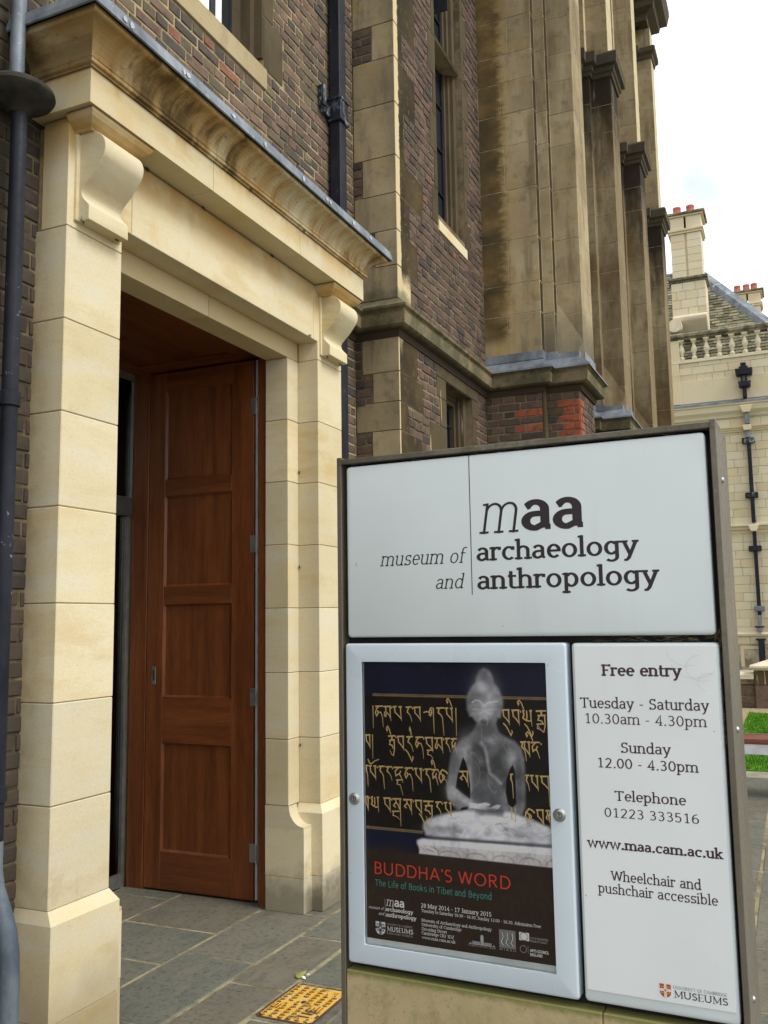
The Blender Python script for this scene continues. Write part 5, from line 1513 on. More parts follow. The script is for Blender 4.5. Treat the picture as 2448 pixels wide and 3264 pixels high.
    if ch == 'J': P([(220, C)] + arcp(120, 150, 100, 150 - b, 0, -120)); head(220, C); return 330, S
    if ch == 'K': st(120, 0, C); foot(120); head(120, C); P([(130, 270), (450, C - sw * .5)]); P([(240, 370), (480, sw * .5)]); head(450, C, .8, .8); foot(490, .8, .8); return 560, S
    if ch == 'V': P([(70, C - sw * .5), (300, b)]); P([(300, b), (530, C - sw * .5)], thin); head(70, C, .8, .8); head(530, C, .8, .8); return 590, S
    if ch == 'X': P([(90, C), (480, 0)]); P([(480, C), (90, 0)], thin); return 560, S
    if ch == 'Y': P([(70, C - sw * .5), (280, 300), (280, 0)]); P([(280, 300), (490, C - sw * .5)], thin); foot(280); head(70, C, .8, .8); head(490, C, .8, .8); return 560, S
    if ch == 'Z': P([(80, C - sw / 2), (460, C - sw / 2), (80, sw / 2), (480, sw / 2)]); return 540, S
    # figures
    Fh = 655
    if ch == '0': P(arcp(240, Fh / 2, 165, Fh / 2 - b, 0, 360, 28)[:-1], closed=True); return 480, S
    if ch == '1': st(260, 0, Fh); P([(260, Fh - b * .6), (120, Fh - 110)], sw); foot(260, 1.2, 1.2); return 480, S
    if ch == '2': P(arcp(235, Fh - b - 165, 145, 165, 160, 0) + [(350, 370), (95, b), (400, b)]); return 480, S
    if ch == '3':
        m = Fh * .54; P(arcp(220, (m + Fh - b) / 2, 135, (Fh - b - m) / 2, 150, -90)); P([(180, m)] + arcp(225, (m + b) / 2, 155, (m - b) / 2, 88, -145)); return 480, S
    if ch == '4': P([(330, 0), (330, Fh - 10), (75, 185), (430, 185)]); foot(330); return 480, S
    if ch == '5': P([(370, Fh - b), (130, Fh - b), (115, 360)] + arcp(220, 215, 160, 215 - b, 118, -148)); return 480, S
    if ch == '6': P([(350, Fh - 25), (250, Fh - 60)] + arcp(240, 300, 160, 270, 115, 180) + [(80, 200)]); P(arcp(240, 205, 158, 205 - b, 0, 360, 24)[:-1], closed=True); return 480, S
    if ch == '7': P([(80, Fh - b), (400, Fh - b), (200, 0)]); vt(80, Fh, Fh - 130); return 480, S
    if ch == '8':
        m = Fh * .53; P(arcp(240, (m + Fh - b) / 2, 128, (Fh - b - m) / 2, 0, 360, 22)[:-1], closed=True); P(arcp(240, (m + b) / 2, 155, (m - b) / 2, 0, 360, 24)[:-1], closed=True); return 480, S
    if ch == '9': P(arcp(240, Fh - 205, 158, 205 - b, 0, 360, 24)[:-1], closed=True); P([(398, 450), (395, 330), (330, 130), (160, 20)]); return 480, S
    q = w * 1.15
    if ch == '.': P([(110, 0), (110, q)], q); return 220, S
    if ch == ',': P([(110, q), (85, -90)], q * .8); return 220, S
    if ch == ':': P([(110, 0), (110, q)], q); P([(110, 330), (110, 330 + q)], q); return 220, S
    if ch == '-': P([(60, 265), (260, 265)], sw); return 320, S
    if ch == "'": P([(90, C), (75, C - 170)], w * .9); return 160, S
    if ch == '&': P([(470, sw * .5), (160, 480)] + arcp(235, 540, 95, 130 - b, 200, -60) + [(110, 240)] + arcp(230, 160, 145, 160 - b, 180, 330) + [(440, 330)]); return 560, S
    return 400, S

def stroke_mesh(mb, pts, w, closed, xf, tiers, w_end=None, vy=1.0):
    """Flat ribbon along pts with mitred joints; xf maps (x, y) to world, w in glyph units; w_end tapers."""
    n = len(pts); Ls = []; Rs = []
    for i in range(n):
        p = pts[i]
        a = pts[i - 1] if (i > 0 or closed) else None
        c = pts[(i + 1) % n] if (i < n - 1 or closed) else None
        def nn(u, v):
            dx, dy = v[0] - u[0], v[1] - u[1]; l = math.hypot(dx, dy) or 1e-9
            return (-dy / l, dx / l)
        if a is None: m = nn(p, c); k = 1
        elif c is None: m = nn(a, p); k = 1
        else:
            n1 = nn(a, p); n2 = nn(p, c); d = 1 + n1[0] * n2[0] + n1[1] * n2[1]
            if d < .25: d = .25
            m = ((n1[0] + n2[0]) / d, (n1[1] + n2[1]) / d)
        ww = w if w_end is None else w + (w_end - w) * i / max(1, n - 1)
        Ls.append((p[0] + m[0] * ww / 2, p[1] + m[1] * vy * ww / 2)); Rs.append((p[0] - m[0] * ww / 2, p[1] - m[1] * vy * ww / 2))
    vs = [xf(*q, tiers) for q in Ls] + [xf(*q, tiers) for q in Rs]
    fs = []
    for i in range(n - 1 if not closed else n):
        j = (i + 1) % n
        fs.append((i, n + i, n + j, j))
    mb.add(vs, fs)

SA = math.radians(2.0)
SD = Vector((math.sin(SA), math.cos(SA), 0)); SN = Vector((math.cos(SA), -math.sin(SA), 0)); SO = Vector((2.4, 0, 0))
def sp(u, z, d=0.0):
    """Point of the sign: u along its face (to the right), z up, d behind its front plane."""
    return tuple(SO - SD * u + SN * d + Vector((0, 0, z)))

def text(name, s, u0, u1, zb, xh, w, parent, mat, d, slab=True, shear=0.0, roman=False, align=None, track=0, track_fit=True, small=None):
    """Line of text with its baseline at zb and x-height (or capital height for capitals) xh metres, fitted between u0 and u1."""
    caps = s.upper() == s and any(c.isalpha() for c in s)
    k = xh / (670.0 if caps else 500.0)
    adv = []; x = 0; first = None
    for ch in s:
        a, S = glyph(ch, w, slab, roman)
        adv.append((x, S, a)); x += a + track
    xs = [p[0] + off + shear * p[1] for off, S, a in adv for pts, ww, cl in S for p in pts]
    lo, hi = min(xs) - w / 2, max(xs) + w / 2
    if u1 is not None: sx = (u1 - u0) / ((hi - lo) * k)
    else: sx = 1.0
    mb = MB()
    for off, S, a in adv:
        for i, (pts, ww, cl) in enumerate(S):
            def xf(px, py, t_, off=off): return sp(u0 + ((px + off + shear * py) - lo) * k * sx, zb + py * k, d - .00006 * t_)
            stroke_mesh(mb, pts, ww, cl, xf, i, vy=(.74 if slab and not roman else 1.0))
    me = mb.mesh('lettering', mat, recalc=False)
    return link('lettering', me, parent)

# ------------------------------------------------------------------ the sign
c0 = SO + SD * .69 + SN * .13
sign = thing('museum_sign', (c0.x, c0.y, 0), 'freestanding museum sign with white name panel, poster case and opening hours panel', 'sign')
def m_post():
    t = NT('weathered bronze steel', .55, .35, .4)
    a = t.noise(3.5, 5, .6, stretch=(1, 1, .5)); b = t.noise(60, 4, .75)
    c = t.ramp(a, [(.3, (.125, .108, .082)), (.55, (.175, .153, .118)), (.75, (.215, .192, .152))])
    c = t.mix(t.rng(b, .56, .7, 0, .45), c, (.12, .10, .075))
    c = t.mix(t.rng(t.noise(180, 2), .68, .75, 0, .7), c, (.42, .40, .35))
    x, y, z = t.xyz()
    top = t.ma('MULTIPLY', t.rng(t.noise(20, 4, .7), .42, .6), t.ma('GREATER_THAN', z, 2.072))
    c = t.mix(t.ma('MULTIPLY', top, .5), c, (.085, .075, .045))
    return t.out(c, t.rng(b, .3, .7, .45, .68), t.bump(b, .12, .002))
M['post'] = m_post(); M['black'] = m_plain('black gap lining', (.012, .011, .010), .8)
def m_enamel(name, col, r=.32):
    t = NT(name, r, spec=.5)
    a = t.noise(2.5, 3); sp_ = t.noise(30, 2)
    v = t.n('ShaderNodeTexVoronoi'); v.inputs['Scale'].default_value = 15; t.put(v.inputs['Vector'], t.pos)
    c = t.mul(t.mix(0., col, col), t.rng(a, .3, .7, .965, 1.02))
    c = t.mix(t.rng(t.noise(7, 4, .6, stretch=(1, 1, .12)), .58, .78, 0, .16), c, tuple(k * .62 for k in col))
    c = t.mix(t.rng(v.outputs['Distance'], .045, .025, 0, .55), c, (.30, .30, .29))
    x, y, z = t.xyz()
    h = t.n('ShaderNodeBump'); h.inputs['Strength'].default_value = .04; h.inputs['Distance'].default_value = .004; t.put(h.inputs['Height'], t.noise(350, 2))
    return t.out(c, t.rng(a, .3, .7, r - .04, r + .08), h.outputs[0])
M['enamel'] = m_enamel('white enamelled panel', (.645, .71, .725)); M['enamel2'] = m_enamel('pale blue white case', (.605, .69, .76), .28); M['vinyl'] = m_enamel('white vinyl sheet', (.80, .835, .855), .4)
M['ink'] = m_print('dark brown ink', (.022, .014, .018)); M['ink2'] = m_print('plum ink', (.055, .022, .034)); M['ink3'] = m_print('grey black ink', (.02, .022, .03))

def sbox(u0, u1, z0, z1, d0, d1, name, mat, parent=sign, b=.003, seg=1):
    m = MB().box(u0, u1, d0, d1, z0, z1, b)
    m.v = [sp(u, z, d) for u, d, z in m.v]
    return m.build(name, mat, parent)
def spoly(pts, d0, d1, name, mat, parent, bevel=0, smooth=False):
    """Outline [(u, z)] extruded from depth d0 to d1."""
    n = len(pts)
    m = MB().add([sp(u, z, d0) for u, z in pts] + [sp(u, z, d1) for u, z in pts], [tuple(range(n)), tuple(range(n, 2 * n))[::-1]] + [(i, n + i, n + (i + 1) % n, (i + 1) % n) for i in range(n)])
    return m.build(name, mat, parent, bevel=bevel, smooth=smooth)
DEP = .255
sbox(-1.2425, -1.2275, 0, 2.098, .0, DEP, 'post', M['post'], b=.0015)
sbox(-.1655, -.1500, 0, 2.098, .0, DEP, 'post', M['post'], b=.0015)
sbox(-1.2270, -.1660, 2.076, 2.092, .0, DEP, 'top_rail', M['post'], b=.0015)
sbox(-1.2270, -.1660, .02, 2.0755, .045, DEP - .02, 'back_panel', M['black'])
for zb_ in (1.951, 1.319, .68):
    c = SO - SD * (-.1500) + SN * .082 + Vector((0, 0, zb_))
    mb = MB(); n = 14
    prof = [(.0085, .0), (.0085, .0015), (.0065, .0045), (.003, .006)]
    vs = []
    for r_, h_ in prof:
        for k in range(n):
            a = 2 * math.pi * k / n; vs.append(tuple(c - SD * h_ + SN * (r_ * math.cos(a)) + Vector((0, 0, r_ * math.sin(a)))))
    fs = [(i * n + k, i * n + (k + 1) % n, (i + 1) * n + (k + 1) % n, (i + 1) * n + k) for i in range(3) for k in range(n)] + [tuple(3 * n + k for k in range(n))]
    mb.add(vs, fs).build('dome_bolt', M['steel'], sign, smooth=True)
def round_rect(u0, u1, z0, z1, r, n=5):
    pts = []
    for cu, cz, a0 in ((u1 - r, z1 - r, 0), (u0 + r, z1 - r, 90), (u0 + r, z0 + r, 180), (u1 - r, z0 + r, 270)):
        pts += arcp(cu, cz, r, r, a0, a0 + 90, n)
    return pts
def tray(u0, u1, z0, z1, d0, d1, name, mat, r=.010, soft=.007, hole=None):
    """Panel with rounded corners and a rolled edge; hole = (u0, u1, z0, z1) opening."""
    m = MB(); loops = []
    for k in range(4):
        a = math.radians(90 * k / 3)
        o = soft * (1 - math.sin(a)); dd = soft * (1 - math.cos(a))
        loops.append([sp(u, z, d0 + (soft - soft * math.sin(a)) if False else d0 + soft * (1 - math.cos(math.pi / 2 - a))) for u, z in round_rect(u0 + soft * (1 - math.cos(a)) * 0 + soft * math.sin(a) * 0 + soft * (1 - math.cos(a)), u1 - soft * (1 - math.cos(a)), z0 + soft * (1 - math.cos(a)), z1 - soft * (1 - math.cos(a)), r)])
    back = [sp(u, z, d1) for u, z in round_rect(u0, u1, z0, z1, r)]
    loops = [back] + loops
    n = len(back); vs = [p for l in loops for p in l]; fs = [tuple(range(n))]
    for i in range(len(loops) - 1):
        for k in range(n): fs.append((i * n + k, i * n + (k + 1) % n, (i + 1) * n + (k + 1) % n, (i + 1) * n + k))
    last = (len(loops) - 1) * n
    if not hole: fs.append(tuple(last + k for k in range(n))[::-1])
    else:
        h = [sp(u, z, d0) for u, z in round_rect(*hole, .004)]; hb = [sp(u, z, d1 - .002) for u, z in round_rect(*hole, .004)]
        b0 = len(vs); vs += h + hb
        for k in range(n):
            k2 = (k + 1) % n
            fs.append((last + k, last + k2, b0 + k2, b0 + k)); fs.append((b0 + k, b0 + k2, b0 + n + k2, b0 + n + k))
        fs = fs[1:]
        for k in range(n):
            k2 = (k + 1) % n; fs.append((k, k2, b0 + n + k2, b0 + n + k))
    m.add(vs, fs)
    return m.build(name, mat, sign, smooth=True)
top = tray(-1.2125, -.1785, 1.556, 2.0675, .004, .040, 'name_panel', M['enamel'])
case = tray(-1.2195, -.5555, .641, 1.538, .000, .044, 'poster_case', M['enamel2'], r=.008, soft=.007, hole=(-1.1665, -.6125, .695, 1.4855))
info = tray(-.5420, -.1735, .642, 1.537, .004, .040, 'hours_panel', M['enamel'])
sbox(-.5345, -.1815, .672, 1.530, .0022, .0038, 'vinyl_sheet', M['vinyl'], info, b=.0004)
base_s = sbox(-1.2265, -.5, 0.0, .6205, .002, .2, 'base_stone', m_cream('sign base stone'), b=.003)
sbox(-.4985, -.1665, 0.0, .6205, .0022, .2, 'base_stone', base_s.data.materials[0], b=.003)
t = NT('algae stained base stone', .95)
x, y, z = t.xyz(); a = t.noise(26, 5, .7)
c = t.ramp(t.noise(14, 5, .7), [(.3, (.38, .30, .15)), (.5, (.48, .39, .22)), (.7, (.52, .38, .21))])
c = t.mix(t.rng(t.noise(90, 3, .7), .58, .7, 0, .55), c, (.16, .12, .045))
c = t.mix(t.rng(t.noise(5, 4), .45, .7, 0, .5), c, (.33, .30, .14))
g_ = t.rng(t.ma('ADD', z, t.ma('MULTIPLY', a, .03)), .612, .632)
c = t.mix(t.ma('MULTIPLY', g_, .75), c, (.14, .16, .03))
bs = t.out(c, None, t.bump(a, .6, .003))
for o in sign.children:
    if o.name.startswith('base_stone'): o.data.materials[0] = bs

# name panel lettering
dT = .0036
sl_ = MB(); sl_.box(-.8167, -.8145, dT - .0002, dT + .0002, 1.672, 2.0665); sl_.v = [sp(u, z, d) for u, d, z in sl_.v]; sl_.build('rule', M['ink'], top)
text('m', 'm', -.7935, -.672, 1.8395, .0860, 50, top, M['ink'], dT, slab=True, shear=.17)
text('aa', 'aa', -.667, -.484, 1.8405, .0870, 122, top, M['ink'], dT)
text('arch', 'archaeology', -.8000, -.349, 1.7640, .0388, 106, top, M['ink'], dT)
text('anth', 'anthropology', -.8000, -.301, 1.6850, .0388, 106, top, M['ink'], dT)
text('museum of', 'museum of', -1.1035, -.826, 1.7620, .0300, 64, top, M['ink'], dT, shear=.20, slab=True)
text('and', 'and', -.9250, -.837, 1.6905, .0290, 64, top, M['ink'], dT, shear=.20, slab=True)
sc_ = MB().box(-1.1812, -1.1802, dT - .0002, dT, 1.765, 1.777); sc_.v = [sp(u, z, d) for u, d, z in sc_.v]; sc_.build('rust_mark', m_print('rust', (.20, .07, .03)), top)
# hours panel
dI = .0018
for s, u0, u1, zb, xh, w in (('Free entry', -.468, -.2605, 1.4525, .0225, 122), ('Tuesday - Saturday', -.524, -.201, 1.3700, .0200, 90), ('10.30am - 4.30pm', -.512, -.209, 1.3310, .0195, 76),
                             ('Sunday', -.423, -.2975, 1.2600, .0195, 90), ('12.00 - 4.30pm', -.484, -.234, 1.2205, .0190, 88), ('Telephone', -.445, -.270, 1.1400, .0185, 90), ('01223 333516', -.472, -.242, 1.0985, .0175, 76),
                             ('www.maa.cam.ac.uk', -.523, -.188, 1.0200, .0180, 122), ('Wheelchair and', -.465, -.243, .9430, .0180, 90), ('pushchair accessible', -.4985, -.2085, .9105, .0178, 88)):
    text(s, s, u0, u1, zb, xh, w, info, M['ink2'], dI)
text('u', 'UNIVERSITY OF CAMBRIDGE', -.3245, -.1995, .7055, .0072, 70, info, M['ink3'], dI, roman=True)
text('m', 'MUSEUMS', -.3235, -.1990, .6855, .0165, 92, info, M['ink3'], dI, roman=True)
def shield(u0, z1, w, h, parent, d, fieldm, crossm, linem, beast):
    pts = [(u0, z1), (u0 + w, z1), (u0 + w, z1 - h * .55)] + [(u0 + w / 2 + w / 2 * math.cos(math.radians(a)), z1 - h * .55 - h * .45 * math.sin(math.radians(a)) ** .8) for a in (15, 35, 55, 75)] + [(u0 + w / 2, z1 - h)] + \
          [(u0 + w / 2 - w / 2 * math.cos(math.radians(a)), z1 - h * .55 - h * .45 * math.sin(math.radians(a)) ** .8) for a in (75, 55, 35, 15)] + [(u0, z1 - h * .55)]
    spoly(pts, d, d + .0004, 'shield', fieldm, parent)
    cu = u0 + w / 2; cz = z1 - h * .46; t_ = w * .11
    spoly([(cu - t_, z1 - .0002), (cu + t_, z1 - .0002), (cu + t_, cz + t_), (u0 + w - .0002, cz + t_), (u0 + w - .0002, cz - t_), (cu + t_, cz - t_), (cu + t_, z1 - h * .97), (cu - t_, z1 - h * .97), (cu - t_, cz - t_), (u0 + .0002, cz - t_), (u0 + .0002, cz + t_), (cu - t_, cz + t_)], d - .0003, d, 'cross', crossm, parent)
    spoly([(cu - t_ * .7, cz + t_ * .8), (cu + t_ * .7, cz + t_ * .8), (cu + t_ * .7, cz - t_ * .8), (cu - t_ * .7, cz - t_ * .8)], d - .0006, d - .0003, 'book', linem, parent)
    r_ = random.Random(3)
    mb = MB()
    for qu, qz in ((.25, .22), (.75, .22), (.27, .68), (.73, .68)):
        bu, bz = u0 + w * qu, z1 - h * qz
        for k, (p0, p1) in enumerate((((-.13, .02), (.12, .04)), ((-.12, .04), (-.15, -.09)), ((-.02, .03), (-.05, -.09)), ((.10, .03), (.06, -.09)), ((.10, .04), (.16, .10)), ((-.12, .05), (-.17, .10)), ((.10, .02), (.17, -.06)))):
            stroke_mesh(mb, [(bu + p0[0] * w, bz + p0[1] * w), (bu + p1[0] * w, bz + p1[1] * w)], w * .045, False, lambda x, y, t: sp(x, y, d - .0003 - .00005 * t), k)
    link('lion', mb.mesh('lion', beast, recalc=False), parent)
    if crossm is not None:
        mb = MB()
        for k, (a, b_) in enumerate(((.14, .5), (.5, .08), (.86, .5), (.5, .88))):
            bu, bz = u0 + w * (.24 if k == 0 else .76 if k == 2 else .5), (cz if k in (0, 2) else z1 - h * (.14 if k == 1 else .80))
            for q in (-1, 0, 1):
                if k in (0, 2): c_ = (bu + q * w * .085, bz)
                else: c_ = (bu, bz + q * w * .075)
                stroke_mesh(mb, [(c_[0], c_[1] - w * .035), (c_[0], c_[1] + w * .035)], w * .025, False, lambda x, y, t: sp(x, y, d - .00036), 0)
        link('ermine', mb.mesh('ermine', linem, recalc=False), parent)
M['s_red'] = m_print('heraldic red', (.45, .07, .03)); M['s_wht'] = m_print('print white', (.78, .78, .78)); M['s_gold'] = m_print('heraldic gold', (.62, .36, .06)); M['s_dark'] = m_print('print black', (.03, .03, .035))
shield(-.3555, .7135, .0265, .0305, info, dI - .0002, M['s_red'], M['s_wht'], M['s_red'], M['s_gold'])
# strand of cobweb and hairs on the hours panel
hw = MB()
rh = random.Random(2)
for (cu, cz, r_, a0, a1) in ((-.232, 1.50, .050, 200, 330), (-.215, 1.475, .032, 100, 300), (-.20, 1.44, .022, 60, 260), (-.25, 1.52, .04, 180, 300)):
    pts = [(cu + r_ * math.cos(math.radians(a)) * 1.2, cz + r_ * math.sin(math.radians(a))) for a in range(a0, a1, 12)]
    hw.tube([sp(u, z, dI - .002) for u, z in pts], .00018, 4)
web = link('cobweb', hw.mesh('cobweb', m_print('cobweb', (.32, .32, .33)))); 
tag(web, 'stray curling cobweb hairs clinging to the upper corner of the hours panel', 'cobweb')
cw = MB()
for _ in range(60):
    u = rh.uniform(-.180, -.1672); z = rh.uniform(1.28, 1.56)
    cw.tube([sp(u, z, .004), sp(u + rh.uniform(-.008, .008), z + rh.uniform(-.02, .02), .012), sp(u + rh.uniform(-.012, .012), z + rh.uniform(-.03, .03), .006)], .00022, 3)
for _ in range(50):
    u = rh.uniform(-.5, -.17); z = rh.uniform(1.538, 1.555)
    cw.tube([sp(u, z, .004), sp(u + rh.uniform(-.02, .02), z + rh.uniform(-.006, .006), .012), sp(u + rh.uniform(-.03, .03), z + rh.uniform(-.008, .008), .006)], .0002, 3)
for _ in range(40):
    u = rh.uniform(-1.2, -.17); z = rh.uniform(2.067, 2.075)
    cw.tube([sp(u, z, .004), sp(u + rh.uniform(-.01, .01), z + rh.uniform(-.005, .005), .012), sp(u + rh.uniform(-.02, .02), z + rh.uniform(-.004, .004), .006)], .0002, 3)
cwo = link('cobweb', cw.mesh('cobweb', M['joint']), None); tag(cwo, 'dusty cobwebs spun in the dark gaps around the sign panels', 'cobweb', kind='stuff')

# locks
for u, z in ((-1.193, 1.094), (-.589, 1.094)):
    n = 28; mb = MB(); prof = [(.0170, 0.0), (.0168, -.0022), (.0140, -.0052), (.0100, -.0064), (.0096, -.0050), (.0094, -.0052)]
    c = Vector(sp(u, z, 0)); vs = []
    for r_, h_ in prof:
        for k in range(n):
            a = 2 * math.pi * k / n; vs.append(tuple(c + SD * (r_ * math.cos(a)) + SN * h_ + Vector((0, 0, r_ * math.sin(a)))))
    fs = [(i * n + k, i * n + (k + 1) % n, (i + 1) * n + (k + 1) % n, (i + 1) * n + k) for i in range(len(prof) - 1) for k in range(n)] + [tuple((len(prof) - 1) * n + k for k in range(n))]
    lk = mb.add(vs, fs).build('lock', M['steel'], case, smooth=True)
    mb = MB()
    for q, (p0, p1, ww) in enumerate((((0, -.0055), (0, .0055), .0022), ((-.003, .002), (.003, .002), .0014))): stroke_mesh(mb, [(u + p0[0], z + p0[1]), (u + p1[0], z + p1[1])], ww, False, lambda x, y, t: sp(x, y, -.0054 - .0001 * t), q)
    mb.tube([sp(u + .0075 * math.cos(a), z + .0075 * math.sin(a), -.0053) for a in [k * .35 for k in range(19)]], .0009, 5)
    link('keyway', mb.mesh('keyway', M['black'], recalc=False), case)

# ------------------------------------------------------------------ the poster
DP = .014
sbox(-1.1660, -.6130, .6955, 1.4850, DP + .001, DP + .006, 'backing_board', m_plain('pale backing board', (.52, .56, .54), .7), case, b=0)
PU0, PU1, PZ0, PZ1 = -1.1645, -.6145, .7115, 1.4845
nxp, nyp = 300, 420
U_, Z_ = np.meshgrid(np.linspace(PU0, PU1, nxp), np.linspace(PZ0, PZ1, nyp))
def T2(a, b):
    """Trace coordinate of the poster photograph tile to poster (u, z)."""
    d = F_ * Ff + R_ * (1080 + a * .4943 - 1224) - Uu * (2000 + b * .4943 - 1632)
    tt = (SN.dot(SO + Vector((0, 0, 1.6)) - CM)) / SN.dot(d)
    p = CM + d * tt
    return -(p - SO).dot(SD), p.z
Ff = 2903.98; CM = Vector((0, 0, 1.6))
_m = SC.camera.matrix_world
R_ = Vector(_m.col[0][:3]); Uu = Vector(_m.col[1][:3]); F_ = -Vector(_m.col[2][:3])
def B2(a, b): return T2(546 + .6037 * a, 202 + .6037 * b)
def sdf(poly):
    px, pz = U_, Z_; P = np.array(poly); n = len(P)
    d = np.full(px.shape, 1e9); ins = np.zeros(px.shape, bool)
    for i in range(n):
        a = P[i]; b = P[(i + 1) % n]; e = b - a
        wx, wz = px - a[0], pz - a[1]
        h = np.clip((wx * e[0] + wz * e[1]) / (e @ e), 0, 1)
        d = np.minimum(d, (wx - e[0] * h) ** 2 + (wz - e[1] * h) ** 2)
        c = ((a[1] > pz) != (b[1] > pz)) & (px < (b[0] - a[0]) * (pz - a[1]) / ((b[1] - a[1]) if b[1] != a[1] else 1e-9) + a[0])
        ins ^= c
    d = np.sqrt(d); return np.where(ins, -d, d)
def sdline(pts):
    d = np.full(U_.shape, 1e9)
    for a, b in zip(pts, pts[1:]):
        a = np.array(a); b = np.array(b); e = b - a; wx, wz = U_ - a[0], Z_ - a[1]
        h = np.clip((wx * e[0] + wz * e[1]) / (e @ e + 1e-12), 0, 1)
        d = np.minimum(d, (wx - e[0] * h) ** 2 + (wz - e[1] * h) ** 2)
    return np.sqrt(d)
def sm(x, a, b):
    t_ = np.clip((x - a) / (b - a), 0, 1); return t_ * t_ * (3 - 2 * t_)
rgn = np.random.RandomState(1)
def vnoise(nx_, ny_, amp=1.0):
    g = rgn.rand(ny_ + 2, nx_ + 2); yy = np.linspace(0, ny_, nyp); xx = np.linspace(0, nx_, nxp)
    yi = np.minimum(yy.astype(int), ny_); xi = np.minimum(xx.astype(int), nx_); fy = (yy - yi)[:, None]; fx_ = (xx - xi)[None, :]
    fy = fy * fy * (3 - 2 * fy); fx_ = fx_ * fx_ * (3 - 2 * fx_)
    a = g[yi][:, xi]; b = g[yi][:, xi + 1]; c = g[yi + 1][:, xi]; d = g[yi + 1][:, xi + 1]
    return ((a * (1 - fx_) + b * fx_) * (1 - fy) + (c * (1 - fx_) + d * fx_) * fy) * amp
N1 = vnoise(6, 9); N2 = vnoise(18, 26); N3 = vnoise(60, 84)
img = np.zeros((nyp, nxp, 3))
def over(col, alpha):
    global img
    col = np.array(col) if not isinstance(col, np.ndarray) or col.ndim == 1 else col
    a = alpha[..., None]; img = img * (1 - a) + col * a
navy = np.array((.010, .012, .030)); brown = np.array((.0130, .0105, .0100)); low_ = np.array((.034, .021, .015))
img[:] = brown
over(navy, sm(Z_, 1.388, 1.391)); over(navy * 1.05, 1 - sm(Z_, 1.013, 1.017))
over(low_, 1 - sm(Z_, .930, .985))
img *= (0.85 + .35 * N1[..., None])
over(np.array((.036, .023, .016)), (1 - sm(Z_, .915, .935)))
# gold double rules
for zr, ua, ub in ((1.3925, -1.137, PU1), (1.0165, PU0, -.985)):
    for dz in (0, -.0045):
        over((.30, .20, .08), (1 - sm(np.abs(Z_ - zr - dz), .0006, .0018)) * ((U_ > ua) & (U_ < ub)) * .8)
body = [B2(*p) for p in ((625, 95), (690, 130), (725, 190), (735, 262), (790, 320), (822, 400), (835, 440), (836, 520), (806, 640), (778, 640), (760, 700), (790, 790), (860, 835), (960, 885), (1030, 960), (1062, 1080), (1072, 1250), (1076, 1420), (1074, 1600),
                         (1040, 1680), (840, 1690), (500, 1690), (330, 1620), (232, 1500), (218, 1380), (240, 1240), (262, 1080), (290, 970), (370, 880), (480, 800), (530, 740), (545, 690), (500, 630), (470, 620), (440, 540), (436, 440), (450, 380), (475, 320), (530, 260), (540, 190), (570, 130))]
head_ = [B2(*p) for p in ((625, 95), (690, 130), (725, 190), (735, 262), (790, 320), (822, 400), (836, 520), (806, 640), (740, 700), (640, 730), (550, 700), (470, 620), (436, 500), (450, 380), (530, 260), (540, 190), (570, 130))]
sb = sdf(body)
over((.150, .150, .160), (1 - sm(sb, -.006, .003)) * .92)
rim = np.exp(-((sb + .008) / .008) ** 2) * (sb < .004)
over((.20, .20, .215), rim * .35)
sh = sdf(head_)
over((.27, .27, .285), (1 - sm(sh, -.045, .002)) * .85)
bright = np.exp(-(((U_ - B2(635, 330)[0]) / .030) ** 2 + ((Z_ - B2(635, 330)[1]) / .032) ** 2)); over((.36, .36, .39), bright * .65)
# ushnisha fades upward
top_f = np.exp(-(((U_ - B2(630, 170)[0]) / .022) ** 2 + ((Z_ - B2(630, 190)[1]) / .03) ** 2)); over((.075, .075, .085), top_f * .6)
# upper arms and chest glow
for p, r1, r2, k, v in (((430, 960), .020, .030, .8, .30), ((920, 1080), .016, .026, .75, .40), ((600, 800), .04, .02, .35, .20), ((330, 1180), .012, .05, .35, .20), ((480, 1300), .006, .06, .55, .30), ((300, 1440), .022, .022, .5, .26), ((700, 880), .03, .012, .4, .26)):
    u0_, z0_ = B2(*p); over((v, v, v * 1.05), np.exp(-(((U_ - u0_) / r1) ** 2 + ((Z_ - z0_) / r2) ** 2)) * k)
# darker lungs
for p, r1, r2, k in (((580, 1150), .022, .06, .45), ((800, 1050), .028, .05, .45), ((720, 1400), .035, .045, .35), ((1010, 1350), .012, .06, .35)):
    u0_, z0_ = B2(*p); over((.042, .047, .050), np.exp(-(((U_ - u0_) / r1) ** 2 + ((Z_ - z0_) / r2) ** 2)) * k)
bodym = (1 - sm(sb, -.004, .003))
N4 = vnoise(34, 52); N5 = vnoise(90, 130)
img = img * (1 - bodym[..., None]) + img * (0.62 + .62 * N2 * .8 + .28 * N4)[..., None] * bodym[..., None]
for k in range(26):      # faint folds and casting marks showing through
    a_ = rgn.rand(); px_, py_ = 470 + 560 * rgn.rand(), 760 + 850 * rgn.rand()
    pts = [B2(px_ + 30 * q * math.cos(6.28 * a_ + q * .5), py_ + 34 * q * math.sin(6.28 * a_ + q * .7)) for q in range(5)]
    v_ = .10 + .14 * rgn.rand(); over((v_, v_, v_ * 1.04), np.exp(-(sdline(pts) / (.0010 + .0012 * rgn.rand())) ** 2) * .5 * (sb < -.004))
# gaps beside the arms
for g in (((402, 1058), (430, 1110), (462, 1230), (478, 1350), (480, 1508), (400, 1450), (325, 1388), (345, 1250)), ((935, 1140), (955, 1200), (968, 1400), (972, 1560), (930, 1600), (885, 1560), (862, 1440), (868, 1300), (905, 1190)), ((392, 1600), (460, 1585), (450, 1620), (350, 1640))):
    over((.0105, .0095, .0100), 1 - sm(sdf([B2(*p) for p in g]), -.001, .0018))
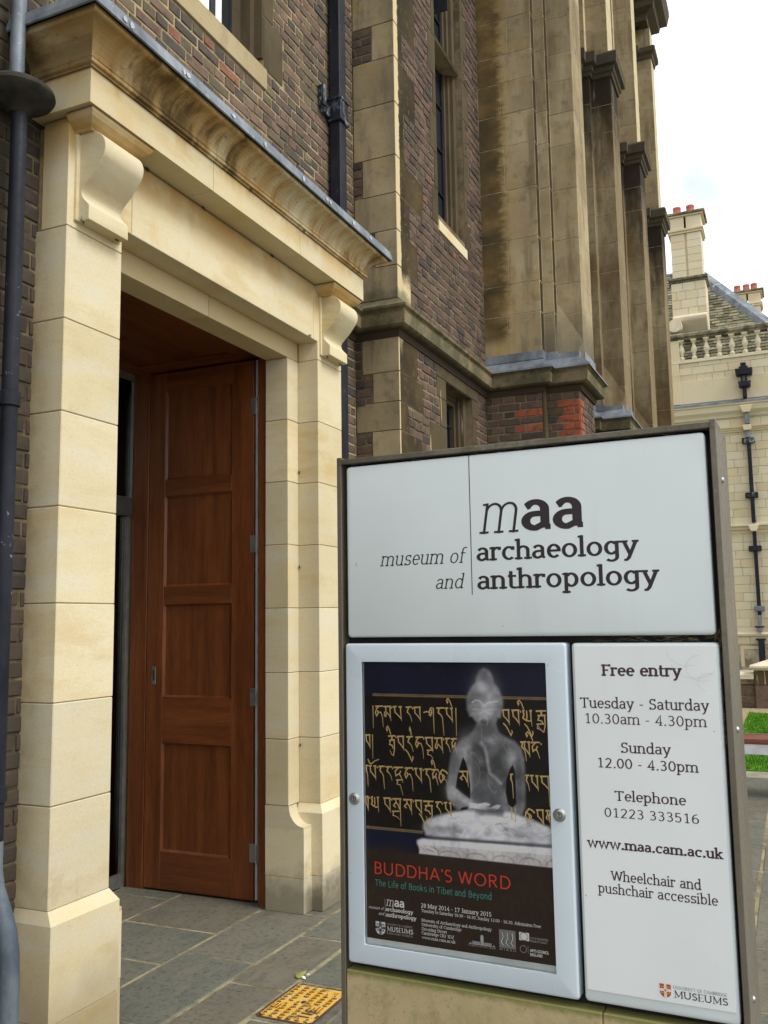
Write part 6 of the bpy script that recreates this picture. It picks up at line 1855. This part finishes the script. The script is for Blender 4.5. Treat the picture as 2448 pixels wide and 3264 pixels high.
# the sash
over((.26, .26, .28), np.exp(-(sdline([B2(*p) for p in ((600, 900), (640, 960), (660, 1060), (670, 1150), (690, 1230), (760, 1290), (810, 1340))]) / .0055) ** 2) * .75)
over((.055, .06, .062), np.exp(-(sdline([B2(*p) for p in ((560, 940), (615, 1010), (640, 1120), (650, 1200))]) / .004) ** 2) * .6)
# face lines, neck
for ln, w_, v, k in ((((500, 470), (540, 445), (590, 460), (625, 510), (680, 470), (770, 460)), .0016, .40, .7), (((500, 545), (560, 545), (620, 560), (700, 545), (760, 545)), .0016, .34, .5), (((590, 590), (640, 560), (700, 600)), .0018, .36, .6), (((580, 660), (620, 620), (670, 650), (660, 710)), .0018, .30, .5),
                     (((600, 740), (605, 860)), .0012, .30, .4), (((530, 1110), (570, 1150), (585, 1240), (570, 1330), (520, 1380)), .0016, .17, .6), (((750, 930), (790, 960), (830, 930)), .0016, .16, .5), (((740, 1420), (765, 1440), (750, 1470)), .0014, .15, .6), (((490, 900), (500, 1200)), .0012, .20, .4)):
    over((v, v, v * 1.04), np.exp(-(sdline([B2(*p) for p in ln]) / w_) ** 2) * k)
over((.05, .05, .055), np.exp(-(sdline([B2(*p) for p in ((610, 680), (640, 685))]) / .006) ** 2) * .6)
# forearm and hands
over((.30, .30, .32), np.exp(-(sdline([B2(*p) for p in ((275, 1400), (380, 1500), (470, 1555))]) / .0105) ** 2) * .75)
over((.36, .36, .385), 1 - sm(sdf([B2(*p) for p in ((470, 1545), (560, 1560), (640, 1545), (690, 1560), (690, 1580), (640, 1590), (700, 1600), (760, 1570), (805, 1575), (790, 1610), (740, 1640), (640, 1630), (540, 1610), (470, 1600))]), -.002, .002))
# crossed legs and base
legs = [T2(*p) for p in ((740, 1185), (640, 1210), (560, 1235), (528, 1265), (525, 1300), (545, 1350), (600, 1362), (1378, 1420), (1378, 1300), (1300, 1270), (1200, 1225), (1100, 1195), (1060, 1190), (1040, 1215), (900, 1210), (860, 1185))]
sg_ = sdf(legs); over((.40, .40, .43), (1 - sm(sg_, -.010, .004)) * .95)
for p, r1, r2, k, v in (((660, 1300), .045, .008, .75, .15), ((940, 1330), .028, .014, .5, .24), ((980, 1185), .03, .006, .8, .075), ((1290, 1340), .04, .004, .5, .24), ((1070, 1320), .01, .02, .45, .26)):
    u0_, z0_ = T2(*p); over((v, v, v * 1.02), np.exp(-(((U_ - u0_) / r1) ** 2 + ((Z_ - z0_) / r2) ** 2)) * k)
for ln, w_, v in ((((940, 1290), (880, 1355)), .004, .44), (((990, 1300), (1050, 1350)), .004, .46), (((1000, 1280), (1030, 1270), (1060, 1300), (1085, 1330)), .0022, .20)):
    over((v, v, v * 1.04), np.exp(-(sdline([T2(*p) for p in ln]) / w_) ** 2) * .7)
ped = [T2(*p) for p in ((490, 1378), (520, 1366), (1378, 1424), (1378, 1500), (505, 1432), (490, 1400))]
over((.47, .46, .50), (1 - sm(sdf(ped), -.006, .004)) * .95)
ped2 = [T2(*p) for p in ((505, 1405), (1378, 1478), (1378, 1560), (505, 1466))]
over((.33, .31, .31), (1 - sm(sdf(ped2), -.002, .002)) * .95)
for k in range(7):
    c_ = (700 + k * 175, 1490 + k * 14.5); pts = [T2(c_[0] + 70 * math.cos(math.radians(a)), c_[1] - 38 * math.sin(math.radians(a)) + 8 * math.cos(math.radians(a))) for a in range(0, 181, 20)]
    if c_[0] < 1420: over((.10, .09, .095), np.exp(-(sdline(pts) / .0012) ** 2) * (Z_ > T2(505, 1466)[1] - .002) * .6)
for pts in (((520, 1425), (545, 1450)), ((580, 1420), (625, 1440), (630, 1470)), ((550, 1435), (600, 1455)), ((600, 1410), (610, 1440))):
    over((.08, .07, .075), np.exp(-(sdline([T2(*p) for p in pts]) / .0012) ** 2) * .7)
over((.20, .20, .21), np.exp(-(((U_ - T2(700, 1325)[0]) / .055) ** 2 + ((Z_ - T2(700, 1325)[1]) / .010) ** 2)) * .6)
over((.23, .225, .235), np.exp(-(((U_ - T2(1180, 1350)[0]) / .075) ** 2 + ((Z_ - T2(1180, 1350)[1]) / .010) ** 2)) * .55)
over((.10, .10, .105), np.exp(-(sdline([T2(*p) for p in ((560, 1362), (900, 1390), (1378, 1428))]) / .0024) ** 2) * .75)
lm = (1 - sm(sg_, -.010, .004)); img = img * (1 - lm[..., None]) + img * (0.66 + .5 * N2 + .22 * N4)[..., None] * lm[..., None]
for k in range(16):
    px_, py_ = 560 + 760 * rgn.rand(), 1215 + 130 * rgn.rand(); pts = [T2(px_ + 22 * q, py_ + (4 + 8 * rgn.rand()) * q * (.5 - rgn.rand()) * 2) for q in range(5)]
    over((.17, .165, .17) if k % 2 else (.55, .54, .56), np.exp(-(sdline(pts) / .0014) ** 2) * .45 * lm)
pm = 1 - sm(np.minimum(sdf(ped), sdf(ped2)), -.004, .002); img = img * (1 - pm[..., None]) + img * (0.78 + .25 * N2 + .2 * N5)[..., None] * pm[..., None]
over(np.array((.036, .023, .016)), 1 - sm(Z_ , .951, .953))
img *= (0.90 + .20 * N3[..., None]) * (.93 + .14 * N2[..., None])
img = np.clip(img * 1.1 + 1.6 * img * sm(img.mean(2), .05, .35)[..., None] * .55, 0, .86)
vs = [sp(float(u), float(z), DP) for z, u in ((Z_[j, 0], U_[0, i]) for j in range(nyp) for i in range(nxp))]
fs = [(j * nxp + i, j * nxp + i + 1, (j + 1) * nxp + i + 1, (j + 1) * nxp + i) for j in range(nyp - 1) for i in range(nxp - 1)]
me = bpy.data.meshes.new('poster'); me.from_pydata(vs, [], fs)
ca = me.color_attributes.new('print', 'FLOAT_COLOR', 'POINT')
ca.data.foreach_set('color', np.concatenate([img, np.ones((nyp, nxp, 1))], 2).reshape(-1).astype(np.float32))
t = NT('printed poster', .6, spec=.12)
at = t.n('ShaderNodeAttribute'); at.attribute_name = 'print'
me.materials.append(t.out(at.outputs['Color']))
poster = link('poster', me, case)

# Tibetan calligraphy in gold
M['gold'] = m_print('gold script', (.62, .43, .17)); M['p_red'] = m_print('poster red', (.72, .055, .025)); M['p_teal'] = m_print('poster teal', (.06, .40, .34)); M['p_wht'] = m_print('poster white', (.84, .82, .79)); M['p_grey'] = m_print('poster grey', (.48, .45, .43))
gm_ = MB(); gi = [0]
def gs(pts, w0, w1=None):
    gi[0] += 1
    stroke_mesh(gm_, pts, w0, False, lambda x, y, t_: sp(x, y, DP - .0007 - .00003 * (t_ % 9)), gi[0], w1)
def TG(kind, x0, x1, zb, tail=0):
    """One letter hung from the head line: x0..x1 in trace units at line z = zb."""
    w = x1 - x0
    # trace x to u at the head line
    def q(a, b):   # a 0..1 across, b down in trace units
        u0_ = ux(x0 + a * w); return (u0_, zb - b * .00042)
    Wd, Wn, W0 = .0046, .0034, .0012
    def top(a=0, b=1): gs([q(a - .03, 2), q(b, -2)], Wd, Wd * .8)
    if kind == '|': gs([q(.5, -4), q(.5, 60), q(.55, tail or 150)], .0030, W0); return
    if kind == 'ba': top(); gs([q(.12, 0), q(.20, 42)], Wn); gs([q(.14, 36), q(.55, 56), q(.92, 80)], Wn * .9, Wn); gs([q(.86, 0), q(.88, 50), q(.95, 95 + tail)], Wd * .9, W0)
    elif kind == 'pa': top(0, .42); top(.66, 1); gs([q(.18, 0), q(.24, 42)], Wn); gs([q(.2, 36), q(.55, 56), q(.92, 80)], Wn * .9, Wn); gs([q(.84, 0), q(.87, 50), q(.95, 95 + tail)], Wd * .9, W0)
    elif kind == 'ra': top(); gs([q(.5, 0), q(.2, 34), q(.55, 46), q(.82, 66), q(1.0, 98)], Wn * 1.2, W0)
    elif kind == 'da': top(); gs([q(.32, 0), q(.22, 32), q(.5, 42), q(.74, 62), q(.86, 110 + tail * .6), q(.9, 120 + tail)], Wn * 1.3, W0)
    elif kind == 'nga': top(); gs([q(.4, 0), q(.2, 30), q(.55, 42), q(.8, 60), q(1, 90)], Wn * 1.3, W0)
    elif kind == 'na':
        top(.1, 1); gs([q(.45, 4), q(.2, 20), q(.08, 46), q(.22, 66), q(.40, 48), q(.34, 28)], Wn); gs([q(.38, 40), q(.7, 40), q(.92, 72), q(1.0, 120 + tail)], Wn * 1.1, W0)
    elif kind == 'ma':
        top(); gs([q(.28, 0), q(.30, 30), q(.12, 44), q(.10, 64), q(.28, 68), q(.34, 48), q(.42, 40), q(.78, 62), q(.9, 78)], Wn, Wn * .8); gs([q(.84, 0), q(.88, 50), q(.98, 98 + tail)], Wd * .9, W0)
    elif kind == 'sa':
        top(); gs([q(.30, 0), q(.42, 22), q(.10, 44), q(.34, 56)], Wn); gs([q(.40, 24), q(.66, 40), q(.80, 68)], Wn); gs([q(.86, 0), q(.86, 50), q(.92, 98 + tail)], Wd * .9, W0)
    elif kind == 'ya': gs([q(.05, 0), q(.14, 30), q(.02, 48), q(.3, 60), q(.6, 66), q(.92, 62)], Wn * 1.2, Wn); gs([q(.42, 0), q(.46, 40), q(.40, 62)], Wn); gs([q(.84, 0), q(.86, 50), q(.94, 98 + tail)], Wd * .9, W0); top(0, .22); top(.74, 1)
    elif kind == 'a':  top(); gs([q(.5, 2), q(.14, 26), q(.22, 56), q(.6, 40), q(.74, 22)], Wn); gs([q(.55, 40), q(.75, 60), q(.98, 100)], Wn * 1.2, W0)
    elif kind == 'tsha': gs([q(.1, 20), q(.02, 50), q(.22, 80), q(.48, 58), q(.40, 30), q(.2, 22), q(.08, 30)], Wn); gs([q(.1, 22), q(.4, -2), q(.75, 6), q(.98, 22)], Wn * 1.2); gs([q(.5, 30), q(.66, 44), q(.5, 58), q(.8, 62), q(.98, 100 + tail)], Wn, W0)
    elif kind == 'sha': gs([q(-.6, 34), q(-.2, 26), q(.2, 30), q(.42, 4), q(.7, -2)], Wn); gs([q(.4, 30), q(.2, 46), q(.42, 54), q(.6, 34), q(.5, 10)], Wn); gs([q(.84, 0), q(.86, 60), q(.92, 110 + tail)], Wd * .9, W0)
    elif kind == 'rga': top(); gs([q(.5, 0), q(.5, 26)], Wd); gs([q(.12, 30), q(.92, 26)], Wn * 1.2); gs([q(.3, 30), q(.16, 58), q(.5, 62), q(.7, 84)], Wn); gs([q(.82, 28), q(.84, 90), q(.70, 130), q(.40, 120), q(.2, 96)], Wn * 1.1, W0)
    elif kind == 'hook': gs([q(.9, -10), q(.5, -48), q(.1, -64), q(-.2, -50), q(-.05, -36), q(.1, -46)], Wn * .8, Wn * 1.1)
    elif kind == 'o': gs([q(.1, -44), q(.36, -18), q(.55, -12), q(1.1, -34), q(1.7, -46)], Wn, Wn * .7)
    elif kind == 'u': gs([q(.1, 84), q(.5, 104), q(.9, 140), q(1.1, 160), q(1.3, 140), q(1.2, 126)], Wn, Wn * .8)
    elif kind == 'sub': gs([q(.1, 84), q(.9, 80)], Wn); gs([q(.3, 84), q(.2, 110), q(.6, 116), q(.9, 134 + tail)], Wn, W0)
    elif kind == 'dot': gs([q(.3, 2), q(.7, 14)], .0036, .0026)
def ux(x): return T2(x, uy)[0]
lines = [(1.3575, 520, [('|', 200, 214, 150), ('na', 218, 272, 20), ('ma', 276, 324), ('dot', 322, 332), ('pa', 336, 394), ('ra', 420, 458), ('dot', 458, 468), ('ba', 470, 516), ('sha', 560, 604, 60), ('da', 618, 668, 60), ('pa', 672, 724), ('|', 736, 750, 180), ('hook', 690, 720),
                 ('ba', 1042, 1090), ('u', 1042, 1090), ('ba', 1104, 1154), ('dot', 1156, 1166), ('ya', 1174, 1236), ('hook', 1150, 1185), ('u', 1180, 1225), ('rga', 1262, 1328), ('sub', 1256, 1310)]),
         (1.2745, 712, [('ba', 158, 190), ('|', 198, 210, 160), ('hook', 300, 325), ('rga', 306, 352), ('dot', 352, 360), ('ba', 364, 408), ('ra', 424, 466), ('u', 410, 452), ('hook', 446, 456), ('na', 478, 532, 20), ('dot', 530, 540), ('ba', 544, 596), ('sub', 548, 600), ('ma', 604, 660), ('dot', 660, 668), ('nga', 674, 706), ('a', 712, 750),
                  ('da', 1160, 1200), ('pa', 1176, 1222), ('a', 1228, 1284), ('dot', 1288, 1298), ('hook', 1205, 1245)]),
         (1.1875, 910, [('da', 160, 176, 20), ('pa', 180, 228), ('o', 170, 215), ('dot', 230, 240), ('da', 244, 284, 30), ('nga', 290, 330), ('dot', 328, 338), ('a', 342, 402), ('sub', 350, 404, 50), ('na', 408, 464, 30), ('dot', 460, 470), ('pa', 474, 524), ('dot', 526, 536), ('da', 542, 584, 30), ('hook', 590, 612), ('a', 586, 628), ('dot', 626, 634), ('tsha', 632, 690),
                  ('sa', 764, 826), ('da', 1094, 1112, 30), ('ra', 1192, 1216), ('pa', 1222, 1276), ('ba', 1288, 1346, 90)]),
         (1.1000, 1118, [('ba', 158, 178), ('dot', 180, 192), ('ya', 196, 246), ('ba', 276, 322), ('dot', 322, 332), ('sa', 334, 390, 80), ('sub', 322, 384), ('sa', 404, 462), ('dot', 462, 472), ('ba', 478, 524), ('rga', 534, 598), ('u', 500, 540), ('nga', 612, 650), ('dot', 650, 658), ('pa', 666, 716), ('dot', 722, 734),
                   ('|', 1098, 1106, 80), ('|', 1122, 1130, 90), ('tsha', 1188, 1252), ('ba', 1262, 1310), ('sa', 1322, 1352)])]
for zb, uy, gl_ in lines:
    for g in gl_: TG(g[0], g[1], g[2], zb, g[3] if len(g) > 3 else 0)
link('calligraphy', gm_.mesh('calligraphy', M['gold'], recalc=False), case)
text('4', '4', -.6225, -.6155, 1.086, .008, 90, case, M['p_wht'], DP - .0012, slab=False)

# poster lettering
dp = DP - .0009
text('b', "BUDDHA'S WORD", -1.137, -.733, .8880, .0335, 66, case, M['p_red'], dp, slab=False)
text('t', 'The Life of Books in Tibet and Beyond', -1.137, -.788, .8555, .0128, 54, case, M['p_teal'], dp, slab=False)
text('pm', 'm', -1.1035, -1.0780, .8045, .0175, 56, case, M['p_wht'], dp, slab=True, shear=.17)
text('paa', 'aa', -1.0770, -1.0440, .8045, .0180, 120, case, M['p_wht'], dp)
text('pa', 'archaeology', -1.1045, -1.0180, .7905, .0078, 115, case, M['p_wht'], dp)
text('pb', 'anthropology', -1.1035, -1.0085, .7755, .0078, 115, case, M['p_wht'], dp)
text('pc', 'museum of', -1.1575, -1.1090, .7915, .0058, 66, case, M['p_wht'], dp, slab=False, shear=.2)
text('pd', 'and', -1.1260, -1.1090, .7775, .0058, 70, case, M['p_wht'], dp, slab=False, shear=.2)
sl_ = MB(); sl_.box(-1.1065, -1.1056, dp - .0002, dp, .773, .823); sl_.v = [sp(u, z, d) for u, d, z in sl_.v]; sl_.build('rule', M['p_grey'], case)
shield(-1.1365, .7590, .0300, .0345, case, dp, M['s_wht'], M['s_dark'], M['s_wht'], M['s_dark'])
text('pe', 'UNIVERSITY OF CAMBRIDGE', -1.1015, -1.0215, .7530, .0050, 74, case, M['p_grey'], dp, roman=True)
text('pf', 'MUSEUMS', -1.1015, -1.0205, .7370, .0125, 94, case, M['p_wht'], dp, roman=True)
text('pg', '& BOTANIC GARDEN', -1.1015, -1.0215, .7290, .0050, 74, case, M['p_grey'], dp, roman=True)
for s, u1, zb, xh, w in (('28 May 2014 - 17 January 2015', -.7895, .8125, .0088, 88), ('Tuesday to Saturday 10:30 - 16:30, Sunday 12:00 - 16:30. Admission Free', -.6535, .8005, .0060, 84), ('Museum of Archaeology and Anthropology', -.7895, .7755, .0060, 84),
                         ('University of Cambridge', -.8765, .7640, .0060, 84), ('Downing Street', -.9185, .7525, .0060, 84), ('Cambridge CB2 3DZ', -.8985, .7415, .0060, 84), ('www.maa.cam.ac.uk', -.8940, .7300, .0058, 84)):
    text(s, s, -.9945, u1, zb, xh, w, case, M['p_wht'], dp)
# library building emblem
em = MB()
def eb(u0, u1, z0, z1, k=0): em.add([sp(u0, z0, dp - .0001 * k), sp(u1, z0, dp - .0001 * k), sp(u1, z1, dp - .0001 * k), sp(u0, z1, dp - .0001 * k)], [(0, 1, 2, 3)])
eb(-.845, -.791, .7355, .7375); eb(-.822, -.8135, .7375, .7600); eb(-.8205, -.815, .7600, .7625); eb(-.856, -.846, .7355, .7368); eb(-.790, -.780, .7355, .7368); eb(-.852, -.849, .7370, .7400); eb(-.786, -.783, .7370, .7400)
for k in range(6): eb(-.845 + k * .0036, -.8425 + k * .0036, .7378, .7440); eb(-.812 + k * .0036, -.8095 + k * .0036, .7378, .7440)
link('emblem', em.mesh('emblem', M['p_grey'], recalc=False), case)
em = MB(); eb(-.8352, -.8268, .7385, .7430, 2); eb(-.8075, -.7985, .7385, .7430, 2); link('emblem', em.mesh('emblem', m_print('pale blue', (.20, .32, .50)), recalc=False), case)
text('ph', 'CAMBRIDGE UNIVERSITY LIBRARY', -.857, -.7785, .7305, .0036, 70, case, M['p_grey'], dp, roman=True)
# square seal
em = MB(); eb(-.7690, -.7235, .7375, .7840); link('emblem', em.mesh('emblem', m_print('grey seal', (.22, .215, .21)), recalc=False), case)
em = MB(); rs_ = random.Random(9); k = 0
for cu in (-.758, -.7465, -.735):
    for q in range(9):
        z = .779 - q * .0042
        pts = [(cu + rs_.uniform(-.005, .003), z), (cu + rs_.uniform(-.002, .002), z - rs_.uniform(.002, .005)), (cu + rs_.uniform(-.003, .005), z - rs_.uniform(0, .004))]
        k += 1; stroke_mesh(em, pts, .0011, False, lambda x, y, t_: sp(x, y, dp - .0002 - .00003 * t_), k % 7)
link('emblem', em.mesh('emblem', M['s_dark'], recalc=False), case)
em = MB(); k = 0
for cu in (-.7600, -.7470, -.7330):
    k += 1; stroke_mesh(em, [(cu, .778), (cu + .002, .765), (cu - .003, .752), (cu + .003, .744)], .0017, False, lambda x, y, t_: sp(x, y, dp - .0005), k)
link('emblem', em.mesh('emblem', M['s_wht'], recalc=False), case)
text('pi', 'M I A S U', -.7685, -.7240, .7315, .0042, 80, case, M['p_grey'], dp, slab=False)
em = MB(); eb(-.7135, -.6862, .7635, .7840); link('emblem', em.mesh('emblem', M['p_wht'], recalc=False), case)
em = MB()
for cu, r_ in ((-.7015, .0098), (-.6990, .0100)): em.tube([sp(cu + r_ * math.cos(a), .7738 + r_ * math.sin(a), dp - .0003) for a in [k * .3307 for k in range(20)]], .0004, 4)
link('emblem', em.mesh('emblem', M['s_dark'], recalc=False), case)
text('pj', 'Arts & Humanities', -.6830, -.6350, .7700, .0046, 66, case, M['p_grey'], dp, slab=False)
text('pk', 'Research Council', -.6830, -.6390, .7625, .0046, 66, case, M['p_grey'], dp, slab=False)
em = MB()
for k in range(16):
    a = 2 * math.pi * k / 16
    stroke_mesh(em, [(-.7030 + .0075 * math.cos(a), .7420 + .0075 * math.sin(a)), (-.7030 + .0098 * math.cos(a), .7420 + .0098 * math.sin(a))], .0013, False, lambda x, y, t_: sp(x, y, dp - .0002), 0)
eb(-.6905, -.6898, .732, .752); link('emblem', em.mesh('emblem', M['p_grey'], recalc=False), case)
text('pl', 'ARTS COUNCIL', -.6850, -.6345, .7375, .0074, 118, case, M['p_wht'], dp, slab=False)
text('pn', 'ENGLAND', -.6850, -.6520, .7275, .0074, 118, case, M['p_wht'], dp, slab=False)
sbox(-1.1660, -.6130, .6955, 1.4850, .0055, .0085, 'glass_pane', M['caseglass'], case, b=0)

# faint lettering on the lobby glass
for zb, s, u in ((1.40, 'OBJECTS', 4.61), (1.24, 'OBJECT', 4.60), (1.06, 'OBJECTS', 4.59)):
    mb = MB(); x = 0; k = .040 / 670
    for ch in s:
        a, S = glyph(ch, 90, False)
        for i, (pts, ww, cl) in enumerate(S): stroke_mesh(mb, pts, ww, cl, lambda px, py, t_, x=x: (u - .30 + (px + x) * k, 3.892 - .00006 * t_, zb + py * k), i)
        x += a
    link('glass_lettering', mb.mesh('glass_lettering', m_print('etched letters', (.10, .095, .09)), recalc=False), dwy)
